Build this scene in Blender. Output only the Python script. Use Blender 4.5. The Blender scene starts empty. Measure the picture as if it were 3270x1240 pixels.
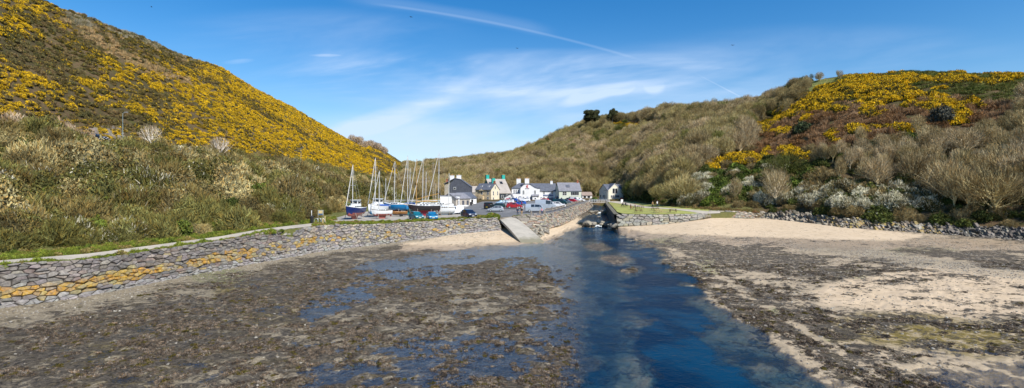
import bpy, bmesh, math, random
import numpy as np
from mathutils import Vector, Matrix

R = math.radians
random.seed(7)
rng = np.random.default_rng(11)
scene = bpy.context.scene
col = scene.collection

# ------------------------------------------------------------------ camera, sky, sun, exposure
F, CX, HY, CZ = 1635.0, 1635.0, 606.0, 9.0       # survey numbers: focal length and horizon in photo pixels, eye height in metres
cam_d = bpy.data.cameras.new('camera')
cam = bpy.data.objects.new('camera', cam_d)
col.objects.link(cam)
cam.location = (0, 0, CZ)
cam.rotation_euler = (R(90), 0, 0)
cam_d.sensor_width = 36
cam_d.lens = 18.0
cam_d.shift_y = -14.0 / 3270
cam_d.clip_end = 6000
cam_d.clip_start = 0.1
scene.camera = cam

SUN = Vector((0.56, -0.64, 0.88)).normalized()
sun_d = bpy.data.lights.new('sun', 'SUN')
sun_d.energy = 4.7
sun_d.angle = R(0.5)
sun_d.color = (1.0, 0.955, 0.88)
sun = bpy.data.objects.new('sun', sun_d)
sun.rotation_euler = (-SUN).to_track_quat('-Z', 'Y').to_euler()
sun.location = (60, -40, 90)
col.objects.link(sun)

scene.view_settings.view_transform = 'Standard'
scene.view_settings.look = 'None'
scene.view_settings.exposure = 0.36
scene.view_settings.gamma = 1.0
scene.render.engine = 'CYCLES'
scene.cycles.max_bounces = 6
scene.cycles.diffuse_bounces = 2
scene.cycles.transparent_max_bounces = 8

class N:
    """tiny node helper"""
    def __init__(s, tree):
        s.t = tree; s.n = tree.nodes; s.l = tree.links
    def put(s, sock, v):
        if hasattr(v, 'is_output') or isinstance(v, bpy.types.NodeSocket): s.l.new(v, sock)
        elif isinstance(v, (tuple, list)) and len(v) == 3 and sock.type == 'RGBA': sock.default_value = (*v, 1)
        else: sock.default_value = v
    def m(s, op, a, b=0.0, c=None, clamp=False):
        n = s.n.new('ShaderNodeMath'); n.operation = op; n.use_clamp = clamp
        s.put(n.inputs[0], a); s.put(n.inputs[1], b)
        if c is not None: s.put(n.inputs[2], c)
        return n.outputs[0]
    def vm(s, op, a, b):
        n = s.n.new('ShaderNodeVectorMath'); n.operation = op
        s.put(n.inputs[0], a); s.put(n.inputs[1], b); return n.outputs[0]
    def smooth(s, v, a, b, lo=0.0, hi=1.0):
        n = s.n.new('ShaderNodeMapRange'); n.interpolation_type = 'SMOOTHSTEP'
        s.put(n.inputs[0], v)
        if a > b: a, b, lo, hi = b, a, hi, lo
        n.inputs[1].default_value = a; n.inputs[2].default_value = b
        n.inputs[3].default_value = lo; n.inputs[4].default_value = hi
        return n.outputs[0]
    def mix(s, f, a, b, mode='MIX'):
        n = s.n.new('ShaderNodeMix'); n.data_type = 'RGBA'; n.blend_type = mode
        s.put(n.inputs[0], f); s.put(n.inputs[6], a); s.put(n.inputs[7], b)
        return n.outputs[2]
    def noise(s, vec, scale, detail=4.0, rough=0.55, dist=0.0, out=0):
        n = s.n.new('ShaderNodeTexNoise')
        if vec is not None: s.put(n.inputs['Vector'], vec)
        n.inputs['Scale'].default_value = scale; n.inputs['Detail'].default_value = detail
        n.inputs['Roughness'].default_value = rough; n.inputs['Distortion'].default_value = dist
        return n.outputs[out]
    def voro(s, vec, scale, out='Color', rand=1.0):
        n = s.n.new('ShaderNodeTexVoronoi')
        if vec is not None: s.put(n.inputs['Vector'], vec)
        n.inputs['Scale'].default_value = scale; n.inputs['Randomness'].default_value = rand
        return n.outputs[out]
    def comb(s, x, y, z):
        n = s.n.new('ShaderNodeCombineXYZ'); s.put(n.inputs[0], x); s.put(n.inputs[1], y); s.put(n.inputs[2], z)
        return n.outputs[0]
    def sep(s, v):
        n = s.n.new('ShaderNodeSeparateXYZ'); s.put(n.inputs[0], v); return n.outputs
    def attr(s, name, typ='GEOMETRY', out='Fac'):
        n = s.n.new('ShaderNodeAttribute'); n.attribute_name = name; n.attribute_type = typ
        return n.outputs[out]
    def geo(s, out='Position'):
        return s.n.new('ShaderNodeNewGeometry').outputs[out]
    def bump(s, h, strength=0.5, dist=0.1):
        n = s.n.new('ShaderNodeBump'); n.inputs['Strength'].default_value = strength
        n.inputs['Distance'].default_value = dist; s.put(n.inputs['Height'], h); return n.outputs[0]

world = bpy.data.worlds.new('World')
scene.world = world
world.use_nodes = True
w = N(world.node_tree)
bg = w.n['Background']
sky = w.n.new('ShaderNodeTexSky')
sky.sky_type = 'NISHITA'; sky.sun_disc = False
sky.sun_elevation = math.asin(SUN.z)
sky.sun_rotation = math.atan2(SUN.x, SUN.y)
sky.air_density = 1.0; sky.dust_density = 0.35; sky.ozone_density = 2.2
hs = w.n.new('ShaderNodeHueSaturation')
hs.inputs['Hue'].default_value = 0.503
hs.inputs['Saturation'].default_value = 1.45
hs.inputs['Value'].default_value = 1.12
w.l.new(sky.outputs[0], hs.inputs['Color'])
dx, dy, dz = w.sep(w.n.new('ShaderNodeTexCoord').outputs['Generated'])
ya = w.m('MAXIMUM', w.m('ABSOLUTE', dy), 0.03)
u = w.m('DIVIDE', dx, ya); v = w.m('DIVIDE', dz, ya)
# thin cirrus: streaky noise kept to soft bands of the sky
tilt = w.m('ADD', v, w.m('MULTIPLY', u, -0.10))
n1 = w.noise(w.comb(w.m('MULTIPLY', u, 1.6), w.m('MULTIPLY', tilt, 9.0), 3.3), 1.0, 6, 0.58, 0.5)
n2 = w.noise(w.comb(w.m('MULTIPLY', u, 1.1), w.m('MULTIPLY', tilt, 4.0), 9.1), 1.4, 4, 0.6, 0.8)
def blob(cu, cv, ru, rv, amp=1.0, slope=0.0):
    a = w.m('DIVIDE', w.m('SUBTRACT', u, cu), ru)
    b = w.m('DIVIDE', w.m('SUBTRACT', w.m('SUBTRACT', v, cv), w.m('MULTIPLY', w.m('SUBTRACT', u, cu), slope)), rv)
    d = w.m('ADD', w.m('MULTIPLY', a, a), w.m('MULTIPLY', b, b))
    return w.m('MULTIPLY', w.smooth(d, 1.0, 0.0), amp)
def PU(px): return (px - CX) / F
def PV(py): return (HY - py) / F
blobs = [(1700, 232, 760, 85, 1.0, 0), (1350, 262, 640, 110, .75, -.05), (1800, 228, 260, 22, .9, 0), (1900, 300, 130, 30, .8, .3), (1545, 278, 160, 22, 1.0, .05),
         (760, 197, 60, 10, 1.0, .08), (1040, 177, 60, 6, .6, 0), (1200, 390, 300, 45, .6, .3), (1560, 440, 900, 130, .70, 0),
         (2150, 300, 600, 180, .5, 0), (2090, 280, 40, 28, .5, 0), (2700, 200, 800, 140, .2, 0), (1000, 120, 600, 110, .18, 0), (1985, 288, 50, 20, .6, .2)]
acc = 0.0
for (px, py, rx, ry, am, sl) in blobs:
    acc = w.m('ADD', acc, blob(PU(px), PV(py), rx / F, ry / F, am, sl))
acc = w.m('MINIMUM', acc, 1.15)
streak = w.m('MULTIPLY', acc, w.m('ADD', w.smooth(n1, 0.36, 0.72), w.m('MULTIPLY', w.smooth(n2, 0.35, 0.7), 0.5)))
def trail(x0, y0, b, c, x1, wid, amp, xs, xe):
    # py = y0 + b (px-x0) + c (px-x0)(px-x1)
    px = w.m('ADD', w.m('MULTIPLY', u, F), CX)
    d0 = w.m('SUBTRACT', px, x0)
    yy = w.m('ADD', w.m('ADD', w.m('MULTIPLY', d0, b), y0), w.m('MULTIPLY', w.m('MULTIPLY', d0, w.m('SUBTRACT', px, x1)), c))
    dist = w.m('ABSOLUTE', w.m('SUBTRACT', w.m('SUBTRACT', HY, w.m('MULTIPLY', v, F)), yy))
    wn = w.m('MULTIPLY', w.m('ADD', n1, 0.4), wid)
    k = w.smooth(w.m('DIVIDE', dist, wn), 1.0, 0.0)
    k = w.m('MULTIPLY', k, w.m('MULTIPLY', w.smooth(px, xs, xs + 160), w.smooth(px, xe, xe - 120)))
    k = w.m('MULTIPLY', k, w.m('GREATER_THAN', dy, 0.0))
    return w.m('MULTIPLY', k, amp)
t1 = trail(1193, 13, .16, 1.076e-4, 1587, 8, .17, 1150, 2080)
t1b = trail(1193, 3, .16, 1.076e-4, 1587, 34, .13, 1050, 1800)
t2 = trail(2260, 255, .52, 0, 0, 4, .35, 2190, 2450)
cl = w.m('ADD', w.m('ADD', streak, t1), w.m('ADD', t1b, t2))
cl = w.m('MULTIPLY', w.m('MINIMUM', cl, 1.0), 0.85)
lowhaze = w.m('MULTIPLY', w.smooth(v, 0.34, 0.0), 0.40)
skyc = w.mix(lowhaze, hs.outputs[0], (2.9, 4.7, 7.2))
skyc = w.mix(cl, skyc, (5.2, 6.4, 8.2))
w.l.new(skyc, bg.inputs['Color'])
bg.inputs['Strength'].default_value = 0.105

# ------------------------------------------------------------------ helpers
def link(o, parent=None):
    col.objects.link(o)
    if parent: o.parent = parent
    return o
def tag(o, label=None, cat=None, group=None, kind=None):
    if label: o['label'] = label
    if cat: o['category'] = cat
    if group: o['group'] = group
    if kind: o['kind'] = kind
    return o
def empty(name, loc, rz=0.0):
    o = bpy.data.objects.new(name, None); o.empty_display_size = .3
    link(o); o.location = loc; o.rotation_euler = (0, 0, rz); return o
def mesh_np(name, V, Fc, mat=None, attrs=None, smooth=False):
    """V (n,3), Fc (m,k) -> mesh"""
    me = bpy.data.meshes.new(name)
    V = np.asarray(V, np.float32); Fc = np.asarray(Fc, np.int32)
    me.vertices.add(len(V)); me.vertices.foreach_set('co', V.ravel())
    if len(Fc):
        k = Fc.shape[1]
        me.loops.add(Fc.size); me.loops.foreach_set('vertex_index', Fc.ravel())
        me.polygons.add(len(Fc))
        me.polygons.foreach_set('loop_start', np.arange(0, Fc.size, k, dtype=np.int32))
        me.polygons.foreach_set('use_smooth', np.full(len(Fc), smooth))
    me.update(calc_edges=True)
    for nm, (dom, typ, arr) in (attrs or {}).items():
        a = me.attributes.new(nm, typ, dom)
        arr = np.asarray(arr, np.int32 if typ == 'INT' else np.float32)
        key = {'FLOAT': 'value', 'INT': 'value', 'FLOAT_COLOR': 'color', 'FLOAT_VECTOR': 'vector'}[typ]
        a.data.foreach_set(key, arr.ravel())
    if mat:
        for m_ in (mat if isinstance(mat, (list, tuple)) else [mat]): me.materials.append(m_)
    return me

class MB:
    """collects shapes, links them as ONE mesh object"""
    def __init__(s): s.v = []; s.f = []; s.m = []; s.mats = []
    def mi(s, m_):
        if m_ not in s.mats: s.mats.append(m_)
        return s.mats.index(m_)
    def add(s, vs, fs, mat):
        o = len(s.v); k = s.mi(mat)
        s.v += [tuple(x) for x in vs]
        for f in fs: s.f.append([i + o for i in f]); s.m.append(k)
        return s
    def box(s, c, d, mat, rz=0.0, ry=0.0):
        M_ = Matrix.Rotation(rz, 3, 'Z') @ Matrix.Rotation(ry, 3, 'Y')
        vs = []
        for sx in (-.5, .5):
            for sy in (-.5, .5):
                for sz in (-.5, .5):
                    vs.append(Vector(c) + M_ @ Vector((sx * d[0], sy * d[1], sz * d[2])))
        return s.add(vs, [(0, 1, 3, 2), (4, 6, 7, 5), (0, 4, 5, 1), (2, 3, 7, 6), (0, 2, 6, 4), (1, 5, 7, 3)], mat)
    def tube(s, a, b, r0, r1, mat, n=6):
        a, b = Vector(a), Vector(b); d = (b - a)
        if d.length < 1e-6: return s
        q = d.to_track_quat('Z', 'Y'); vs = []
        for p, r in ((a, r0), (b, r1)):
            for i in range(n):
                t = 2 * math.pi * i / n
                vs.append(p + q @ Vector((r * math.cos(t), r * math.sin(t), 0)))
        fs = [(i, (i + 1) % n, n + (i + 1) % n, n + i) for i in range(n)]
        fs += [tuple(range(n - 1, -1, -1)), tuple(range(n, 2 * n))]
        return s.add(vs, fs, mat)
    def prism(s, poly, axis, a, b, mat, capmat=None):
        """poly of (p,q); axis 'y': (x,z) swept y a..b ; 'x': (y,z) swept x ; 'z': (x,y) swept z"""
        n = len(poly)
        def P(p, q, t): return {'y': (p, t, q), 'x': (t, p, q), 'z': (p, q, t)}[axis]
        vs = [P(p, q, a) for p, q in poly] + [P(p, q, b) for p, q in poly]
        s.add(vs, [(i, (i + 1) % n, n + (i + 1) % n, n + i) for i in range(n)], mat)
        return s.add(vs, [tuple(range(n - 1, -1, -1)), tuple(range(n, 2 * n))], capmat or mat)
    def build(s, name, parent=None, smooth=False, bevel=0.0, loc=None, rz=None):
        me = bpy.data.meshes.new(name)
        me.from_pydata([tuple(x) for x in s.v], [], s.f)
        for m_ in s.mats: me.materials.append(m_)
        me.polygons.foreach_set('material_index', s.m)
        bm = bmesh.new(); bm.from_mesh(me)
        bmesh.ops.recalc_face_normals(bm, faces=bm.faces); bm.to_mesh(me); bm.free()
        if smooth: me.polygons.foreach_set('use_smooth', [True] * len(me.polygons))
        o = bpy.data.objects.new(name, me); link(o, parent)
        if loc is not None: o.location = loc
        if rz is not None: o.rotation_euler = (0, 0, rz)
        if bevel:
            b = o.modifiers.new('bevel', 'BEVEL'); b.width = bevel; b.segments = 1; b.limit_method = 'ANGLE'
        return o

def pmat(name, c, rough=.7, metal=0., var=.12, vs=1.2, bump=0., bs=8., spec=.4, coat=0., c2=None, c2s=.6):
    """plain procedural surface: colour with two scales of mottling"""
    m_ = bpy.data.materials.new(name); m_.use_nodes = True
    k = N(m_.node_tree); b = k.n['Principled BSDF']
    pos = k.n.new('ShaderNodeTexCoord').outputs['Object']
    a = k.noise(pos, vs, 5, .6); d = k.noise(pos, vs * 9, 3, .6)
    f = k.m('ADD', k.m('MULTIPLY', a, .65), k.m('MULTIPLY', d, .35))
    lo = tuple(x * (1 - 2 * var) for x in c); hi = tuple(min(1, x * (1 + 2 * var)) for x in c)
    cc = k.mix(k.smooth(f, .3, .7), lo, hi)
    if c2: cc = k.mix(k.smooth(k.noise(pos, c2s, 5, .65), .5, .66), cc, c2)
    k.l.new(cc, b.inputs['Base Color'])
    b.inputs['Roughness'].default_value = rough; b.inputs['Metallic'].default_value = metal
    b.inputs['Specular IOR Level'].default_value = spec; b.inputs['Coat Weight'].default_value = coat
    if bump: k.l.new(k.bump(k.noise(pos, bs, 5, .6), bump, .05), b.inputs['Normal'])
    return m_

# vectorised value noise
def _hash(ix, iy, seed):
    h = (ix * 374761393 + iy * 668265263 + seed * 1442695041) & 0xFFFFFFFF
    h = ((h ^ (h >> 13)) * 1274126177) & 0xFFFFFFFF
    return ((h ^ (h >> 16)) & 0xFFFFFF) / float(0xFFFFFF)
def vnoise(x, y, seed=0):
    x = np.asarray(x, float); y = np.asarray(y, float)
    ix = np.floor(x).astype(np.int64); iy = np.floor(y).astype(np.int64)
    fx = x - ix; fy = y - iy; fx = fx * fx * (3 - 2 * fx); fy = fy * fy * (3 - 2 * fy)
    a = _hash(ix, iy, seed); b = _hash(ix + 1, iy, seed); c = _hash(ix, iy + 1, seed); d = _hash(ix + 1, iy + 1, seed)
    return (a * (1 - fx) + b * fx) * (1 - fy) + (c * (1 - fx) + d * fx) * fy
def fbm(x, y, seed=0, o=4):
    s = 0; a = .5; t = 0
    for i in range(o):
        s = s + a * vnoise(x * 2 ** i, y * 2 ** i, seed + i * 17); t += a; a *= .55
    return s / t
def sstep(x, a, b):
    t = np.clip((np.asarray(x, float) - a) / (b - a), 0, 1); return t * t * (3 - 2 * t)

# ------------------------------------------------------------------ the shape of the land
# per bearing: wall top / foot of slope / road front / road back / ridge / behind the ridge, as (distance, height)
LC = [
 (-1100, [(26, 3.0), (28.5, 3.2), (60, 19.5), (64, 19.7), (101, 76), (180, 80)]),
 (-600, [(31.5, 3.0), (34.4, 3.2), (72, 19.5), (76, 19.7), (121, 75), (220, 80)]),
 (0, [(39.5, 3.0), (46, 3.2), (98, 19.5), (104, 19.8), (165, 76), (260, 82)]),
 (281, [(44.5, 2.8), (52, 3.1), (117, 19.5), (124, 19.8), (199, 75.8), (300, 80)]),
 (450, [(49.4, 2.87), (56, 3.1), (131, 19.5), (138, 19.8), (228, 77), (340, 82)]),
 (711, [(58.8, 3.1), (68, 3.3), (161, 19.5), (168, 19.8), (292, 78.0), (400, 82)]),
 (929, [(69, 3.68), (81, 3.6), (204, 18.7), (214, 18.9), (382, 70.5), (500, 74)]),
 (1028, [(77, 3.5), (106, 3.6), (235, 17.5), (245, 17.7), (440, 64), (560, 66)]),
 (1117, [(80.3, 3.4), (136, 3.8), (270, 16.4), (280, 16.6), (500, 56.0), (640, 58)]),
 (1215, [(84.3, 3.2), (163, 3.8), (310, 15.8), (320, 16), (560, 53), (700, 50)]),
 (1280, [(88, 3.2), (188, 4), (345, 15), (352, 15.2), (600, 40), (740, 36)]),
 (1325, [(91, 3.2), (225, 4), (370, 15), (390, 15.4), (700, 44), (900, 42)]),
 (1420, [(95, 3.2), (262, 5), (340, 16), (400, 22), (700, 44), (900, 44)]),
 (1500, [(97.5, 3.2), (275, 5.5), (330, 15), (430, 28), (620, 40), (800, 42)]),
 (1597, [(100, 3.3), (272, 5.2), (335, 18), (440, 31), (590, 43), (760, 46)]),
 (1635, [(105, 3.4), (270, 5), (340, 20), (445, 33), (570, 45), (740, 48)]),
 (1721, [(106, 3.5), (268, 5), (340, 21), (440, 40), (540, 54), (700, 58)]),
 (1792, [(130, 3.6), (264, 5), (335, 23), (430, 46), (520, 65), (680, 69)]),
 (1863, [(190, 3.8), (268, 5), (330, 24), (420, 50), (500, 72), (660, 77)]),
 (1881, [(222, 3.9), (268, 5), (330, 24), (415, 50), (492, 73), (650, 77)]),
 (1886, [(236, 4.0), (268, 5), (330, 24), (415, 50), (490, 74), (650, 78)]),
 (1937, [(236, 4.0), (272, 5), (328, 25), (405, 50), (480, 75.5), (640, 80)]),
 (1942, [(196, 4.0), (272, 5), (328, 25), (405, 50), (480, 75.5), (640, 80)]),
 (1969, [(124, 3.5), (268, 4.8), (325, 26), (400, 51), (470, 75), (620, 80)]),
 (2011, [(113, 3.4), (228, 4.4), (290, 22), (375, 50), (460, 74.5), (610, 79)]),
 (2100, [(112, 3.4), (160, 4.3), (230, 21), (330, 48), (430, 73.5), (580, 79)]),
 (2175, [(113, 3.4), (142, 4.2), (205, 21), (290, 43), (390, 68.5), (540, 74)]),
 (2250, [(117, 3.4), (133, 4.1), (185, 20), (265, 41), (350, 64), (500, 69)]),
 (2366, [(124, 3.5), (131, 4.4), (170, 19), (235, 38), (320, 60), (460, 66)]),
 (2440, [(126, 2.5), (132, 5), (162, 18), (220, 38), (300, 61), (440, 67)]),
 (2560, [(117, 2.0), (123, 5), (152, 19), (205, 42), (270, 65), (400, 68)]),
 (2700, [(103, 1.6), (109, 5), (138, 19), (190, 43), (250, 65), (380, 67)]),
 (2900, [(96, 1.3), (102, 4.8), (125, 17), (168, 38), (225, 60), (350, 62)]),
 (3270, [(84, 0.9), (89, 4.4), (108, 15), (142, 33), (190, 51), (300, 53)]),
 (3800, [(68, 0.7), (72, 4.2), (90, 15), (118, 33), (160, 52), (260, 54)]),
 (4300, [(58, 0.7), (62, 4.2), (78, 15), (100, 33), (140, 52), (230, 54)]),
]
_px = np.array([c[0] for c in LC], float)
_KY = np.array([[k[0] for k in c[1]] for c in LC]); _KZ = np.array([[k[1] for k in c[1]] for c in LC])
def knots(px):
    px = np.atleast_1d(np.asarray(px, float))
    KY = np.stack([np.interp(px, _px, _KY[:, j]) for j in range(6)], 1)
    KZ = np.stack([np.interp(px, _px, _KZ[:, j]) for j in range(6)], 1)
    return KY, KZ
def land_at_t(px, t):
    """t in 0..5 -> Y, z (smooth slope with a little relief)"""
    px = np.asarray(px, float); t = np.asarray(t, float)
    KY, KZ = knots(px.ravel()); tt = np.clip(t.ravel(), 0, 4.9999)
    j = tt.astype(int); f = tt - j; ii = np.arange(len(tt))
    Y = KY[ii, j] * (1 - f) + KY[ii, j + 1] * f
    z = KZ[ii, j] * (1 - f) + KZ[ii, j + 1] * f
    # gentle rounding towards the ridge
    z = z + np.where(j == 3, np.sin(f * math.pi) * 1.5, 0)
    x = (px.ravel() - CX) * Y / F
    fade = sstep(tt, 1.02, 1.3) * np.where((px.ravel() < 1300), 1 - sstep(tt, 1.85, 1.98) * (1 - sstep(tt, 3.02, 3.15)), 1) * (1 - .75 * sstep(tt, 3.75, 4.0))
    z = z + fade * ((fbm(x / 22, Y / 22, 5) - .5) * 5.0 + (fbm(x / 6, Y / 6, 8) - .5) * 1.6)
    return Y.reshape(px.shape), z.reshape(px.shape)
_TT = np.concatenate([np.linspace(0, 5, 501)])
def ground_at(px, py, tmin=0.0, tmax=4.3):
    """first land point on the line of sight of a survey pixel"""
    T = _TT[(_TT >= tmin) & (_TT <= tmax)]
    Y, z = land_at_t(np.full(len(T), px), T)
    pp = HY - (z - CZ) * F / Y
    k = np.where((pp[:-1] >= py) & (pp[1:] <= py))[0]
    if len(k) == 0: k = [int(np.argmin(abs(pp[:-1] - py)))]
    k = int(k[0]); f = (pp[k] - py) / max(1e-6, pp[k] - pp[k + 1]); f = min(1, max(0, f))
    Yq = Y[k] * (1 - f) + Y[k + 1] * f; zq = z[k] * (1 - f) + z[k + 1] * f
    return Vector(((px - CX) * Yq / F, Yq, zq))
def land_z_xy(x, y):
    px = CX + x / y * F
    KY, KZ = knots(px); t = np.interp(y, KY[0], np.arange(6))
    return float(land_at_t(np.array([px]), np.array([t]))[1][0])
def at(px, Y, z=0.): return Vector(((px - CX) * Y / F, Y, z))
def zof(py, Y): return CZ - (py - HY) * Y / F

def grid_faces(nc, nr):
    a = np.arange((nc - 1) * (nr - 1)); c = a // (nr - 1); r = a % (nr - 1)
    i = c * nr + r
    return np.stack([i, i + nr, i + nr + 1, i + 1], 1)

# ------------------------------------------------------------------ ground materials
def mat_land():
    m_ = bpy.data.materials.new('hillside_earth'); m_.use_nodes = True
    k = N(m_.node_tree); b = k.n['Principled BSDF']; p = k.geo()
    a = k.noise(p, .06, 6, .65); c = k.noise(p, .9, 6, .7); d = k.noise(p, 5., 4, .7)
    cc = k.mix(k.smooth(a, .42, .6), (.085, .062, .03), (.16, .105, .055))
    cc = k.mix(k.smooth(c, .45, .62), cc, (.085, .085, .025))
    cc = k.mix(k.attr('grassy'), cc, k.mix(k.smooth(c, .35, .65), (.12, .17, .035), (.26, .24, .075)))
    cc = k.mix(k.m('MULTIPLY', k.smooth(d, .5, .7), .5), cc, (.23, .17, .10))
    k.l.new(cc, b.inputs['Base Color']); b.inputs['Roughness'].default_value = .95; b.inputs['Specular IOR Level'].default_value = .15
    k.l.new(k.bump(k.m('ADD', c, d), .9, .5), b.inputs['Normal'])
    return m_
def mat_bed():
    m_ = bpy.data.materials.new('harbour_mud'); m_.use_nodes = True
    k = N(m_.node_tree); b = k.n['Principled BSDF']; p = k.geo()
    fm = k.noise(p, 1.25, 6, .72, .8)
    f1 = k.noise(p, .55, 6, .68, .6); f2 = k.noise(p, 4.2, 5, .72, .4); f3 = k.noise(p, 17., 3, .75)
    weed = k.attr('weed'); peb = k.attr('pebble'); sand = k.attr('sand'); alg = k.attr('algae'); wet = k.attr('wet')
    mud = k.mix(k.smooth(f2, .3, .7), (.22, .175, .11), (.47, .39, .26))
    mud = k.mix(k.smooth(f1, .5, .75), mud, (.15, .125, .07))
    sa = k.mix(k.smooth(f1, .3, .7), (.56, .425, .27), (.64, .50, .335))
    sa = k.mix(k.m('MULTIPLY', k.smooth(f3, .45, .75), .35), sa, (.42, .31, .19))
    base = k.mix(sand, mud, sa)
    # pebbles and shell grit: pale and dark specks
    vc = k.voro(p, 7., 'Color'); vs = k.sep(vc)
    pb = k.mix(vs[0], (.13, .11, .085), (.62, .56, .45))
    pm = k.m('MULTIPLY', peb, k.smooth(k.voro(p, 7., 'Distance'), .42, .25))
    base = k.mix(k.m('MULTIPLY', pm, .9), base, pb)
    sp = k.m('MULTIPLY', k.m('GREATER_THAN', vs[1], .93), k.m('MULTIPLY', k.smooth(k.voro(p, 7., 'Distance'), .4, .2), k.m('SUBTRACT', 1.0, sand)))
    base = k.mix(sp, base, (.66, .60, .46))
    base = k.mix(k.m('MULTIPLY', k.m('MULTIPLY', alg, .95), k.smooth(fm, .34, .52)), base, (.19, .14, .02))
    base = k.mix(k.m('MULTIPLY', k.attr('green'), k.smooth(f2, .42, .62)), base, (.13, .18, .03))
    # weed: ragged, breaks up at the edge of the mask
    fm = k.noise(p, 1.25, 6, .72, .8)
    wn = k.m('ADD', k.m('MULTIPLY', fm, .55), k.m('ADD', k.m('MULTIPLY', f2, .30), k.m('MULTIPLY', f3, .15)))
    wn = k.m('ADD', k.m('MULTIPLY', k.m('SUBTRACT', wn, .5), 2.4), .5)
    wf = k.smooth(k.m('ADD', wn, k.m('MULTIPLY', k.m('SUBTRACT', weed, .5), .40)), .475, .525)
    wc = k.mix(k.smooth(k.m('ADD', k.m('MULTIPLY', f2, .7), k.m('MULTIPLY', f3, .3)), .40, .62), (.045, .036, .026), (.25, .205, .145))
    wc = k.mix(k.m('MULTIPLY', k.smooth(f1, .45, .65), .5), wc, k.mix(1.0, wc, (1.1, 1.0, .55), 'MULTIPLY'))
    base = k.mix(wf, base, wc)
    wetf = k.m('MULTIPLY', wet, .5)
    base = k.mix(wetf, base, k.mix(1.0, base, (.42, .36, .30), 'MULTIPLY'))
    k.l.new(base, b.inputs['Base Color'])
    k.l.new(k.m('SUBTRACT', .92, k.m('MULTIPLY', wet, .45)), b.inputs['Roughness'])
    b.inputs['Specular IOR Level'].default_value = .3
    h = k.m('ADD', k.m('MULTIPLY', wf, k.m('ADD', f3, f2)), k.m('MULTIPLY', f3, k.m('SUBTRACT', .5, k.m('MULTIPLY', sand, .42))))
    k.l.new(k.bump(h, .9, .22), b.inputs['Normal'])
    return m_
def mat_water():
    m_ = bpy.data.materials.new('water'); m_.use_nodes = True
    k = N(m_.node_tree); out = k.n['Material Output']; k.n.remove(k.n['Principled BSDF']); p = k.geo()
    dep = k.attr('depth')
    nb = k.m('ADD', k.m('MULTIPLY', k.noise(p, 1.1, 4, .6, .5), .6), k.m('MULTIPLY', k.noise(p, 6., 3, .6), .22))
    bmp = k.bump(nb, .42, .25)
    tr = k.n.new('ShaderNodeBsdfTransparent'); k.put(tr.inputs[0], k.mix(k.smooth(dep, .02, .34), (.93, .93, .88), (.22, .46, .62)))
    df = k.n.new('ShaderNodeBsdfDiffuse')
    fn = k.noise(p, .12, 4, .6, .3)
    k.put(df.inputs[0], k.mix(k.smooth(fn, .42, .6), (.0, .014, .040), (.001, .036, .080)))
    op = k.smooth(dep, .12, .75)
    ms = k.n.new('ShaderNodeMixShader'); k.put(ms.inputs[0], op); k.l.new(tr.outputs[0], ms.inputs[1]); k.l.new(df.outputs[0], ms.inputs[2])
    gl = k.n.new('ShaderNodeBsdfGlossy'); gl.inputs['Roughness'].default_value = .07; k.put(gl.inputs[0], (.8, .9, 1.0)); k.l.new(bmp, gl.inputs['Normal'])
    fr = k.n.new('ShaderNodeFresnel'); fr.inputs[0].default_value = 1.36; k.l.new(bmp, fr.inputs['Normal'])
    m2 = k.n.new('ShaderNodeMixShader'); k.l.new(k.m('MULTIPLY', fr.outputs[0], k.smooth(dep, .15, .7, 1.05, .45)), m2.inputs[0]); k.l.new(ms.outputs[0], m2.inputs[1]); k.l.new(gl.outputs[0], m2.inputs[2])
    k.l.new(m2.outputs[0], out.inputs[0])
    return m_
M_land = mat_land(); M_bed = mat_bed(); M_water = mat_water()
M_asphalt = pmat('asphalt', (.15, .148, .145), .9, var=.12, vs=.25, bump=.3, bs=20, c2=(.19, .18, .17), c2s=.12)
M_gravel = pmat('gravel_yard', (.36, .33, .28), .95, var=.13, vs=.3, bump=.4, bs=14, c2=(.26, .235, .19), c2s=.18)
M_path = pmat('path_gravel', (.46, .405, .315), .95, var=.10, vs=.5, bump=.3, bs=12)
M_lawn = pmat('lawn_grass', (.30, .31, .075), .95, var=.18, vs=.22, bump=.6, bs=9, c2=(.30, .24, .09), c2s=.14)
M_concrete = pmat('concrete', (.42, .38, .31), .9, var=.10, vs=.6, bump=.25, bs=10, c2=(.30, .28, .23), c2s=.3)
_k = N(M_concrete.node_tree); _b = _k.n['Principled BSDF']; _src = _b.inputs['Base Color'].links[0].from_socket; _z = _k.sep(_k.geo())[2]
_tide = _k.smooth(_k.m('ADD', _z, _k.m('MULTIPLY', _k.noise(_k.geo(), 1.6, 5, .7), 1.0)), 1.5, .8)      # weed and silt left by the tide on the foot of the slab
_k.l.new(_k.mix(_k.m('MULTIPLY', _tide, .75), _src, (.17, .155, .085)), _b.inputs['Base Color'])
M_line = pmat('road_paint', (.62, .62, .6), .8, var=.1)

# ------------------------------------------------------------------ hills (one land sheet) and the far ground
pxs = np.concatenate([np.arange(-1100, -60, 26), np.arange(-60, 3340, 9), np.arange(3340, 4301, 26)]).astype(float)
pxs = np.unique(np.concatenate([pxs, _px[( _px > 1590) & (_px < 2300)]]))
ts = np.concatenate([np.linspace(0, 1, 8)[:-1], np.linspace(1, 2, 34)[:-1], np.linspace(2, 3, 12)[:-1], np.linspace(3, 4, 70)[:-1], np.linspace(4, 5, 8)])
PXg, Tg = np.meshgrid(pxs, ts, indexing='ij')
Yg, Zg = land_at_t(PXg, Tg)
Xg = (PXg - CX) * Yg / F
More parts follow.
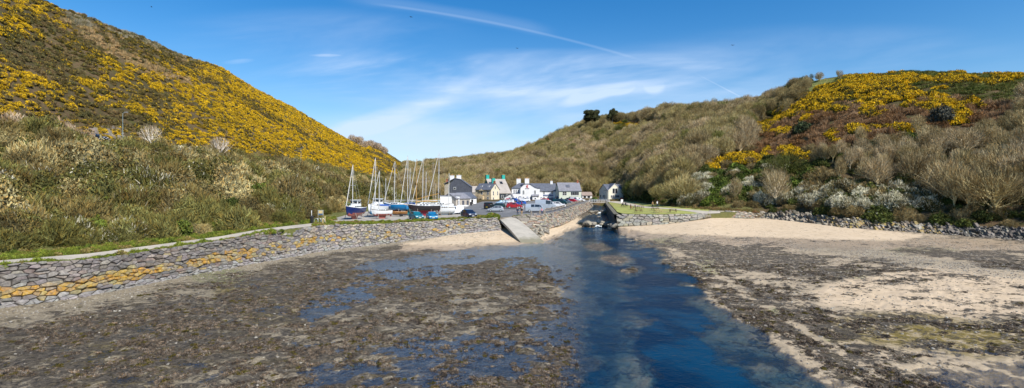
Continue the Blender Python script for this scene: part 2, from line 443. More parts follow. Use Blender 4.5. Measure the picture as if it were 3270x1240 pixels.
# a skirt down behind the sea walls and a last row far behind the ridges
Yg = np.concatenate([Yg[:, :1] + .05, Yg, Yg[:, -1:] * 3], 1); Zg = np.concatenate([np.full((len(pxs), 1), -2.), Zg, Zg[:, -1:] * 0 - 5], 1)
Xg = (np.concatenate([PXg[:, :1], PXg, PXg[:, -1:]], 1) - CX) * Yg / F
Tg2 = np.concatenate([Tg[:, :1], Tg, Tg[:, -1:]], 1); PXg2 = np.concatenate([PXg[:, :1], PXg, PXg[:, -1:]], 1)
pyg = HY - (Zg - CZ) * F / Yg
gr = np.where((PXg2 > 2560) & (Tg2 > 3.3), sstep(320 - pyg, 0, 40) * (fbm(Xg / 30, Yg / 30, 3) > .40), 0.)
gr = np.maximum(gr, np.where((Tg2 < 1.06) & (PXg2 < 1500), .8, 0)); gr = np.maximum(gr, np.where((Tg2 < 1.25) & (PXg2 > 1937) & (PXg2 < 2400), .55, 0))
gr = np.maximum(gr, np.where((PXg2 > 1290) & (PXg2 < 1480) & (Tg2 > 3.5), .75, 0))
me = mesh_np('hills', np.stack([Xg, Yg, Zg], -1).reshape(-1, 3), grid_faces(len(pxs), Xg.shape[1]), M_land,
             {'grassy': ('POINT', 'FLOAT', gr.ravel())}, True)
tag(link(bpy.data.objects.new('hills', me)), kind='structure')
me = mesh_np('ground', [(-3000, -600, -3), (3000, -600, -3), (3000, 5000, -3), (-3000, 5000, -3)], [(0, 1, 2, 3)], M_bed)
tag(link(bpy.data.objects.new('ground', me)), kind='structure')

# ------------------------------------------------------------------ harbour bed and water
BC = [  # px: (Y,z) : near, start of rise, wall bottom, under the land
 (-1100, [(8, .05), (20, .05), (25.5, .15), (30, .3)]),
 (-600, [(8, .05), (25, .05), (31, .1), (36, .3)]),
 (0, [(8, .05), (30, .06), (38.6, .1), (44, .3)]),
 (450, [(8, .05), (40, .06), (48.4, .1), (54, .3)]),
 (762, [(8, .05), (51, .06), (59.6, .15), (66, .3)]),
 (1015, [(8, .05), (64, .06), (73.6, .15), (80, .3)]),
 (1269, [(8, .04), (76, .06), (86, .2), (92, .5)]),
 (1396, [(8, .04), (77, .05), (92.6, .6), (98, .8)]),
 (1500, [(8, .04), (80, .05), (95, .95), (100, 1.2)]),
 (1600, [(8, .04), (84, .05), (97, 1.3), (105, 1.6)]),
 (1735, [(8, .03), (88, .02), (103, 1.15), (112, 1.4)]),
 (1800, [(8, .0), (100, .0), (124, .7), (134, 1.0)]),
 (1850, [(8, -.05), (118, -.1), (150, 1.0), (190, 1.6)]),
 (1895, [(8, -.1), (123, -.25), (172, 1.35), (240, 1.9)]),
 (1945, [(8, -.05), (112, -.1), (128, .9), (200, 1.7)]),
 (1975, [(8, .0), (103, .0), (111.5, 1.1), (126, 1.5)]),
 (2026, [(8, .05), (90, .03), (111, 1.2), (120, 1.5)]),
 (2173, [(8, .05), (82, .05), (112.5, 1.8), (120, 2.1)]),
 (2243, [(8, .05), (78, .05), (115, 2.6), (124, 2.9)]),
 (2330, [(8, .05), (76, .06), (123, 2.25), (130, 2.4)]),
 (2440, [(8, .05), (72, .08), (126, 2.0), (132, 2.4)]),
 (2560, [(8, .05), (66, .10), (117, 1.75), (124, 2.2)]),
 (2700, [(8, .05), (58, .12), (103, 1.5), (110, 2.0)]),
 (2900, [(8, .05), (50, .12), (96, 1.2), (103, 1.6)]),
 (3270, [(8, .05), (44, .12), (84, .8), (91, 1.3)]),
 (4300, [(8, .05), (30, .1), (58, .5), (64, 1.0)]),
]
_bp = np.array([c[0] for c in BC], float)
_BY = np.array([[k[0] for k in c[1]] for c in BC]); _BZ = np.array([[k[1] for k in c[1]] for c in BC])
bpx = np.concatenate([np.arange(-1100, -80, 20), np.arange(-80, 3350, 5), np.arange(3350, 4300, 20)]).astype(float)
NB = 300
def _sm(A):
    K_ = np.exp(-np.linspace(-2, 2, 41) ** 2); K_ /= K_.sum(); P_ = np.concatenate([A[:1]] * 20 + [A] + [A[-1:]] * 20)
    return np.convolve(P_[:, 0], K_, 'valid')
BYk = np.stack([np.interp(bpx, _bp, _BY[:, j]) for j in range(4)], 1); BZk = np.stack([np.interp(bpx, _bp, _BZ[:, j]) for j in range(4)], 1)
_m = sstep(bpx, 2040, 2120)[:, None]
BYk = BYk * (1 - _m) + _m * np.stack([_sm(BYk[:, j:j + 1]) for j in range(4)], 1); BZk = BZk * (1 - _m) + _m * np.stack([_sm(BZk[:, j:j + 1]) for j in range(4)], 1)
# rows evenly spaced in 1/Y so that near ground is as fine as far ground
inv = np.linspace(1 / 14., 0, NB)[None, :] * np.ones((len(bpx), 1))
Yend = BYk[:, 3:4]
BY = 1 / (1 / 14. + (1 / Yend - 1 / 14.) * np.linspace(0, 1, NB)[None, :])
BP = np.repeat(bpx[:, None], NB, 1)
BX = (BP - CX) * BY / F
def rowinterp(Y, KY, KZ):
    out = np.empty_like(Y)
    for i in range(len(Y)): out[i] = np.interp(Y[i], KY[i], KZ[i])
    return out
BZ = rowinterp(BY, BYk, BZk)
BV = HY + (CZ - BZ) * F / BY      # where each bed point lies in the survey
def seg_mask(pts, PX, PY, soft):
    """soft inside-polygon mask"""
    P = np.asarray(pts, float); n = len(P); ins = np.zeros(PX.shape, bool); dmin = np.full(PX.shape, 1e9)
    for i in range(n):
        a, b = P[i], P[(i + 1) % n]
        cond = ((a[1] > PY) != (b[1] > PY))
        with np.errstate(divide='ignore', invalid='ignore'):
            xx = (b[0] - a[0]) * (PY - a[1]) / (b[1] - a[1] + 1e-12) + a[0]
        ins ^= cond & (PX < xx)
        ab = b - a; t = np.clip(((PX - a[0]) * ab[0] + (PY - a[1]) * ab[1]) / (ab @ ab + 1e-9), 0, 1)
        dmin = np.minimum(dmin, np.hypot(PX - a[0] - t * ab[0], (PY - a[1] - t * ab[1]) * 1.6))
    sd = np.where(ins, dmin, -dmin)
    return sstep(sd, -soft, soft)
def ell(PX, PY, cx, cy, rx, ry): return sstep(1.3 - ((PX - cx) / rx) ** 2 - ((PY - cy) / ry) ** 2, 0, 1)
wob = (fbm(BX / 3.0, BY / 3.0, 21) - .5); wob2 = (fbm(BX / .8, BY / .8, 31, 3) - .5); big = fbm(BX / 9, BY / 9, 41)
QX = BP + wob * 60; QY = BV + wob * 26
# channel
cl_y = [724, 760, 790, 830, 880, 950, 1040, 1150, 1250, 1500]
cl_l = [1830, 1790, 1800, 1850, 1880, 1890, 1900, 1900, 1890, 1850]     # outer edges of the flowing water
cl_r = [1925, 1995, 2050, 2110, 2190, 2270, 2390, 2540, 2690, 3100]
dp_l = [1870, 1910, 1975, 2020, 2040, 2030, 2060, 2080, 2080, 2080]     # edges of its deep part
dp_r = [1910, 1970, 2030, 2085, 2150, 2215, 2240, 2320, 2420, 2700]
L_ = np.interp(BV, cl_y, cl_l) + wob * 170 + wob2 * 70; R_ = np.interp(BV, cl_y, cl_r) + wob * 150 + wob2 * 70
DL = np.interp(BV, cl_y, dp_l) + wob * 260 + wob2 * 70; DR = np.interp(BV, cl_y, dp_r) + wob * 240 + wob2 * 70
inC = sstep(BP - L_, -12, 22) * sstep(R_ - BP, -12, 22)
inD = sstep(BP - DL, -45, 50) * sstep(DR - BP, -45, 50)
inS = np.zeros_like(BP)
low = BV > 724
sandbank = inC * (1 - inD)
chan = np.where(low, inC * .26 + inD * (.55 + .7 * sstep(fbm(BX / 5, BY / 7, 44), .4, .6)), inS)
# upper pools of the stream
wx = np.abs(BP - np.interp(BY, [120, 150, 170, 200, 240], [1895, 1908, 1912, 1910, 1909]))
ww = np.interp(BY, [118, 128, 150, 170, 200, 240], [40, 52, 40, 28, 24, 24])
pool = sstep(ww + wob * 16 - wx, -6, 10) * sstep(BY, 117, 121)
BZ = np.where(pool > 0, BZ * (1 - pool) + pool * np.where(BY < 125, -.5, np.where(BY < 169, .35, 1.4)), BZ)
BZ -= np.where((BP > 1780) & (BP < 3200), chan, 0) * sstep(BY, 300, 121)
# puddle hollows
hol = np.zeros_like(BP)
for (cx, cy, rx, ry, a) in [(1240, 850, 120, 24, .9), (1120, 940, 90, 26, .8), (1050, 985, 70, 30, .9), (1650, 800, 180, 18, 1.0), (1350, 1200, 200, 30, .75), (1500, 1110, 160, 26, .7), (1290, 865, 170, 26, .62), (1420, 830, 150, 22, .7), (1560, 808, 170, 20, .8), (1700, 800, 130, 22, .9), (1800, 820, 90, 40, .9), (1130, 930, 80, 22, .7), (1010, 990, 70, 40, .75), (1180, 900, 60, 16, .6),
                         (1430, 1120, 300, 45, .55), (1330, 1190, 420, 50, .62), (1900, 960, 100, 100, .75), (1780, 1060, 110, 40, .6), (1590, 1040, 60, 18, .6), (1900, 1120, 80, 140, .6), (1560, 1100, 110, 30, .6),
                         (420, 1215, 90, 16, .6), (860, 985, 60, 16, .5), (640, 1170, 90, 20, .4),
                         (3080, 1125, 260, 24, .5), (3050, 1210, 260, 50, .75), (3260, 1190, 170, 70, .85), (2640, 1230, 60, 40, .3)]:
    hol = np.maximum(hol, a * ell(QX, QY, cx, cy, rx, ry))
micro = wob * .14 + wob2 * .15 + (fbm(BX / .42, BY / .42, 33, 2) - .5) * .13
nearw = sstep(BZ, .5, .15)
BZ = BZ + micro * nearw * np.where(low, 1 - .6 * inD, .4) - hol * .13 * nearw
# masks
weed = np.full(BP.shape, .70) + (big - .5) * 1.0
lf = BP < 1950
dw = np.interp(BP, [-1100, 0, 450, 762, 1015, 1269, 1396, 1500, 1600], [25.5, 38.6, 48.4, 59.6, 73.6, 86, 92.6, 95, 97]) - BY
nearwall = sstep(dw + wob * 5, 7.5, 1.5) * (BP < 1650)
weed = np.where(lf, weed * (1 - .95 * nearwall), weed)
for (cx, cy, rx, ry, a) in [(330, 940, 330, 40, .5), (120, 1000, 160, 40, .5), (60, 1110, 200, 40, .4), (420, 1080, 90, 25, .4), (250, 1150, 80, 16, .35), (1180, 1000, 130, 35, .45), (1620, 935, 190, 28, .75), (1270, 1140, 120, 18, .5),
                         (1600, 975, 120, 22, .55), (700, 1120, 90, 20, .35), (1000, 1060, 140, 30, .35), (950, 830, 200, 20, .35), (1350, 1080, 120, 20, .3)]:
    weed -= a * .75 * ell(BP + wob * 190 + wob2 * 40, BV + wob * 70 + wob2 * 16, cx, cy, rx * 1.25, ry * 1.25) * np.clip((fbm(BX / 1.6, BY / 1.6, 51) - .35) * 3.2, 0, 1)
sand = np.zeros_like(BP); peb = np.where(lf, .25 + .75 * nearwall, .3)
ssand = seg_mask([(1300, 775), (1590, 720), (1720, 720), (1850, 690), (1870, 730), (1810, 752), (1770, 768), (1735, 778), (1640, 790), (1500, 792), (1380, 800), (1260, 806)], QX, QY, 14)
sand = np.maximum(sand, ssand); weed = weed * (1 - ssand)
# right shore
rt = (BP >= R_ - 10) & low | (BP > 1960)
dry = seg_mask([(1945, 722), (2000, 712), (2300, 690), (2500, 700), (2760, 730), (2960, 752), (2880, 768), (2600, 765), (2250, 752), (2080, 745)], BP + wob * 30, BV + wob * 8, 6)
wetb = seg_mask([(1940, 718), (2080, 742), (2250, 752), (2600, 765), (2880, 766), (3000, 760), (3400, 785), (3400, 800), (2900, 790), (2700, 800), (2500, 790), (2250, 775), (2100, 770), (2010, 760)], QX, QY, 10)
bare = seg_mask([(2760, 880), (3000, 850), (3400, 880), (3400, 1010), (3100, 1020), (2850, 1000), (2620, 965), (2600, 930)], QX, QY, 25)
ws = np.full(BP.shape, .58) + (big - .5) * 1.1
ws = ws * (1 - dry) * (1 - .9 * wetb); ws -= .42 * bare
ridge = seg_mask([(2480, 775), (2760, 790), (3000, 830), (3400, 880), (3400, 905), (3050, 875), (2800, 830), (2560, 800)], QX, QY, 14)
ws -= .6 * ridge
dens = np.zeros_like(BP)
for (x0, y0, x1, y1, wd) in [(2050, 790, 2330, 960, 26), (2330, 960, 2620, 1120, 40), (2620, 1120, 2950, 1260, 60), (2200, 830, 2420, 940, 34), (2420, 940, 2650, 1060, 34), (2250, 800, 2560, 860, 45), (2150, 785, 2330, 830, 25),
                             (2900, 800, 3300, 850, 30), (2600, 870, 2850, 900, 26), (2700, 1180, 2950, 1240, 50)]:
    tt = np.clip(((QX - x0) * (x1 - x0) + (QY - y0) * (y1 - y0)) / ((x1 - x0) ** 2 + (y1 - y0) ** 2), 0, 1)
    dd = np.hypot(QX - x0 - tt * (x1 - x0), (QY - y0 - tt * (y1 - y0)) * 1.2)
    dens = np.maximum(dens, sstep(wd * 1.25 - dd, 0, wd))
ws = ws + .42 * dens
bs = np.zeros_like(BP)
for (x0, y0, x1, y1, wd) in [(2120, 780, 2330, 900, 9), (2330, 900, 2560, 1050, 12), (2560, 1050, 2790, 1190, 12)]:
    tt = np.clip(((QX - x0) * (x1 - x0) + (QY - y0) * (y1 - y0)) / ((x1 - x0) ** 2 + (y1 - y0) ** 2), 0, 1)
    dd = np.hypot(QX - x0 - tt * (x1 - x0), (QY - y0 - tt * (y1 - y0)) * 1.2)
    bs = np.maximum(bs, sstep(wd * 1.6 - dd, 0, wd))
ws -= .7 * bs * np.clip((fbm(BX / 1.5, BY / 1.5, 54) - .25) * 3, 0, 1)
isr = BP > (R_ * .5 + DR * .5)
isr = np.where(low, isr, BP > 1930)
ws = ws + (fbm(BX / 2.2, BY / 1.5, 52, 3) - .5) * 1.7 * (1 - dry); weed = weed + (fbm(BX / 2.5, BY / 2.0, 53, 3) - .5) * .8 * (1 - nearwall)
weed = np.clip(np.where(isr, np.where(ws < .1, ws - .3, ws * .8 + .03), weed), -1, .70)
sand = np.where(isr, np.clip(.55 + .45 * (dry + bare) + .3 * wetb - .3 * ridge, 0, 1), sand)
peb = np.where(isr, np.clip(.35 + ridge * .9 - .9 * dry - .6 * bare - .3 * wetb, 0, 1), peb)
wet = np.where(isr, np.clip(wetb * .9 + .25, 0, 1) * (1 - dry), .35)
wet = np.maximum(wet, sstep(BZ, .04, -.05)); wet = np.where((ssand > .3) & lf, sstep(BZ, .28, .12) * .9, wet)
inch = np.where(low, inC, pool)
weed = weed * (1 - inch) + inch * np.where(low, (.33 + (fbm(BX / 2.0, BY / 2.0, 57) - .5) * 2.4 * (1 - inD)), .25)
sand = np.where(inch > .4, np.clip(sandbank * 1.0, 0, 1) * .8, sand)
# weedy spit in the channel
spit = ell(QX, QY, 1905, 790, 50, 16) * 1. + ell(QX, QY, 1970, 830, 60, 18) + ell(QX, QY, 2010, 862, 40, 14)
spit = np.clip(spit, 0, 1) * low
BZ = BZ + spit * (.07 - BZ) * .95; weed = np.maximum(weed, spit * .62)
alg = np.zeros_like(BP)
for (cx, cy, rx, ry) in [(2880, 1055, 280, 60), (3200, 1085, 260, 60), (330, 1130, 80, 46), (420, 1215, 150, 36), (500, 1190, 70, 24), (860, 1000, 110, 50), (560, 1165, 60, 20), (780, 930, 110, 40)]:
    alg = np.maximum(alg, ell(QX, QY, cx, cy, rx, ry))
grn = np.zeros_like(BP)
for (cx, cy, rx, ry) in [(2130, 770, 60, 14), (2260, 845, 50, 30), (2720, 880, 60, 16), (1650, 830, 150, 18), (2950, 800, 120, 14), (2480, 1000, 60, 20), (2900, 1230, 60, 20), (700, 880, 100, 30), (1950, 790, 60, 20), (2650, 1080, 30, 10)]:
    grn = np.maximum(grn, ell(QX, QY, cx, cy, rx, ry))
at_ = {k_: ('POINT', 'FLOAT', np.clip(a, 0, 1).ravel()) for k_, a in dict(weed=weed, sand=sand, pebble=peb, algae=alg, wet=wet, green=grn).items()}
me = mesh_np('harbour_bed', np.stack([BX, BY, BZ], -1).reshape(-1, 3), grid_faces(len(bpx), NB), M_bed, at_, True)
tag(link(bpy.data.objects.new('harbour_bed', me)), kind='structure')
# water: level 0 in the harbour, two stepped pools in the stream
def water_sheet(name, level, sel):
    fcs = grid_faces(len(bpx), NB)
    dep = (level - BZ).ravel(); ok = sel.ravel()
    keep = (dep[fcs].max(1) > -.02) & ok[fcs].all(1)
    fcs = fcs[keep]; used = np.unique(fcs); mp = np.full(dep.size, -1); mp[used] = np.arange(len(used))
    V = np.stack([BX.ravel(), BY.ravel(), np.full(dep.size, level)], 1)[used]
    me_ = mesh_np(name, V, mp[fcs], M_water, {'depth': ('POINT', 'FLOAT', np.clip(dep[used], 0, 3))}, True)
    o = bpy.data.objects.new(name, me_); tag(link(o), kind='structure'); return o
water_sheet('water', 0.0, (BY < 124.2) & (BZ < .4))
water_sheet('stream_water', .95, (BY > 123.5) & (BY < 169.2) & (pool > .02))
water_sheet('upper_stream_water', 2.0, (BY > 168.5) & (pool > .02))

# ------------------------------------------------------------------ draped ground sheets
def drape(name, px0, px1, front, back, mat, off=.035, n=90, rows=14, kind='structure', tag_kw=None):
    """sheet between two survey polylines (px,py) laid on the land"""
    ps = np.linspace(px0, px1, n); V = []
    for p in ps:
        a = ground_at(p, float(np.interp(p, [q[0] for q in front], [q[1] for q in front])), 0, 1.4)
        b = ground_at(p, float(np.interp(p, [q[0] for q in back], [q[1] for q in back])), 0, 1.4)
        for r in range(rows):
            f = r / (rows - 1); Y = a.y * (1 - f) + b.y * f; x = (p - CX) * Y / F
            V.append((x, Y, land_z_xy(x, Y) + off))
    me_ = mesh_np(name, V, grid_faces(n, rows), mat, smooth=True)
    o = link(bpy.data.objects.new(name, me_)); tag(o, kind=kind); return o
drape('path', -500, 1085, [(-600, 925), (0, 850), (281, 828), (450, 805), (700, 769), (823, 746), (929, 731), (1069, 717), (1100, 715)],
      [(-600, 903), (0, 834), (281, 812), (450, 790), (700, 757), (823, 735), (929, 722), (1069, 707), (1100, 703)], M_path, .05, 160, 5)
drape('yard', 1060, 1540, [(1060, 712), (1200, 707), (1460, 697), (1560, 694)], [(1060, 700), (1130, 681), (1250, 668), (1400, 652), (1470, 650), (1540, 650)], M_gravel, .03, 80, 20)
drape('car_park', 1462, 1884, [(1462, 684), (1500, 690), (1560, 698), (1640, 692), (1722, 691), (1760, 682), (1792, 673), (1830, 661), (1863, 650), (1884, 644)],
      [(1462, 676), (1505, 655), (1540, 644.5), (1640, 643), (1884, 640)], M_asphalt, .05, 120, 24)
drape('lawn', 1944, 2290, [(1944, 648), (1972, 678), (1990, 683), (2240, 684), (2290, 674)], [(1944, 643), (2000, 643), (2100, 651), (2200, 660), (2290, 669)], M_lawn, .03, 90, 18)
drape('lawn_path', 1886, 2300, [(1886, 645.5), (1945, 646), (1990, 653), (2060, 665), (2140, 669), (2200, 676), (2255, 686), (2300, 686)],
      [(1886, 641.5), (1945, 641.5), (1990, 645), (2060, 660), (2140, 666), (2200, 670), (2255, 675), (2300, 676)], M_path, .06, 90, 6)
# hillside road
V = []
ps = np.linspace(-500, 1330, 240)
for p in ps:
    for t in np.linspace(1.93, 3.03, 5):
        Y, z = land_at_t(np.array([p]), np.array([t])); V.append(((p - CX) * Y[0] / F, Y[0], z[0] + .12))
tag(link(bpy.data.objects.new('hillside_road', mesh_np('hillside_road', V, grid_faces(len(ps), 5), M_asphalt, smooth=True))), kind='structure')
# parking bay lines
def strip(a, b, wd=.13):
    a, b = Vector(a), Vector(b); d = (b - a); d.z = 0; nrm = Vector((-d.y, d.x, 0)).normalized() * wd / 2
    return [a - nrm, b - nrm, b + nrm, a + nrm]
mb = MB()
for (x0, y0, x1, y1) in [(1560, 686, 1650, 673), (1615, 681.5, 1640, 678), (1673, 657, 1670, 668), (1670, 668, 1664, 671), (1560, 692, 1640, 689), (1605, 676, 1655, 672), (1530, 668, 1555, 664)]:
    a = ground_at(x0, y0, 0, 1.2); b = ground_at(x1, y1, 0, 1.2); nseg = 6
    for i in range(nseg):
        p = a.lerp(b, i / nseg); q = a.lerp(b, (i + 1) / nseg)
        p.z = land_z_xy(p.x, p.y) + .075; q.z = land_z_xy(q.x, q.y) + .075
        mb.add(strip(p, q), [(0, 1, 2, 3)], M_line)
tag(mb.build('bay_markings'), kind='structure')
# slipway slab
mb = MB()
tl, tr_, br, bl = at(1592, 101, 3.36), at(1640, 106.2, 3.46), at(1738, 87, .12), at(1664, 86, .10)
nS = 16
for i in range(nS):
    f0, f1 = i / nS, (i + 1) / nS
    def cv(f): return math.sin(f * math.pi) * .25
    a, b, c, d = tl.lerp(bl, f0), tr_.lerp(br, f0), tr_.lerp(br, f1), tl.lerp(bl, f1)
    a.z += cv(f0); b.z += cv(f0); c.z += cv(f1); d.z += cv(f1)
    vs = [a, b, c, d] + [Vector((q.x, q.y, q.z - .45)) for q in (a, b, c, d)]
    mb.add(vs, [(0, 1, 2, 3), (0, 3, 7, 4), (1, 5, 6, 2)] + ([(3, 2, 6, 7)] if i == nS - 1 else []), M_concrete)
o = mb.build('slipway'); tag(o, kind='structure')

# ------------------------------------------------------------------ rubble walls
def stone_mat(name, rough=.9):
    m_ = bpy.data.materials.new(name); m_.use_nodes = True
    k = N(m_.node_tree); b = k.n['Principled BSDF']; p = k.geo()
    c = k.attr('stone_col', out='Color'); f = k.noise(p, 4., 5, .7); g = k.noise(p, 22., 3, .7)
    c = k.mix(k.m('MULTIPLY', k.smooth(k.noise(p, 2.4, 5, .7), .44, .58), .5), c, (.235, .215, .19))
    cc = k.mix(k.smooth(f, .3, .75), k.mix(1.0, c, (.62, .60, .60), 'MULTIPLY'), k.mix(1.0, c, (1.3, 1.28, 1.22), 'MULTIPLY'))
    cc = k.mix(k.m('MULTIPLY', k.smooth(g, .62, .72), .5), cc, (.5, .48, .42))
    k.l.new(cc, b.inputs['Base Color']); b.inputs['Roughness'].default_value = rough; b.inputs['Specular IOR Level'].default_value = .25
    k.l.new(k.bump(k.m('ADD', f, g), .7, .12), b.inputs['Normal']); return m_
M_stone = stone_mat('rubble_stone')
def voronoi_cells(L, H, sx, sy, jit, rnd):
    nx = max(2, int(L / sx)); ny = max(2, int(round(H / sy))); S = {}
    for i in range(-2, nx + 2):
        for j in range(-1, ny + 1):
            if rnd.random() < .20 and 0 < j < ny - 1: continue
            S[i, j] = ((i + .5 + (j % 2) * .5 + rnd.uniform(-jit, jit)) * L / nx, (j + .5 + rnd.uniform(-jit, jit) * .75) * H / ny)
    out = []
    asp = (L / nx) / (H / ny)
    for i in range(nx):
        for j in range(ny):
            if (i, j) not in S: continue
            cx, cy = S[i, j]; poly = [(cx - sx * 2, cy - sy * 2), (cx + sx * 2, cy - sy * 2), (cx + sx * 2, cy + sy * 2), (cx - sx * 2, cy + sy * 2)]
            for di in (-2, -1, 0, 1, 2):
                for dj in (-2, -1, 0, 1, 2):
                    q = S.get((i + di, j + dj))
                    if q is None or (di == 0 and dj == 0): continue
                    mx, my = (cx + q[0]) / 2, (cy + q[1]) / 2; nx_, ny_ = (q[0] - cx) / asp, (q[1] - cy) * asp
                    new = []
                    for a in range(len(poly)):
                        p0, p1 = poly[a], poly[(a + 1) % len(poly)]
                        d0 = (p0[0] - mx) * nx_ + (p0[1] - my) * ny_; d1 = (p1[0] - mx) * nx_ + (p1[1] - my) * ny_
                        if d0 <= 0: new.append(p0)
                        if d0 * d1 < 0:
                            t = d0 / (d0 - d1); new.append((p0[0] + (p1[0] - p0[0]) * t, p0[1] + (p1[1] - p0[1]) * t))
                    poly = new
                    if len(poly) < 3: break
                if len(poly) < 3: break
            poly = [(x, min(H, max(0, y))) for x, y in poly]
            if len(poly) >= 3: out.append((cx, cy, poly, j, ny))
    return out
def rubble_wall(name, label, top, bot, sx, sy, colf, depth=.34, gap=.014, seed=1, jit=.47, thick=.8, lean=None):
    """top/bot: polylines with the same count; the wall face is built of separate proud stones"""
    rnd = random.Random(seed)
    top = [Vector(p) for p in top]; bot = [Vector(p) for p in bot]
    acc = [0]
    for i in range(len(top) - 1): acc.append(acc[-1] + ((top[i + 1] - top[i]).length + (bot[i + 1] - bot[i]).length) / 2)
    L = acc[-1]; H = max((a - b).length for a, b in zip(top, bot))
    def P(s, t):
        s = min(L - 1e-4, max(0, s)); i = max(j for j in range(len(acc) - 1) if acc[j] <= s)
        f = (s - acc[i]) / (acc[i + 1] - acc[i])
        a = top[i].lerp(top[i + 1], f); b = bot[i].lerp(bot[i + 1], f)
        return a.lerp(b, t / H)
    def Nrm(s, t):
        e = .3; a = P(min(L - .01, s + e), t) - P(max(0, s - e), t); b = P(s, min(H, t + e)) - P(s, max(0, t - e))
        n = b.cross(a)
        return -n.normalized() if n.length else Vector((0, -1, 0))
    n0 = Nrm(L * .4, H / 2)
    sign = 1 if n0.y < 0 or (abs(n0.y) < .5 and n0.x > 0) else -1
    Vs, Fs, Cs = [], [], []
    def face(idx, c): Fs.append(idx); Cs.append((*c, 1))
    # backing of earth and mortar between the stones, with a top and a back
    ns = max(4, int(L / 2)); nt = 4; o = 0
    for i in range(ns + 1):
        for j in range(nt + 1): Vs.append(P(L * i / ns, H * j / nt) - Nrm(L * i / ns, H * j / nt) * sign * .10)
    for i in range(ns):
        for j in range(nt):
            a = i * (nt + 1) + j; face([a, a + nt + 1, a + nt + 2, a + 1], (.10, .09, .065))
    o = len(Vs)
    for i in range(ns + 1):
        p = Vs[i * (nt + 1)]; n = Nrm(L * i / ns, 0) * sign; n = Vector((n.x, n.y, 0)).normalized()
        Vs.append(p - n * thick + Vector((0, 0, .0))); Vs.append(p - n * thick - Vector((0, 0, 1.2)))
    for i in range(ns):
        a = i * (nt + 1); b = o + 2 * i
        face([a, b, b + 2, a + nt + 1], (.16, .15, .10)); face([b, b + 1, b + 3, b + 2], (.1, .09, .06))
    for (cx, cy, poly, j, ny) in voronoi_cells(L, H, sx, sy, jit, rnd):
        c = colf(cx / L, cy / H, rnd); dd = depth * rnd.uniform(.45, 1.25)
        tx, ty = rnd.uniform(-.25, .25), rnd.uniform(-.3, .2)
        n = Nrm(cx, cy) * sign; k = len(poly); base = len(Vs)
        for ring, (sc_, of) in enumerate(((0, -.12), (0, dd * .62), (.13, dd))):
            for (x, y) in poly:
                vx, vy = x - cx, y - cy; r = math.hypot(vx, vy) + 1e-6; s_ = max(.2, (r - gap * 1.35) / r) * (1 - sc_)
                px_, py_ = cx + vx * s_, cy + vy * s_
                Vs.append(P(px_, max(0, py_)) + n * (of + (tx * vx + ty * vy) * .35 * (ring > 0)))
        ctr = len(Vs); Vs.append(P(cx, cy) + n * (dd * 1.06))
        for a in range(k):
            b = (a + 1) % k
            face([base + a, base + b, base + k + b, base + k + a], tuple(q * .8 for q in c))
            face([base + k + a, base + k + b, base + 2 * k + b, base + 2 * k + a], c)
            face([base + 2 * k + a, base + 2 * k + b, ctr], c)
    me_ = bpy.data.meshes.new(name); me_.from_pydata([tuple(v) for v in Vs], [], Fs); me_.materials.append(M_stone)
    a = me_.attributes.new('stone_col', 'FLOAT_COLOR', 'FACE'); a.data.foreach_set('color', np.array(Cs, np.float32).ravel())
    bm = bmesh.new(); bm.from_mesh(me_); bmesh.ops.recalc_face_normals(bm, faces=bm.faces[:]); bm.to_mesh(me_); bm.free()
    o = link(bpy.data.objects.new(name, me_)); tag(o, label, 'sea wall'); return o
def jitc(c, rnd, a=.30):
    g = 1 + rnd.uniform(-a, a); return tuple(max(.01, x * g * (1 + rnd.uniform(-.05, .05))) for x in c)
def col_left(s, t, rnd):
    # lichen band: broad and orange at the near end, thin and pale farther on
    band = math.exp(-((t - (.70 - .16 * min(1, s * 2))) / .155) ** 2)
    k = (.92 - .75 * sstep(s, .28, .8) + .25 * math.sin(s * 37) * (s > .3)) * band
    if rnd.random() < k * 1.25: return jitc(rnd.choice([(.46, .30, .07), (.42, .32, .12), (.36, .29, .15), (.48, .27, .05), (.30, .26, .18)]), rnd, .15)
    if t > .82: return jitc((.33, .315, .30), rnd, .16)
    if s > .5: return jitc(rnd.choice([(.34, .31, .26), (.26, .245, .235), (.38, .33, .25), (.21, .20, .20)]), rnd)
    return jitc(rnd.choice([(.24, .215, .20), (.19, .175, .17), (.30, .27, .235), (.15, .135, .125), (.25, .20, .165)]), rnd)
def col_river(s, t, rnd): return jitc(rnd.choice([(.38, .34, .26), (.30, .28, .23), (.43, .38, .29), (.26, .23, .20), (.36, .25, .17)]), rnd)
def col_grey(s, t, rnd): return jitc(rnd.choice([(.31, .30, .25), (.27, .27, .24), (.36, .34, .28), (.33, .29, .20)]), rnd)
def col_dark(s, t, rnd): return jitc(rnd.choice([(.15, .145, .12), (.20, .19, .15), (.24, .21, .13)]), rnd)
wt = [(-900, 1000, 28), (-500, 30.5), (0, 39.5), (281, 44.3), (450, 49.2), (711, 58.6), (864, 66.3), (1028, 76.5), (1200, 83.6), (1330, 90), (1460, 96.6), (1588, 99.8)]
wb_ = [(-900, 27), (-500, 29.6), (0, 38.3), (254, 42.2), (508, 49.6), (762, 59.2), (889, 65.2), (1015, 73.0), (1195, 81.8), (1330, 88.7), (1470, 94.6), (1602, 97.2)]
top_l = [at(-900, 27.6, 3.0)] + [at(p[0], p[1], land_z_xy(*at(p[0], p[1] + .6)[:2]) + .10) for p in wt[1:]]
bot_l = [at(p[0], p[1], -.1 if p[0] < 1300 else (p[0] - 1300) / 300 * 1.25 - .1) for p in wb_]
rubble_wall('sea_wall', 'long curved rubble sea wall with an orange lichen band, below the gravel path', top_l, bot_l, .62, .41, col_left, seed=3)
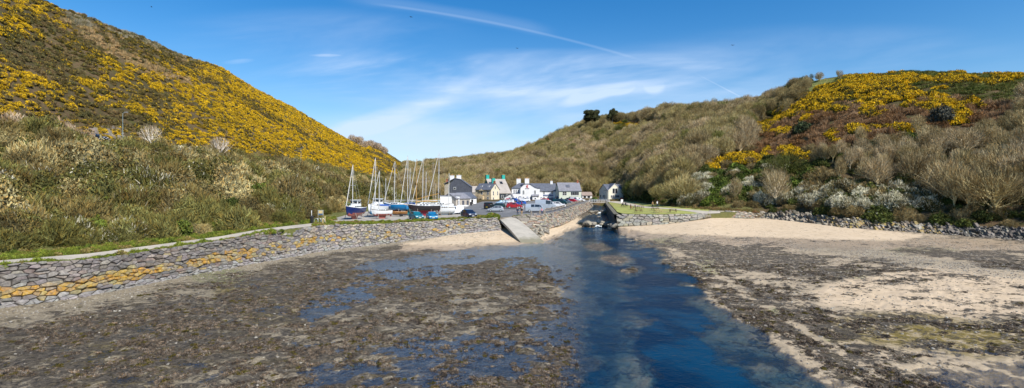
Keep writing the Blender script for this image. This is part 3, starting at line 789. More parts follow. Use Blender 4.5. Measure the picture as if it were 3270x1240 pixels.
top_r = [at(1636, 105.2, 3.45), at(1680, 105.6, 3.5), at(1721, 106.3, 3.55), at(1760, 118, 3.6), at(1792, 130, 3.65), at(1830, 158, 3.75), at(1863, 190, 3.85), at(1882, 222, 3.95)]
bot_r = [at(1652, 101, 1.6), at(1685, 101.5, 1.1), at(1745, 104, .9), at(1790, 117, .7), at(1818, 132, .7), at(1848, 154, .95), at(1880, 184, 1.5), at(1894, 216, 1.8)]
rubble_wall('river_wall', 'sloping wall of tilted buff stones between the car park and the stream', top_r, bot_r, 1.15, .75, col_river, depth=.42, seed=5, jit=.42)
top_b = [at(1940, 204, 4.0), at(1943, 185, 3.95), at(1952, 155, 3.75), at(1964, 130, 3.55), at(1974, 115, 3.45)]
bot_b = [at(1934, 203, 1.7), at(1935, 184, 1.5), at(1941, 154, 1.0), at(1950, 128, .8), at(1962, 112.5, .6)]
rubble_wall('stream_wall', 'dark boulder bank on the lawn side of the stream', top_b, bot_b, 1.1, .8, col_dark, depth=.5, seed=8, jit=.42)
top_f = [at(1968, 113.4, 3.5), at(2026, 112.4, 3.46), at(2100, 112.2, 3.46), at(2173, 113, 3.5), at(2230, 115.8, 3.5), at(2262, 119, 3.3)]
bot_f = [at(1972, 110.2, .95), at(2026, 110.2, 1.05), at(2100, 110.4, 1.15), at(2173, 111.4, 1.6), at(2243, 114.0, 2.45), at(2272, 118, 2.7)]
rubble_wall('lawn_wall', 'battered wall of big grey blocks holding up the picnic lawn', top_f, bot_f, 1.25, .82, col_grey, depth=.3, seed=9, jit=.36, gap=.05)
top_2 = [at(2262, 124.6, 3.75), at(2310, 124.2, 3.75), at(2366, 123.8, 3.75), at(2405, 124.4, 3.3)]
bot_2 = [at(2284, 122.6, 2.2), at(2322, 122.4, 2.1), at(2372, 122.4, 2.0), at(2410, 123.4, 2.0)]
rubble_wall('beach_wall', 'low loose stone wall at the back of the dry sand', top_2, bot_2, .8, .5, col_river, depth=.3, seed=12, jit=.42)

# ------------------------------------------------------------------ plants: prototypes and scatter
def mat_foliage(name, flower=False, rough=.85, trans=.0):
    m_ = bpy.data.materials.new(name); m_.use_nodes = True
    k = N(m_.node_tree); b = k.n['Principled BSDF']
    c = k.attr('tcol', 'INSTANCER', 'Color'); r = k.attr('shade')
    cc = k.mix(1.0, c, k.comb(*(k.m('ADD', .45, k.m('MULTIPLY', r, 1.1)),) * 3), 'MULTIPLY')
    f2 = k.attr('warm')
    cc = k.mix(k.m('MULTIPLY', f2, .55), cc, k.mix(1.0, c, (1.5, 1.05, .55), 'MULTIPLY'))
    if flower:
        fc = k.attr('fcol', 'INSTANCER', 'Color'); fl = k.attr('fl', 'INSTANCER'); q = k.attr('bloom')
        ff = k.m('LESS_THAN', q, fl)
        cc = k.mix(ff, cc, k.mix(1.0, fc, k.comb(*(k.m('ADD', .7, k.m('MULTIPLY', r, .6)),) * 3), 'MULTIPLY'))
    k.l.new(cc, b.inputs['Base Color']); b.inputs['Roughness'].default_value = rough
    b.inputs['Specular IOR Level'].default_value = .2
    return m_
M_fol = mat_foliage('foliage', True)
M_bark = pmat('bark', (.30, .25, .19), .9, var=.25, vs=2.5)
M_barkpale = pmat('pale_bark', (.42, .37, .30), .9, var=.2, vs=2.5)

def rdir(n):
    v = rng.normal(size=(n, 3)); return v / np.linalg.norm(v, axis=1, keepdims=True)
def quads_at(C, D, U, ln, wd):
    """quads centred C, long axis D, width axis U"""
    a = C - D * ln[:, None] / 2; b = C + D * ln[:, None] / 2; w_ = U * wd[:, None] / 2
    V = np.stack([a - w_, a + w_, b + w_ * .5, b - w_ * .5], 1).reshape(-1, 3)
    return V, np.arange(len(C) * 4).reshape(-1, 4)
def perp(D, Rv):
    u_ = np.cross(D, Rv); return u_ / (np.linalg.norm(u_, axis=1, keepdims=True) + 1e-9)
def lump(P, seed, amp=.35, fr=2.4):
    """uneven outline: radius factor from direction"""
    a = fbm(P[:, 0] * fr + P[:, 2] * 1.3 + seed, P[:, 1] * fr - P[:, 2] * 1.7 + seed * 2, seed, 3)
    return 1 - amp + 2 * amp * a
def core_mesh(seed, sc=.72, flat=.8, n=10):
    """dark inner mass added to block light, so that the far side does not show through"""
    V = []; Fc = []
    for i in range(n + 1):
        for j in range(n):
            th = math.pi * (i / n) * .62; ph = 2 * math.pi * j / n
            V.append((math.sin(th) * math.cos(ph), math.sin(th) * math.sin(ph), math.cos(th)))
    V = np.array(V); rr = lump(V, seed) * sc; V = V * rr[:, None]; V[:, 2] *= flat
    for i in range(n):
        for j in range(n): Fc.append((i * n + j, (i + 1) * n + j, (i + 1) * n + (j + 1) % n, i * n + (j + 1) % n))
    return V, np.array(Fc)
def bush(name, n, ln, wd, seed, flat=.85, out=.55, up=.35, core=.72, warm=.3, clump=True, droop=0):
    D0 = rdir(n * 2); D0 = D0[D0[:, 2] > -.22][:n]; n = len(D0)
    rad = lump(D0, seed) * (rng.uniform(.72, 1.06, n))
    P = D0 * rad[:, None]; P[:, 2] *= flat
    D = D0 * out + rdir(n) * (1 - out) + np.array([0, 0, up]); D /= np.linalg.norm(D, axis=1, keepdims=True)
    U = perp(D, rdir(n))
    l_ = ln * rng.uniform(.6, 1.5, n); w_ = wd * rng.uniform(.6, 1.4, n)
    V, Fq = quads_at(P, D, U, l_, w_)
    # clumpy lighter and darker tones from noise
    cn = fbm(D0[:, 0] * 3 + seed, D0[:, 1] * 3 + D0[:, 2] * 2, seed + 5, 3)
    sh = np.clip((cn - .5) * 2.4 + .42 + rng.uniform(-.3, .3, n), 0, 1)
    bl = np.clip(1 - (fbm(D0[:, 0] * 2.6 + 9 + seed, D0[:, 1] * 2.6 - D0[:, 2], seed + 9, 3) * .75 + .25 * (D0[:, 2] * .5 + .5)) + rng.uniform(-.26, .26, n), 0, 1)
    wm = (rng.random(n) < warm).astype(float)
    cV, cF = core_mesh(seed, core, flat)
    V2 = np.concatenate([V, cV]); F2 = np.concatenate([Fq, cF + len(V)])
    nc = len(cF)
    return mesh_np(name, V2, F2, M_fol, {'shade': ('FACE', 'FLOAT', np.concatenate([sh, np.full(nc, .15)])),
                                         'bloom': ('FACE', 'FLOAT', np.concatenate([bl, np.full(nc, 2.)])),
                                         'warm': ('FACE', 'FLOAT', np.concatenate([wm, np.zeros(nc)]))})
def branch_tree(seed, levels=4, nb=4, trunk_h=.32, spread=.55, r0=.028, up=.55, ratio=.66):
    """skeleton of a bare tree of height about 1: list of segments (a,b,ra,rb,level)"""
    rnd = random.Random(seed); segs = []
    def grow(p, d, ln, r, lv):
        if lv > levels: return
        n = 2 if lv else 3; q = p
        for i in range(n):
            d2 = (d + Vector((rnd.gauss(0, .12), rnd.gauss(0, .12), rnd.gauss(0, .05) + .04 * up))).normalized()
            q2 = q + d2 * ln / n; ra = r * (1 - .35 * i / n); rb = r * (1 - .35 * (i + 1) / n)
            segs.append((q, q2, ra, rb, lv)); q, d = q2, d2
            if lv and i < n - 1 and rnd.random() < .8:
                kick(q, d, ln, rb, lv, 1, rnd)
        kick(q, d, ln, r * .65, lv, nb if lv < 2 else 3, rnd)
    def kick(q, d, ln, r, lv, k, rnd):
        for j in range(k):
            a = rnd.uniform(0, 2 * math.pi); s = spread * rnd.uniform(.6, 1.3)
            side = Vector((math.cos(a), math.sin(a), 0))
            nd = (d * (1 - s * .4) + side * s + Vector((0, 0, up * .35))).normalized()
            grow(q, nd, ln * ratio * rnd.uniform(.75, 1.2), r * rnd.uniform(.5, .72), lv + 1)
    grow(Vector((0, 0, -.03)), Vector((rnd.uniform(-.08, .08), rnd.uniform(-.08, .08), 1)).normalized(), trunk_h, r0, 0)
    top = max(s[1].z for s in segs)
    k = 1 / top
    return [(a * k, b * k, ra, rb, lv) for a, b, ra, rb, lv in segs]
def prisms(segs, n=4):
    V = []; Fc = []
    for a, b, ra, rb, lv in segs:
        q = (b - a).to_track_quat('Z', 'Y'); o = len(V)
        for p, r in ((a, ra), (b, rb)):
            for i in range(n):
                t = 2 * math.pi * i / n; V.append(tuple(p + q @ Vector((r * math.cos(t), r * math.sin(t), 0))))
        for i in range(n): Fc.append((o + i, o + (i + 1) % n, o + n + (i + 1) % n, o + n + i))
    return np.array(V), np.array(Fc)
def tree_meshes(nm, seed, twigs=1900, rx=.40, zc=.56, rz=.44, nl=22, tl=.10, tw=.0060, r0=.024, fan=.35, inner=.45):
    """(trunk mesh, crown mesh): trunk with long limbs, and a dome of branchlets and fine twigs"""
    rnd = random.Random(seed); lim = []; fine = []
    def P3(p): return Vector(p)
    def arc(a, b, ra, rb, n, lst, sag=.18, lv=1):
        pts = []
        for i in range(n + 1):
            f = i / n; p = a.lerp(b, f); p = p + Vector((0, 0, -sag * (b - a).length * math.sin(f * math.pi))) * .5
            p += Vector((rnd.gauss(0, .008), rnd.gauss(0, .008), rnd.gauss(0, .006))) * (0 < i < n); pts.append(p)
        for i in range(n):
            f0, f1 = i / n, (i + 1) / n
            lst.append((pts[i], pts[i + 1], ra + (rb - ra) * f0, ra + (rb - ra) * f1, lv))
        return pts
    def surf(d, k=1.0):
        a = float(lump(np.array([[d.x, d.y, d.z]]), seed, .28, 1.8)[0])
        return Vector((d.x * rx * k * a, d.y * rx * k * a, zc + d.z * rz * k * (a if d.z > 0 else 1)))
    lean = Vector((rnd.uniform(-.05, .05), rnd.uniform(-.05, .05), 0))
    tp = arc(Vector((0, 0, -.04)), Vector((0, 0, .62)) + lean * 2, r0, r0 * .35, 5, lim, 0, 0)
    for i in range(nl):
        ph = 2 * math.pi * (i * .618) + rnd.uniform(-.3, .3); zz = rnd.uniform(-.25, .95); rr = math.sqrt(max(0, 1 - zz * zz))
        d = Vector((math.cos(ph) * rr, math.sin(ph) * rr, zz)); e = surf(d, .92)
        h_ = rnd.uniform(.10, .42) * (1 if zz > 0 else .6); st = Vector((0, 0, h_)) + lean * h_ * 2
        pts = arc(st, e, r0 * rnd.uniform(.4, .6), .0028, 4, lim)
        for k_ in range(6):
            f = rnd.uniform(.35, .9); j_ = min(3, int(f * 4)); q = pts[j_].lerp(pts[j_ + 1], f * 4 - j_)
            d2 = (d + Vector((rnd.gauss(0, .45), rnd.gauss(0, .45), rnd.gauss(0, .35)))).normalized()
            arc(q, surf(d2, rnd.uniform(.85, 1.05)), .0045, .0018, 2, fine, .12, 3)
    q4 = {'shade': [], 'bloom': [], 'warm': []}
    tV, tF = prisms(lim, 5)
    tm = mesh_np(nm + '_trunk', tV, tF, M_fol, {'shade': ('FACE', 'FLOAT', np.full(len(tF), 1.25)), 'bloom': ('FACE', 'FLOAT', np.full(len(tF), 2.)), 'warm': ('FACE', 'FLOAT', np.zeros(len(tF)))})
    fV, fF = prisms(fine, 3)
    D0 = rdir(twigs * 2); D0 = D0[D0[:, 2] > -.85][:twigs]; n = len(D0)
    a = lump(D0, seed, .28, 1.8)
    rad = np.where(rng.random(n) < inner, rng.uniform(.35, .85, n), rng.uniform(.78, 1.05, n))
    Pn = np.stack([D0[:, 0] * rx * rad * a, D0[:, 1] * rx * rad * a, zc + D0[:, 2] * rz * rad * np.where(D0[:, 2] > 0, a, 1)], 1)
    D = D0 * fan + rdir(n) * .35 + np.array([0, 0, .7]); D /= np.linalg.norm(D, axis=1, keepdims=True)
    U = perp(D, rdir(n)); l_ = tl * rng.uniform(.5, 1.5, n)
    qV, qF = quads_at(Pn, D, U, l_, tw * rng.uniform(.7, 1.5, n))
    V = np.concatenate([fV, qV]); Fq = np.concatenate([fF, qF + len(fV)]); k = len(Fq); cen = V[Fq].mean(1)
    cn = fbm(cen[:, 0] * 6 + seed, cen[:, 1] * 6 + cen[:, 2] * 5, seed, 3)
    sh = np.clip((cn - .5) * 2.6 + .46 + rng.uniform(-.25, .25, k), 0, 1); sh[:len(fF)] = sh[:len(fF)] + .55
    bl = np.clip(1 - fbm(cen[:, 0] * 6 + 4, cen[:, 1] * 6 + cen[:, 2] * 6, seed + 3, 3) + rng.uniform(-.1, .1, k), 0, 1); bl[:len(fF)] = 2
    cm = mesh_np(nm + '_crown', V, Fq, M_fol, {'shade': ('FACE', 'FLOAT', sh), 'bloom': ('FACE', 'FLOAT', bl), 'warm': ('FACE', 'FLOAT', (rng.random(k) < .3).astype(float))})
    return tm, cm
def join_np(name, meshes):
    Vs = []; Fs = []; at2 = {'shade': [], 'bloom': [], 'warm': []}; o = 0
    for m_ in meshes:
        v_ = np.empty(len(m_.vertices) * 3, np.float32); m_.vertices.foreach_get('co', v_); Vs.append(v_.reshape(-1, 3))
        f_ = np.empty(len(m_.loops), np.int32); m_.loops.foreach_get('vertex_index', f_); Fs.append(f_.reshape(-1, 4) + o); o += len(m_.vertices)
        for k_ in at2:
            a = np.empty(len(m_.polygons), np.float32); m_.attributes[k_].data.foreach_get('value', a); at2[k_].append(a)
    return mesh_np(name, np.concatenate(Vs), np.concatenate(Fs), M_fol, {k_: ('FACE', 'FLOAT', np.concatenate(a)) for k_, a in at2.items()})

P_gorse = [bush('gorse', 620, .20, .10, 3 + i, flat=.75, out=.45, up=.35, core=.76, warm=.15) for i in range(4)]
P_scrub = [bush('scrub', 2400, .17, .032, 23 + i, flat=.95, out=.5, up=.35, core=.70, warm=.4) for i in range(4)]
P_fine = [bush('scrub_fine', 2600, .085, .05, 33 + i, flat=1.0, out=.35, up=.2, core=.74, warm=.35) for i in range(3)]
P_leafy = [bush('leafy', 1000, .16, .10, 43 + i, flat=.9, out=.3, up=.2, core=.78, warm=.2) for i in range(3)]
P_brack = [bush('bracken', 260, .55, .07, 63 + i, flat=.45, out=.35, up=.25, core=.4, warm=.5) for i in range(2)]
P_tussock = [bush('tussock', 260, .75, .045, 73 + i, flat=.5, out=.5, up=1.0, core=.3, warm=.4) for i in range(2)]
T_kinds = [tree_meshes('tree', 101 + i, rx=a_, zc=b_, rz=c_, fan=.5) for i, (a_, b_, c_) in enumerate([(.42, .54, .44), (.36, .56, .43), (.46, .52, .44), (.38, .58, .42)])]
T_birch = [tree_meshes('birch', 141 + i, twigs=1100, rx=.24 + .03 * i, zc=.60, rz=.40, nl=11, tw=.0055, r0=.018, fan=.3) for i in range(3)]
T_sparse = [tree_meshes('sparse_tree', 171 + i, twigs=420, rx=.44, zc=.54, rz=.46, nl=20, tw=.008, r0=.034) for i in range(2)]
P_tree = [join_np('wood_tree', t) for t in T_kinds]
P_birch = [join_np('wood_birch', t) for t in T_birch]

def scatter_group(name, protos):
    c = bpy.data.collections.new(name + '_source')
    for i, m_ in enumerate(protos): c.objects.link(bpy.data.objects.new(f'{name}_source_{i:02d}', m_))
    return c
def scatter(name, protos, P, S, Rz, tilt, kind, tcol, fl=None, fcol=None, label=None, cat=None):
    n = len(P)
    if not n: return None
    fl = np.zeros(n) if fl is None else fl; fcol = np.ones((n, 3)) * .5 if fcol is None else fcol
    rot = np.stack([tilt[:, 0], tilt[:, 1], Rz], 1)
    one = np.ones((n, 1))
    me_ = mesh_np(name, P, np.zeros((0, 4), int), None, {'kind_id': ('POINT', 'INT', kind), 'rotv': ('POINT', 'FLOAT_VECTOR', rot), 'sclv': ('POINT', 'FLOAT_VECTOR', S),
        'tcol': ('POINT', 'FLOAT_COLOR', np.concatenate([tcol, one], 1)), 'fcol': ('POINT', 'FLOAT_COLOR', np.concatenate([fcol, one], 1)), 'fl': ('POINT', 'FLOAT', fl)})
    o = link(bpy.data.objects.new(name, me_)); tag(o, label, cat, kind='stuff')
    g = bpy.data.node_groups.new(name + '_scatter', 'GeometryNodeTree')
    g.interface.new_socket('Geometry', in_out='INPUT', socket_type='NodeSocketGeometry'); g.interface.new_socket('Geometry', in_out='OUTPUT', socket_type='NodeSocketGeometry')
    nn = g.nodes; gi = nn.new('NodeGroupInput'); go = nn.new('NodeGroupOutput'); ip = nn.new('GeometryNodeInstanceOnPoints'); ci = nn.new('GeometryNodeCollectionInfo')
    ci.inputs['Collection'].default_value = scatter_group(name, protos); ci.inputs['Separate Children'].default_value = True; ci.inputs['Reset Children'].default_value = True
    def na(nm, ty):
        a = nn.new('GeometryNodeInputNamedAttribute'); a.data_type = ty; a.inputs['Name'].default_value = nm; return a.outputs['Attribute']
    e = nn.new('FunctionNodeEulerToRotation'); L_k = g.links.new
    L_k(na('rotv', 'FLOAT_VECTOR'), e.inputs[0]); L_k(gi.outputs[0], ip.inputs['Points']); L_k(ci.outputs[0], ip.inputs['Instance'])
    ip.inputs['Pick Instance'].default_value = True
    L_k(na('kind_id', 'INT'), ip.inputs['Instance Index']); L_k(e.outputs[0], ip.inputs['Rotation']); L_k(na('sclv', 'FLOAT_VECTOR'), ip.inputs['Scale'])
    L_k(ip.outputs[0], go.inputs[0])
    md = o.modifiers.new('scatter', 'NODES'); md.node_group = g
    return o

def sample_land(px0, px1, t0, t1, spacing, seed):
    """points evenly spread over the land between two bearings and two profile values"""
    r_ = np.random.default_rng(seed)
    # estimate area per cell of a coarse grid, then draw
    a = np.linspace(px0, px1, 160); b = np.linspace(t0, t1, 60)
    A, B = np.meshgrid(a, b, indexing='ij'); Y, z = land_at_t(A, B); X = (A - CX) * Y / F
    P = np.stack([X, Y, z], -1)
    e1 = P[1:, :-1] - P[:-1, :-1]; e2 = P[:-1, 1:] - P[:-1, :-1]
    ar = np.linalg.norm(np.cross(e1, e2), axis=-1)
    cnt = r_.poisson(ar / spacing ** 2)
    I, J = np.nonzero(cnt); rep = cnt[I, J]
    I = np.repeat(I, rep); J = np.repeat(J, rep); m = len(I)
    pa = a[I] + r_.random(m) * (a[1] - a[0]); pt = b[J] + r_.random(m) * (b[1] - b[0])
    Y, z = land_at_t(pa, pt); X = (pa - CX) * Y / F
    py = HY - (z - CZ) * F / Y
    return X, Y, z, pa, py, pt
def mixc(a, b, t): return np.asarray(a)[None, :] * (1 - t[:, None]) + np.asarray(b)[None, :] * t[:, None]
def S3(s, sy): return np.stack([s, s, s * sy], 1)
def tl(n, a): return rng.normal(size=(n, 2)) * a
YEL = np.array([.80, .50, .012])

# left hill: gorse in bloom with brown heath between
def yellow_left(x, y, px, py, t):
    """share of bloom"""
    along = y; upc = t - 3
    n = fbm(along / 46 + upc * 1.6, upc * 5.2 + along / 120, 77, 4); n2 = fbm(x / 7, y / 7, 78, 3)
    k = (n - .5) * 3.0 + (n2 - .5) * 1.4 + .62
    k += .50 * sstep(px, 430, 760) + .35 * sstep(-py, -90, 0) * (px < 330)
    k -= .75 * ell(px, py, 200, 185, 220, 80) + .30 * ell(px, py, 330, 320, 260, 70) + .5 * ell(px, py, 280, 400, 420, 46)
    k += .45 * ell(px, py, 60, 265, 110, 60) + .3 * ell(px, py, 430, 260, 160, 35)
    k -= .6 * sstep(px, 1160, 1210)
    return k
def bare_left(px, py):
    # the strip of dry grass running down the slope, and the stony crest
    c = np.interp(px, [200, 270, 340, 420, 520, 600], [62, 95, 150, 195, 230, 262]); wdt = np.interp(px, [200, 300, 420, 600], [10, 26, 20, 6])
    a = np.exp(-((py - c) / wdt) ** 2) * (px > 190) * (px < 610)
    sky_ = np.interp(px, [200, 280, 420, 560, 640], [40, 57, 95, 146, 176]); b = np.exp(-((py - sky_ - 16) / 17) ** 2) * (px > 215) * (px < 640)
    return a, b
X, Y, Z, PX_, PY_, T_ = sample_land(-700, 1290, 3.0, 4.25, 1.55, 1)
a_, b_ = bare_left(PX_, PY_)
u_ = rng.random(len(X)); far = np.clip(Y / 260, .6, 2.2)
keepg = (u_ > (a_ * .93 + b_ * .6)) & (rng.random(len(X)) < np.clip(1.15 / far, .4, 1))
k_ = keepg; n = k_.sum(); yl = yellow_left(X[k_], Y[k_], PX_[k_], PY_[k_], T_[k_])
sc_ = rng.uniform(.75, 1.35, n) * np.clip(far[k_], .85, 1.5)
fl = np.clip(yl * .55 + .03 + rng.normal(0, .10, n), 0, .58) * (rng.random(n) > .15)
dark = rng.random(n)
tc = mixc((.085, .078, .020), (.19, .14, .05), np.clip(.35 + .5 * (fbm(X[k_] / 15, Y[k_] / 15, 3) - .5) * 3 + .4 * (dark - .5), 0, 1))
brn = fl < .12; tc[brn] = mixc((.19, .135, .06), (.13, .125, .045), dark)[brn]; fl = np.maximum(fl, rng.uniform(0, .16, n))
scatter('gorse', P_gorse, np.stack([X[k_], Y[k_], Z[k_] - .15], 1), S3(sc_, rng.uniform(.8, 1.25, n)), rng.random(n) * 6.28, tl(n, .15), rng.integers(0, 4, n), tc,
        fl, np.tile(YEL, (n, 1)) * rng.uniform(.75, 1.1, (n, 1)), 'yellow flowering gorse and brown heath covering the steep left hillside', 'gorse')
k_ = ~keepg; n = k_.sum(); k_ = k_ & (rng.random(len(X)) < .8); n = k_.sum()
stn = (b_[k_] > .4)[:, None]
tc = np.where(stn, mixc((.33, .31, .24), (.15, .15, .07), rng.random(n)), mixc((.42, .31, .17), (.30, .24, .12), rng.random(n)))
scatter('dry_grass', P_brack + P_tussock, np.stack([X[k_], Y[k_], Z[k_] - .1], 1), S3(rng.uniform(.8, 1.5, n), rng.uniform(.7, 1.2, n)), rng.random(n) * 6.28, tl(n, .2), rng.integers(0, 4, n), tc,
        label='dry tan grass in bare strips near the crest of the left hill', cat='grass')

# lower left slope: blackthorn scrub between path and road
X, Y, Z, PX_, PY_, T_ = sample_land(-500, 1400, 1.0, 2.03, 1.62, 2)
m_ = (T_ < 1.90) | (rng.random(len(X)) < .25)
m_ &= ~((T_ > 1.8) & (PX_ > 262) & (PX_ < 402))
m_ &= ~((T_ > 1.72) & (PX_ > 262) & (PX_ < 402) & (rng.random(len(X)) < .7))
X, Y, Z, PX_, PY_, T_ = [q[m_] for q in (X, Y, Z, PX_, PY_, T_)]
n = len(X); nz = fbm(X / 9, Y / 9, 91); nz2 = fbm(X / 5, Y / 5, 92)
edge = T_ < 1.10
green = (nz2 + rng.normal(0, .06, n) > .58) & (rng.random(n) < .75) | (edge & (rng.random(n) < .3))
big_ = np.clip(1.5 + 1.6 * (nz - .3), .9, 2.2) * rng.choice([.5, .8, 1.1, 1.75], n) * rng.uniform(.85, 1.15, n)
big_ = np.where(edge, big_ * .7, big_)
tc = mixc((.15, .125, .045), (.32, .275, .13), np.clip((nz - .5) * 2 + .4 + rng.normal(0, .4, n), 0, 1)) * rng.uniform(.5, 1.4, (n, 1))
ol = fbm(X / 7, Y / 7, 96) + rng.normal(0, .10, n) > .54
tc[ol] = mixc((.105, .105, .028), (.19, .185, .06), rng.random(n))[ol]
straw = (T_ > 1.86) & (PX_ < 330); tc[straw] = mixc((.36, .28, .19), (.24, .19, .12), rng.random(n))[straw]
fl = np.clip((fbm(X / 8, Y / 8, 93) - .50) * 1.6 + .04, 0, .22) * (~straw) * (rng.random(n) < .35)
sel = ~green
S_ = S3(big_, rng.uniform(.9, 1.5, n))
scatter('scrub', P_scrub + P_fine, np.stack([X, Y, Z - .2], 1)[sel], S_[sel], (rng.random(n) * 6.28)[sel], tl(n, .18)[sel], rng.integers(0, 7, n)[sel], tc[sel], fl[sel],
        np.tile((.50, .46, .33), (sel.sum(), 1)), 'grey brown blackthorn scrub on the bank between path and road', 'scrub')
sel = green; ng = sel.sum()
tcg = mixc((.06, .085, .016), (.15, .19, .028), np.clip(rng.random(ng) + .3 * edge[sel], 0, 1))
scatter('green_undergrowth', P_leafy, np.stack([X, Y, Z - .2], 1)[sel], (S_ * .62)[sel], (rng.random(n) * 6.28)[sel], tl(n, .18)[sel], rng.integers(0, 3, n)[sel], tcg,
        label='bright green leafy undergrowth among the scrub of the left bank', cat='undergrowth')

# right side and the valley: what grows where
def inpoly(pts, PX, PY): return seg_mask(pts, PX, PY, 2) > .5
GB = [(2560, 345, 50, 15), (2620, 318, 60, 18), (2700, 290, 85, 25), (2660, 345, 50, 12), (2800, 270, 95, 26), (2890, 252, 75, 14), (2850, 300, 80, 22), (2870, 325, 40, 15),
      (2780, 330, 30, 25), (2800, 362, 30, 12), (3050, 250, 50, 12), (3150, 255, 65, 12), (3210, 246, 50, 8), (2760, 248, 60, 8), (2440, 402, 40, 10), (2480, 378, 32, 9), (2420, 418, 28, 9),
      (2500, 422, 25, 9), (2350, 460, 34, 13), (2660, 428, 26, 14), (2745, 410, 34, 11), (2800, 405, 25, 12), (2890, 410, 48, 14), (2670, 448, 20, 9), (3000, 345, 70, 22), (3060, 372, 40, 26),
      (2970, 312, 44, 10), (3110, 335, 40, 12), (2400, 500, 60, 12), (2350, 508, 50, 10), (2300, 520, 50, 12), (2520, 490, 20, 18), (2560, 500, 25, 13), (2290, 492, 30, 9), (2275, 530, 20, 13),
      (2455, 480, 20, 10), (2010, 398, 60, 7), (1905, 440, 12, 5), (2170, 400, 30, 8), (2520, 368, 30, 8), (2590, 372, 26, 6), (2990, 285, 30, 8), (2480, 350, 20, 8), (2510, 640, 12, 10)]
X, Y, Z, PX_, PY_, T_ = sample_land(1290, 4250, 1.0, 4.3, 3.0, 4)
n = len(X); wj = (fbm(X / 8, Y / 8, 55) - .5); qx = PX_ + wj * 60; qy = PY_ + (fbm(X / 6, Y / 6, 56) - .5) * 30
gor = np.zeros(n)
for (cx, cy, rx, ry) in GB: gor = np.maximum(gor, 1.2 - ((qx - cx) / rx) ** 2 - ((qy - cy - 4) / ry) ** 2)
gor[PX_ > 3300] = (fbm(X / 10, Y / 10, 60)[PX_ > 3300] - .62) * 4
grass_top = inpoly([(2630, 290), (2700, 235), (2900, 225), (3400, 225), (3400, 300), (3100, 335), (2850, 345), (2600, 340)], qx, qy)
bracken = inpoly([(2380, 470), (2440, 400), (2560, 330), (2700, 330), (3000, 320), (3260, 330), (3180, 400), (3000, 420), (2850, 445), (2700, 470), (2560, 480), (2450, 500)], qx, qy) | inpoly([(1930, 395), (2090, 385), (2170, 395), (2110, 425), (1960, 425)], qx, qy)
white = inpoly([(2440, 640), (2560, 600), (2700, 590), (2800, 610), (2960, 610), (2980, 690), (2850, 705), (2600, 690), (2440, 690)], qx, qy) | inpoly([(2170, 645), (2235, 560), (2275, 570), (2230, 650)], qx, qy) | inpoly([(2290, 555), (2500, 520), (2530, 545), (2400, 620), (2300, 600)], qx, qy) & (fbm(X / 4, Y / 4, 61) > .52)
grn_ = inpoly([(2250, 560), (2340, 530), (2420, 545), (2600, 530), (2640, 600), (2560, 620), (2480, 600), (2380, 640), (2260, 660)], qx, qy) & (fbm(X / 5, Y / 5, 62) > .46)
kind_ = np.full(n, 0)                 # 0 wood
kind_[grn_] = 4; kind_[white] = 3; kind_[bracken] = 2; kind_[grass_top] = 5; kind_[gor > 0] = 1
# fine cover for gorse, bracken and grass
Xf, Yf, Zf, PXf, PYf, Tf = sample_land(1850, 4250, 1.3, 4.2, 1.7, 5)
nf = len(Xf); wj = (fbm(Xf / 8, Yf / 8, 55) - .5); qx = PXf + wj * 60; qy = PYf + (fbm(Xf / 6, Yf / 6, 56) - .5) * 30
gf = np.zeros(nf)
for (cx, cy, rx, ry) in GB: gf = np.maximum(gf, 1.15 - ((qx - cx) / rx) ** 2 - ((qy - cy - 4) / ry) ** 2)
gf[PXf > 3300] = (fbm(Xf / 10, Yf / 10, 60)[PXf > 3300] - .62) * 4
sel = gf > 0; m = sel.sum()
tc = mixc((.05, .058, .014), (.11, .09, .03), rng.random(m))
scatter('hilltop_gorse', P_gorse, np.stack([Xf, Yf, Zf - .1], 1)[sel], S3(rng.uniform(1.1, 1.9, m), rng.uniform(.9, 1.3, m)), rng.random(m) * 6.28, tl(m, .12), rng.integers(0, 4, m), tc,
        np.clip(.50 + rng.normal(0, .12, m), .15, .8), np.tile(YEL, (m, 1)), 'patches of yellow gorse on the brown slope of the right hill', 'gorse')
brf = (inpoly([(2380, 470), (2440, 400), (2560, 330), (2700, 330), (3000, 320), (3260, 330), (3180, 400), (3000, 420), (2850, 445), (2700, 470), (2560, 480), (2450, 500)], qx, qy) | inpoly([(1930, 395), (2090, 385), (2170, 395), (2110, 425), (1960, 425)], qx, qy)) & (gf <= 0)
m = brf.sum(); hz = fbm(Xf / 7, Yf / 7, 64)[brf]
tc = mixc((.20, .115, .05), (.30, .205, .12), np.clip((hz - .5) * 3 + .5, 0, 1))
scatter('bracken', P_brack + P_tussock, np.stack([Xf, Yf, Zf - .1], 1)[brf], S3(rng.uniform(1.0, 1.8, m), rng.uniform(.7, 1.2, m)), rng.random(m) * 6.28, tl(m, .2), rng.integers(0, 4, m), tc,
        label='rust brown dead bracken across the middle of the right hill', cat='bracken')
gt = inpoly([(2630, 290), (2700, 235), (2900, 225), (3400, 225), (3400, 300), (3100, 335), (2850, 345), (2600, 340)], qx, qy) & (gf <= 0)
m = gt.sum()
scatter('hilltop_grass', P_tussock, np.stack([Xf, Yf, Zf - .1], 1)[gt], S3(rng.uniform(1.0, 1.9, m), rng.uniform(.3, .6, m)), rng.random(m) * 6.28, tl(m, .1), rng.integers(0, 2, m), mixc((.10, .15, .03), (.22, .22, .07), rng.random(m)),
        label='green grass between the gorse on the right hilltop', cat='grass')
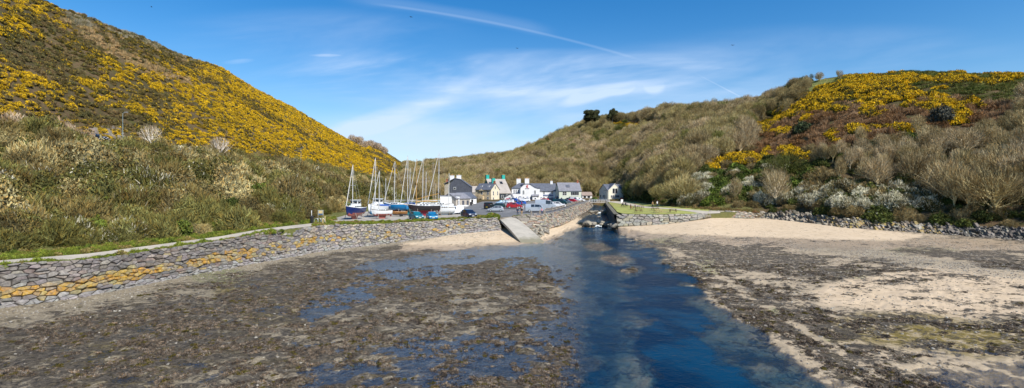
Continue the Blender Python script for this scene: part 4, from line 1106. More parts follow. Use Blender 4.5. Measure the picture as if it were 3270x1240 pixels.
# wood
w0 = (kind_ == 0) | ((kind_ == 2) & (rng.random(n) < .03))
dens_ = np.where(Y > 380, .42, .62); w0 &= (rng.random(n) < dens_)
w0 &= ~((PX_ < 1480) & (T_ > 3.6))
IW = np.nonzero(w0)[0]; m = len(IW); x, y, z, p, q, t = X[IW], Y[IW], Z[IW], PX_[IW], PY_[IW], T_[IW]
h = rng.uniform(5.5, 9.0, m) * np.where(t > 3.7, .62, 1) * np.where((p > 2400) & (t > 1.5), .78, 1)
ptop = q - h * F / y
BRZ = [(2380, 470), (2440, 400), (2560, 320), (2600, 240), (3300, 225), (3240, 330), (3180, 385), (3000, 400), (2850, 425), (2700, 452), (2560, 475), (2450, 500)]
hide = (inpoly(BRZ, p, ptop + 12) | inpoly(BRZ, p, ptop + 40)) & (rng.random(m) < .96) | (inpoly([(2240, 520), (2300, 470), (2440, 440), (2600, 470), (2600, 520), (2400, 560)], p, ptop + 15) & (rng.random(m) < .6)) | (inpoly([(2170, 640), (2230, 540), (2290, 520), (2480, 520), (2560, 560), (2960, 590), (2970, 690), (2440, 690)], p, ptop + 20) & (rng.random(m) < .8))
h = np.where(hide, 0, h); ok_ = ~hide
IW = IW[ok_]; m = len(IW); x, y, z, p, q, t, h = [a_[ok_] for a_ in (x, y, z, p, q, t, h)]
birch = ((p > 2560) & (rng.random(m) < .62)) | (rng.random(m) < .12)
cn = fbm(x / 25, y / 25, 66); c2 = fbm(x / 9, y / 9, 67)
tc = mixc((.25, .205, .095), (.38, .31, .185), np.clip((cn - .5) * 5 + .5 + rng.normal(0, .3, m), 0, 1)) * rng.uniform(.72, 1.18, (m, 1))
oliv = (c2 > .52) & (p < 2450); tc[oliv] = mixc((.25, .22, .085), (.35, .30, .145), rng.random(m))[oliv]
mv = (p > 2600) & (rng.random(m) < .5); tc[mv] = mixc((.22, .18, .08), (.33, .27, .145), rng.random(m))[mv]
idk = np.where(birch, 4 + rng.integers(0, 3, m), rng.integers(0, 4, m))
wid = np.where(birch, .95, 1.15) * rng.uniform(.85, 1.25, m)
vis = (p > -20) & (p < 3290)
app = np.where(vis, h / y, 0)
order = np.argsort(-app); near = np.zeros(m, bool); near[order[:236]] = True
stf = ~near
iv = (rng.random(m) < .07) & (p < 2600); tc[iv] = mixc((.075, .085, .02), (.13, .145, .035), rng.random(m))[iv]
rzz = rng.random(m) * 6.28
scatter('woodland', P_tree + P_birch, np.stack([x, y, z], 1)[stf], np.stack([h * wid, h * wid, h], 1)[stf], rzz[stf], tl(m, .08)[stf], idk[stf], tc[stf],
        label='bare brown woodland rising behind the village and up the right hill', cat='woodland')
def place_tree(meshes, name, x, y, z, h, wd_, rz, tcol, label, cat, group=None, fl=0., fcol=(.5, .5, .5), trunkc=None):
    r_ = empty(name, (x, y, z), rz); r_.scale = (h * wd_, h * wd_, h); tag(r_, label, cat, group)
    for nm, mm, cc in (('trunk', meshes[0], trunkc or tuple(min(.6, q_ * 1.35) for q_ in tcol)), ('crown', meshes[1], tcol)):
        o = bpy.data.objects.new(nm, mm); link(o, r_); o['tcol'] = [float(v_) for v_ in cc]; o['fcol'] = [float(v_) for v_ in fcol]; o['fl'] = float(fl)
    return r_
zones = [(1000, 'bare brown tree in the dense wood behind the inn and the houses', 'bare trees behind the village'),
         (2050, 'bare olive brown tree in the wood above the picnic lawn', 'bare trees above the picnic lawn'),
         (2420, 'bare branching tree in the wood behind the dry sandy beach', 'bare trees behind the beach'),
         (2760, 'slender bare tree on the slope above the white blossom', 'bare trees above the blossom'),
         (3020, 'thin pale stemmed tree on the steep bank at the right end of the shore', 'bare trees on the right bank')]
for i in np.nonzero(near)[0]:
    zi = max(k for k in range(5) if p[i] >= zones[k][0]) if p[i] >= 1000 else 0
    ms = T_birch[idk[i] - 4] if idk[i] >= 4 else T_kinds[idk[i]]
    place_tree(ms, 'bare_tree', x[i], y[i], z[i], h[i], wid[i], rzz[i], tc[i], zones[zi][1], 'tree', zones[zi][2])
# clump of bare trees on the shoulder of the left hill
for i in range(16):
    p_ = 1125 + i * 7.2 + rng.uniform(-3, 3); Y_, z_ = land_at_t(np.array([p_]), np.array([rng.uniform(3.75, 4.02)])); k_ = rng.integers(0, 4)
    place_tree(T_kinds[k_], 'bare_tree', (p_ - CX) * Y_[0] / F, Y_[0], z_[0] - .3, rng.uniform(6, 9), 1.1, rng.uniform(0, 6), (.34, .27, .19), 'bare tree in the clump on the far shoulder of the gorse hill', 'tree', 'bare trees on the hill shoulder')
# understorey through the wood
X2, Y2, Z2, PX2, PY2, T2 = sample_land(1290, 4250, 0.35, 4.25, 2.5, 6)
m2 = len(X2); ok = (rng.random(m2) < np.where(T2 < 1.5, .95, .6)) & ((T2 > 1.0) | (PX2 > 2450))
for (cx, cy, rx, ry) in GB: ok &= ~((((PX2 - cx) / rx) ** 2 + ((PY2 - cy) / ry) ** 2) < 1.2)
ok &= ~inpoly([(2380, 470), (2440, 400), (2560, 330), (2600, 250), (2900, 225), (3400, 225), (3400, 330), (3180, 400), (3000, 420), (2850, 445), (2700, 470), (2560, 480), (2450, 500)], PX2, PY2)
ok &= ~((PX2 < 1480) & (T2 > 3.6) & (rng.random(m2) < .8))
x, y, z, p, q, t = [a[ok] for a in (X2, Y2, Z2, PX2, PY2, T2)]; m = len(x)
gn = (fbm(x / 10, y / 10, 70) > .50) & (rng.random(m) < .7) | ((t < 1.35) & (p > 1950) & (rng.random(m) < .35))
tc = mixc((.18, .145, .06), (.29, .24, .12), rng.random(m)); tc[gn] = mixc((.05, .065, .014), (.12, .145, .03), rng.random(m))[gn]
cr = t > 3.6; tc[cr] = mixc((.15, .135, .06), (.24, .22, .13), rng.random(m))[cr]
s = rng.uniform(1.3, 2.4, m) * np.where((t < 1.5) & (p > 2400), 1.2, 1); s = np.where(t < 1.08, s * .7, s)
kk = np.where(gn, 4 + rng.integers(0, 3, m), rng.integers(0, 4, m))
scatter('understorey', P_scrub + P_leafy, np.stack([x, y, z - .2], 1), S3(s, rng.uniform(.8, 1.1, m)), rng.random(m) * 6.28, tl(m, .15), kk, tc,
        np.clip((fbm(x / 8, y / 8, 71) - .62) * 2, 0, .3), np.tile((.5, .48, .38), (m, 1)), 'brown and green bushes growing under the bare trees of the right hill', 'undergrowth')
# white blossom and green bushes in front
X2, Y2, Z2, PX2, PY2, T2 = sample_land(2120, 3100, 1.0, 2.4, 1.9, 8)
wj = (fbm(X2 / 8, Y2 / 8, 55) - .5); qx = PX2 + wj * 60; qy = PY2 + (fbm(X2 / 6, Y2 / 6, 56) - .5) * 30 - 14
wh = inpoly([(2440, 640), (2560, 600), (2700, 585), (2800, 600), (2960, 600), (2980, 690), (2850, 705), (2600, 690), (2440, 690)], qx, qy) | inpoly([(2165, 645), (2225, 560), (2285, 560), (2240, 650)], qx, qy) | (inpoly([(2290, 555), (2500, 520), (2530, 545), (2450, 640), (2300, 610)], qx, qy) & (fbm(X2 / 4, Y2 / 4, 61) > .5))
gr_ = (~wh) & inpoly([(2250, 560), (2340, 530), (2420, 545), (2600, 530), (2640, 600), (2560, 620), (2480, 600), (2380, 640), (2260, 660)], qx, qy) & (fbm(X2 / 5, Y2 / 5, 62) > .44)
m = wh.sum()
scatter('blackthorn_blossom', P_scrub, np.stack([X2, Y2, Z2 + .2], 1)[wh], S3(rng.uniform(1.3, 2.1, m), rng.uniform(1.0, 1.5, m)), rng.random(m) * 6.28, tl(m, .2), rng.integers(0, 4, m),
        mixc((.10, .105, .035), (.19, .17, .10), rng.random(m)), np.clip((fbm(X2 / 4, Y2 / 4, 81)[wh] - .30) * 1.3 + rng.normal(.10, .12, m), .05, .55), np.tile((.84, .78, .55), (m, 1)), 'white flowering blackthorn along the bank behind the beach', 'blossom')
m = gr_.sum()
scatter('green_bushes', P_leafy, np.stack([X2, Y2, Z2], 1)[gr_], S3(rng.uniform(1.4, 2.6, m), rng.uniform(.9, 1.2, m)), rng.random(m) * 6.28, tl(m, .15), rng.integers(0, 3, m),
        mixc((.055, .085, .014), (.13, .18, .025), rng.random(m)), label='fresh green bushes between the blossom and the gorse', cat='bushes')
# grass and weeds: verge along the path, wall top, lawn edge
def edge_pts(px0, px1, pyf, spread, nn_, seed):
    r_ = np.random.default_rng(seed); out = []
    for i in range(nn_):
        p_ = r_.uniform(px0, px1); q_ = float(np.interp(p_, [a[0] for a in pyf], [a[1] for a in pyf])) + r_.uniform(-spread, spread)
        g_ = ground_at(p_, q_, 0, 1.3); out.append((g_.x, g_.y, g_.z))
    return np.array(out)
PB = [(-60, 842), (0, 834), (281, 812), (450, 790), (700, 757), (823, 735), (929, 722), (1069, 707)]
e1 = edge_pts(-60, 1069, [(a, b - 9) for a, b in PB], 7, 900, 1)
e2 = edge_pts(1000, 1590, [(1000, 722), (1060, 714), (1200, 712), (1460, 702), (1540, 697), (1590, 695)], 4, 620, 2)
e3 = edge_pts(0, 900, [(0, 853), (281, 831), (450, 808), (700, 771), (864, 746)], 2, 160, 3)
e4 = edge_pts(1942, 2420, [(1942, 640), (2011, 642), (2100, 652), (2200, 664), (2420, 678)], 3, 420, 4)
e5 = edge_pts(1640, 1690, [(1640, 694), (1690, 692)], 2, 40, 5)
E = np.concatenate([e1, e2, e3, e4, e5]); m = len(E); id4 = np.zeros(m, bool); id4[len(e1) + len(e2) + len(e3):len(e1) + len(e2) + len(e3) + len(e4)] = True
sz = rng.uniform(.2, .55, m); sz[len(e1):len(e1) + len(e2)] = rng.uniform(.2, .5, len(e2)); sz[id4] = rng.uniform(.3, .7, len(e4))
e2m = np.zeros(m, bool); e2m[len(e1):len(e1) + len(e2)] = True
ppx = CX + E[:, 0] / E[:, 1] * F
sz[e2m & (ppx > 1525)] *= 1.9
tc = mixc((.10, .14, .02), (.22, .27, .035), rng.random(m)); tc[id4] = mixc((.28, .17, .08), (.17, .18, .05), rng.random(m))[id4]
ol = rng.random(m) < .2; tc[ol] = (.26, .21, .07)
scatter('verge_weeds', P_tussock + P_leafy, E - np.array([0, 0, .03]), S3(sz, rng.uniform(.6, 1.1, m)), rng.random(m) * 6.28, tl(m, .1), np.where(rng.random(m) < .5, rng.integers(0, 2, m), 2 + rng.integers(0, 3, m)), tc,
        label='green grass and weeds along the path and on top of the sea wall', cat='grass')
# seaweed tufts on the mud
sw = bush('weed', 90, .55, .16, 88, flat=.32, out=.2, up=-.1, core=.5, warm=.3)
sw2 = bush('weed', 90, .65, .12, 89, flat=.28, out=.2, up=-.1, core=.5, warm=.5)
pr = np.clip(weed - .33, 0, 1) * (BZ > -.12) * (BY < 62) * np.clip(1.6 - BY / 45, .1, 1)
area = np.abs(np.gradient(BX, axis=0) * np.gradient(BY, axis=1)); pw = (pr * area * np.clip(fbm(BX / 1.6, BY / 1.2, 99) - .40, 0, 1)).ravel(); tot = pw.sum()
cnt = 36000; ids = rng.choice(pw.size, cnt, p=pw / tot)
Pw = np.stack([BX.ravel()[ids] + rng.normal(0, .06, cnt), BY.ravel()[ids] + rng.normal(0, .06, cnt), np.maximum(BZ.ravel()[ids], -.06) + .0], 1)
tc = mixc((.07, .058, .048), (.27, .225, .175), rng.random(cnt) ** 1.5); yy = rng.random(cnt) < .12; tc[yy] = (.10, .085, .02)
scatter('seaweed', [sw, sw2], Pw, S3(rng.uniform(.05, .11, cnt) * rng.choice([.8, 1, 1.2, 2.0], cnt), rng.uniform(.6, 1.1, cnt)), rng.random(cnt) * 6.28, tl(cnt, .15), rng.integers(0, 2, cnt), tc,
        label='dark brown seaweed strewn over the harbour mud', cat='seaweed')

# ------------------------------------------------------------------ single trees and shrubs that stand out
def pt(px, py, tmin=0., tmax=4.3): return ground_at(px, py, tmin, tmax)
def lone_tree(px, py, top, meshes, wd_, tcol, label, trunkc=None, fl=0., fcol=(.5, .5, .5), name='bare_tree', cat='tree', rz=1.0, tmin=0, tmax=4.3):
    g_ = pt(px, py, tmin, tmax); h_ = (py - top) * g_.y / F
    return place_tree(meshes, name, g_.x, g_.y, g_.z, h_, wd_, rz, tcol, label, cat, None, fl, fcol, trunkc)
lone_tree(482, 474, 398, T_sparse[0], 1.0, (.42, .36, .26), 'pale leafless tree with forked boughs beside the hillside road', (.55, .50, .42), tmin=1)
lone_tree(700, 516, 436, T_sparse[1], 1.05, (.38, .32, .24), 'wide leafless tree at the foot of the gorse slope, between the two street lamps', (.5, .45, .38), tmin=1)
lone_tree(2480, 652, 543, T_kinds[1], 1.0, (.36, .30, .17), 'big fan shaped bare tree standing in the white blossom behind the beach', (.52, .44, .30), tmin=1, tmax=2)
lone_tree(2556, 425, 388, [T_kinds[3][0], P_leafy[0]], 1.1, (.022, .035, .016), 'round dark evergreen bush alone on the brown bracken slope', name='evergreen_bush', cat='bush', tmin=1) if False else None
def solid_bush(name, px, py, rad, hh, mesh, tcol, label, cat='bush', fl=0., fcol=(.5, .5, .5), tmin=1., tmax=4.3):
    g_ = pt(px, py, tmin, tmax); o = bpy.data.objects.new(name, mesh); link(o); o.location = (g_.x, g_.y, g_.z + rad * hh * .15); o.scale = (rad, rad, rad * hh)
    o['tcol'] = list(tcol); o['fl'] = fl; o['fcol'] = list(fcol); tag(o, label, cat); return o
solid_bush('evergreen_bush', 2562, 428, 3.1, 1.2, P_leafy[0], (.05, .07, .03), 'round dark evergreen bush alone on the brown bracken slope')
solid_bush('evergreen_bush', 3010, 385, 2.7, 1.4, P_leafy[1], (.10, .10, .075), 'dusky grey green bush among gorse below the right hilltop')
solid_bush('leafy_bush', 1898, 652, 1.5, 1.0, P_leafy[2], (.09, .15, .02), 'small bright green bush at the foot of the footbridge', tmin=0, tmax=.3)
solid_bush('leafy_bush', 1378, 596, 5.0, 1.0, P_leafy[1], (.07, .10, .02), 'rounded green bush behind the masts of the boat yard', tmin=1, tmax=2)
# two wind-shaped pines on the skyline
M_pine = M_fol
def pine(px, py, h, wd_, lean, label, seed):
    g_ = pt(px, py, 2.5, 4.2); r_ = empty('pine_tree', g_ - Vector((0, 0, .5))); tag(r_, label, 'tree')
    rnd = random.Random(seed); mb_ = MB()
    mb_.tube((0, 0, 0), (lean * .4, 0, h * .55), .4, .28, M_bark); mb_.tube((lean * .4, 0, h * .55), (lean, 0, h * .85), .28, .1, M_bark)
    pads = []
    for i in range(20):
        f = rnd.uniform(.45, 1); p0 = Vector((lean * f, 0, h * f * .9)); e = p0 + Vector((rnd.uniform(-1, 1) * wd_ * .42 * (1.25 - f * .6), rnd.uniform(-1, 1) * wd_ * .35, h * rnd.uniform(-.08, .1))); mb_.tube(p0, e, .12, .05, M_bark); pads.append(e)
    mb_.build('trunk', r_)
    ms = []
    V = []; Fq = []; sh = []
    for e in pads + [Vector((lean, 0, h * .92))]:
        src = P_leafy[rnd.randrange(3)]; n_ = len(src.vertices); v_ = np.empty(n_ * 3, np.float32); src.vertices.foreach_get('co', v_); v_ = v_.reshape(-1, 3) * np.array([wd_ * .17, wd_ * .17, h * .19]) * rnd.uniform(.7, 1.2) + np.array(e)
        f_ = np.empty(len(src.loops), np.int32); src.loops.foreach_get('vertex_index', f_); Fq.append(f_.reshape(-1, 4) + sum(len(a) for a in V)); V.append(v_)
        a = np.empty(len(src.polygons), np.float32); src.attributes['shade'].data.foreach_get('value', a); sh.append(a)
    k = sum(len(a) for a in sh)
    me_ = mesh_np('pine_crown', np.concatenate(V), np.concatenate(Fq), M_fol, {'shade': ('FACE', 'FLOAT', np.concatenate(sh)), 'bloom': ('FACE', 'FLOAT', np.full(k, 2.)), 'warm': ('FACE', 'FLOAT', np.zeros(k))})
    o = link(bpy.data.objects.new('crown', me_), r_); o['tcol'] = [.075, .078, .03]; o['fl'] = 0.; o['fcol'] = [.5, .5, .5]
pine(1903, 408, 15, 19, -4, 'wide dark pine leaning left on the skyline above the wood', 4)
pine(1955, 398, 13, 9, 1, 'smaller round headed pine on the skyline, right of the wide leaning one', 9)

# ------------------------------------------------------------------ materials for made things
M_white = pmat('white_render', (.80, .79, .76), .85, var=.05, vs=.4, bump=.15)
M_cream = pmat('cream_render', (.72, .64, .46), .85, var=.07, vs=.5, bump=.15)
M_cream2 = pmat('fresh_cream_render', (.80, .75, .60), .85, var=.04, vs=.5, bump=.1)
M_stain = pmat('stained_cream_render', (.62, .50, .32), .9, var=.10, vs=.5, bump=.2, c2=(.40, .29, .16), c2s=.55)
M_stonewall = pmat('weathered_stone', (.40, .35, .28), .95, var=.18, vs=2.5, bump=.5, bs=6)
M_greige = pmat('grey_render', (.45, .40, .33), .9, var=.08, bump=.2)
M_palegreen = pmat('pale_green_render', (.62, .65, .52), .85, var=.06, vs=.5, c2=(.52, .56, .43), c2s=.5)
M_slate = pmat('slate', (.105, .115, .14), .6, var=.16, vs=1.2, bump=.3, bs=10)
M_slate2 = pmat('grey_tiles', (.21, .21, .23), .7, var=.12, vs=1.2, bump=.3, bs=10)
M_slatehung = pmat('slate_hung', (.075, .08, .10), .7, var=.14, vs=1.2, bump=.3, bs=10)
M_beigeroof = pmat('faded_roof', (.37, .33, .29), .85, var=.09, vs=.5, bump=.3, bs=10)
M_brownroof = pmat('brown_roof', (.30, .23, .19), .85, var=.10, bump=.3, bs=10)
M_blackwall = pmat('dark_wall', (.035, .045, .055), .8, var=.15)
M_teal = pmat('teal_paint', (.02, .38, .31), .6, var=.08)
M_glass = pmat('window_glass', (.02, .025, .03), .08, var=.1, spec=.8)
M_frame = pmat('window_frame', (.78, .78, .76), .5, var=.03)
M_darkframe = pmat('dark_frame', (.05, .05, .055), .5, var=.05)
M_brick = pmat('brick', (.36, .13, .07), .9, var=.15, vs=4)
M_pot = pmat('chimney_pot', (.55, .30, .13), .8, var=.1)
M_wood = pmat('weathered_timber', (.28, .24, .19), .85, var=.18, vs=3)
M_tablewood = pmat('bench_timber', (.17, .10, .06), .8, var=.2, vs=3)
M_newwood = pmat('new_timber', (.55, .42, .20), .8, var=.12, vs=3)
M_grey = pmat('galvanised', (.42, .44, .45), .45, metal=.4, var=.08)
M_black = pmat('black_plastic', (.02, .02, .022), .5, var=.1)
M_rubber = pmat('rubber', (.022, .022, .022), .8, var=.1)
M_red = pmat('red_emblem', (.55, .02, .02), .6, var=.03)
M_ink = pmat('black_lettering', (.02, .02, .02), .6, var=.03)
M_signblue = pmat('blue_sign', (.02, .06, .20), .5, var=.04)
M_signwhite = pmat('sign_lettering', (.8, .8, .8), .5, var=.02)
M_orangefence = pmat('orange_screen', (.62, .13, .05), .7, var=.06)

# ------------------------------------------------------------------ buildings
def window(parent, face, u, z, w_, h_, dims, mull=1, bars=1, frame=None, glass=None, name='window'):
    """face F (-y), L (-x), R (+x), B(+y); u along the face from its left end as seen from outside; z sill height"""
    W_, D_ = dims; fr = frame or M_frame
    mb_ = MB(); t = .05; pr = .06
    def P3(a, b, c):   # a along, b out, c up
        if face == 'F': return (-W_ / 2 + a, -D_ / 2 - b, c)
        if face == 'L': return (-W_ / 2 - b, D_ / 2 - a, c)
        if face == 'R': return (W_ / 2 + b, -D_ / 2 + a, c)
    def bx(m_, a0, a1, b0, b1, c0, c1, mat):
        p = P3(a0, b0, c0); q = P3(a1, b1, c1)
        m_.box([(p[i] + q[i]) / 2 for i in range(3)], [abs(p[i] - q[i]) for i in range(3)], mat)
    f = .10
    bx(mb_, u, u + f, -.05, pr, z, z + h_, fr); bx(mb_, u + w_ - f, u + w_, -.05, pr, z, z + h_, fr)
    bx(mb_, u + f, u + w_ - f, -.05, pr, z, z + f, fr); bx(mb_, u + f, u + w_ - f, -.05, pr, z + h_ - f, z + h_, fr)
    for i in range(1, mull + 1): x_ = u + w_ * i / (mull + 1); bx(mb_, x_ - .035, x_ + .035, -.04, pr - .01, z + f, z + h_ - f, fr)
    for i in range(1, bars + 1): c_ = z + h_ * i / (bars + 1); bx(mb_, u + f, u + w_ - f, -.04, pr - .015, c_ - .03, c_ + .03, fr)
    o = mb_.build(name, parent)
    g = MB(); bx(g, u + f * .9, u + w_ - f * .9, -.05, .02, z + f * .9, z + h_ - f * .9, glass or M_glass); g.build('pane', o)
    return o
def chimney(parent, x, y, z0, z1, w_=1.0, d_=.8, mat=None, pots=2, roofpart=None):
    mb_ = MB(); m_ = mat or M_white
    mb_.box((x, y, (z0 + z1) / 2), (w_, d_, z1 - z0), m_); mb_.box((x, y, z1 + .06), (w_ + .16, d_ + .16, .12), m_)
    c = mb_.build('chimney', parent)
    if pots:
        p_ = MB()
        for i in range(pots): xx = x + (i - (pots - 1) / 2) * .4; p_.tube((xx, y, z1 + .12), (xx, y, z1 + .55), .14, .11, M_pot, 8)
        p_.build('chimney_pot', c)
    return c
def house(label, px, Y, base, rot, W_, D_, eave, ridge, wall, roof, axis='x', over=.3, cat='house', name='house', hip=0., ridge_off=0., wallside=None):
    """front left..right centred on px at distance Y (front face), gable roof with ridge along local x or y"""
    r_ = empty(name, (0, 0, 0), R(rot)); c = at(px, Y, base)
    r_.location = c + Matrix.Rotation(R(rot), 3, 'Z') @ Vector((0, D_ / 2, 0))
    tag(r_, label, cat)
    mb_ = MB(); hw, hd = W_ / 2, D_ / 2
    if axis == 'x':
        poly = [(-hd, -.8), (hd, -.8), (hd, eave), (ridge_off, ridge - .12), (-hd, eave)]; mb_.prism(poly, 'x', -hw, hw, wall, wallside or wall)
    else:
        poly = [(-hw, -.8), (hw, -.8), (hw, eave), (ridge_off, ridge - .12), (-hw, eave)]; mb_.prism(poly, 'y', -hd, hd, wall)
    mb_.build('wall', r_)
    rf = MB(); th = .16
    a, l = (hd, hw) if axis == 'x' else (hw, hd)
    sl = (ridge - eave) / (a + ridge_off); sr = (ridge - eave) / (a - ridge_off)
    po = [(-a - over, eave - over * sl), (ridge_off, ridge), (a + over, eave - over * sr), (a + over, eave - over * sr + th), (ridge_off, ridge + th), (-a - over, eave - over * sl + th)]
    rf.prism(po, axis, -l - over * .6, l + over * .6, roof)
    ro = rf.build('roof', r_)
    return r_, ro
def door(parent, face, u, w_, h_, dims, mat):
    W_, D_ = dims; mb_ = MB()
    if face == 'F': mb_.box((-W_ / 2 + u + w_ / 2, -D_ / 2 - .02, h_ / 2), (w_, .12, h_), mat); hp = (-W_ / 2 + u + w_ * .85, -D_ / 2 - .11, h_ * .48)
    else: mb_.box((W_ / 2 + .02, -D_ / 2 + u + w_ / 2, h_ / 2), (.12, w_, h_), mat); hp = (W_ / 2 + .11, -D_ / 2 + u + w_ * .85, h_ * .48)
    d = mb_.build('door', parent); k = MB(); k.box(hp, (.08, .08, .16), M_grey); k.build('handle', d); return d
def text_part(txt, size, mat, parent, loc, rot, name='lettering', ext=.02):
    cu = bpy.data.curves.new(name, 'FONT'); cu.body = txt; cu.size = size; cu.align_x = 'CENTER'; cu.align_y = 'CENTER'; cu.extrude = ext; cu.materials.append(mat)
    t_ = bpy.data.objects.new(name, cu); link(t_); me_ = bpy.data.meshes.new_from_object(t_.evaluated_get(bpy.context.evaluated_depsgraph_get())); bpy.data.objects.remove(t_)
    o = bpy.data.objects.new(name, me_); link(o, parent); o.location = loc; o.rotation_euler = rot; return o

# the inn: curved gable block, set-back left wing, long right wing
Yp = 225; bz = 3.65
inn = empty('inn', at(1680, Yp, bz)); tag(inn, 'white inn with a curved gable, slate roofs and a long blue name sign', 'inn')
def ix(px): return (px - 1680) * Yp / F
def iz(py, Y=Yp): return zof(py, Y) - bz
mb = MB()
gp = [(1662, 650), (1724, 650), (1724, 602.5), (1717, 602), (1709, 599.5), (1702, 595.5), (1696, 591), (1690, 588.4), (1678, 588.4), (1673, 590.5), (1668, 595), (1662, 600.5)]
gpoly = [(ix(a), iz(b)) for a, b in gp]
mb.prism(gpoly, 'y', 0, 9, M_white); mb.build('wall', inn)
mb = MB()
prof = gpoly[2:]; up = [(a, b + .05) for a, b in prof]; upp = [(a, b + .25) for a, b in prof]
up[0] = (up[0][0] + .2, up[0][1]); upp[0] = (upp[0][0] + .2, upp[0][1]); up[-1] = (up[-1][0] - .25, up[-1][1] - .2); upp[-1] = (upp[-1][0] - .25, upp[-1][1] - .2)
mb.prism(upp + up[::-1], 'y', -.22, 9.2, M_slate); rf = mb.build('roof', inn)
mb = MB()   # left wing with hipped roof and the flat-roofed bay in front
mb.box((ix(1648.5), 4.5, iz(601) / 2 - .3), (ix(1663) - ix(1634), 5.4, iz(601) + .6), M_white); mb.build('side_wing', inn)
mb = MB(); mb.box(((ix(1637) + ix(1662)) / 2, 1.2, iz(619) / 2 - .3), (ix(1662) - ix(1637) - .02, 2.6, iz(619) + .6), M_white); mb.box(((ix(1637) + ix(1662)) / 2, 1.2, iz(619) + .06), (ix(1662) - ix(1637) + .1, 2.8, .12), M_slate2); mb.build('front_bay', inn)
mb = MB(); e = iz(601); x0, x1 = ix(1632), ix(1664); rz_ = iz(585, 230)
mb.add([(x0, 1.5, e), (x1, 1.5, e), (x1, 7.6, e), (x0, 7.6, e), (x0 + 3.6, 4.5, rz_), (x1 + 1.5, 4.5, rz_), (x0, 1.5, e - .15), (x1, 1.5, e - .15), (x1, 7.6, e - .15), (x0, 7.6, e - .15)],
       [(0, 1, 5, 4), (2, 3, 4, 5), (3, 0, 4), (1, 2, 5), (6, 7, 1, 0), (9, 6, 0, 3), (6, 9, 8, 7)], M_slate); mb.build('side_roof', inn)
mb = MB(); xr0, xr1 = ix(1724), ix(1776)   # right wing
er, rr = iz(609.5, 227), iz(587, 230)
mb.prism([(2, -.8), (9, -.8), (9, er), (5.5, rr - .1), (2, er)], 'x', xr0 + .02, xr1, M_white); mb.build('right_wing', inn)
mb = MB(); mb.prism([(1.65, er - .25), (5.5, rr), (9.3, er - .25), (9.3, er - .08), (5.5, rr + .17), (1.65, er - .08)], 'x', ix(1690), xr1 + .25, M_slate); mb.build('long_roof', inn)
chimney(inn, ix(1657), 7.0, iz(600), iz(572, 231), 1.9, 1.1, M_white, 3); chimney(inn, ix(1683), 1.2, iz(595), iz(571), 1.9, 1.1, M_white, 3); chimney(inn, ix(1764), 5.5, iz(600), iz(579, 230), 1.1, .9, M_white, 1)
def iwin(px0, px1, py0, py1, yf, mull=1, bars=1, fr=None, gl=None, nm='window'):
    Yw = Yp + yf; x0, x1 = (px0 - 1680) * Yw / F + (1680 - CX) * (Yw - Yp) / F, (px1 - 1680) * Yw / F + (1680 - CX) * (Yw - Yp) / F
    z0, z1 = zof(py1, Yw) - bz, zof(py0, Yw) - bz; f = .10; m_ = MB(); fr = fr or M_frame
    m_.box(((x0 + x1) / 2, yf - .03, z0 + f / 2), (x1 - x0, .12, f), fr); m_.box(((x0 + x1) / 2, yf - .03, z1 - f / 2), (x1 - x0, .12, f), fr)
    m_.box((x0 + f / 2, yf - .03, (z0 + z1) / 2), (f, .115, z1 - z0 - 2 * f), fr); m_.box((x1 - f / 2, yf - .03, (z0 + z1) / 2), (f, .115, z1 - z0 - 2 * f), fr)
    for i in range(1, mull + 1): xx = x0 + (x1 - x0) * i / (mull + 1); m_.box((xx, yf - .03, (z0 + z1) / 2), (.06, .10, z1 - z0 - 2 * f), fr)
    for i in range(1, bars + 1): zz = z0 + (z1 - z0) * i / (bars + 1); m_.box(((x0 + x1) / 2, yf - .03, zz), (x1 - x0 - 2 * f, .09, .06), fr)
    o = m_.build(nm, inn); g = MB(); g.box(((x0 + x1) / 2, yf - .01, (z0 + z1) / 2), (x1 - x0 - .18, .06, z1 - z0 - .18), gl or M_glass); g.build('pane', o); return o
for q in [(1669, 1675, 608, 621, 0, 1, 3), (1705.5, 1712, 608, 620, 0, 1, 3), (1669, 1675, 628, 639, 0, 2, 2), (1693, 1699, 628, 640, 0, 2, 2), (1647.5, 1651.5, 628, 638, -.1, 1, 3),
          (1734, 1740.5, 610.5, 620.5, 2, 1, 3), (1760.5, 1767, 610.5, 620.5, 2, 1, 3), (1734, 1740.5, 629, 638, 2, 2, 2), (1747, 1753.5, 629, 638, 2, 2, 2), (1760, 1767, 629, 638, 2, 2, 2)]: iwin(*q)
for a in (1640.5, 1647, 1654): iwin(a, a + 2.6, 606.5, 617.5, 1.8, 0, 0, M_darkframe, nm='slit_window')
for (a0, a1, b0, b1) in [(1656.5, 1664.5, 628, 640), (1682, 1687, 629, 639), (1727, 1732, 630, 640)]:
    m_ = MB(); Yw = Yp + (2 if a0 > 1724 else -.1 if a0 < 1660 else 0); yf = Yw - Yp
    m_.box((ix((a0 + a1) / 2), yf - .08, iz((b0 + b1) / 2)), ((a1 - a0) * Yp / F, .08, (b1 - b0) * Yp / F), M_signblue); bo = m_.build('menu_board', inn)
    g = MB(); g.box((ix((a0 + a1) / 2), yf - .13, iz((b0 + b1) / 2)), ((a1 - a0) * Yp / F * .7, .03, (b1 - b0) * Yp / F * .6), M_signwhite); g.build('poster', bo)
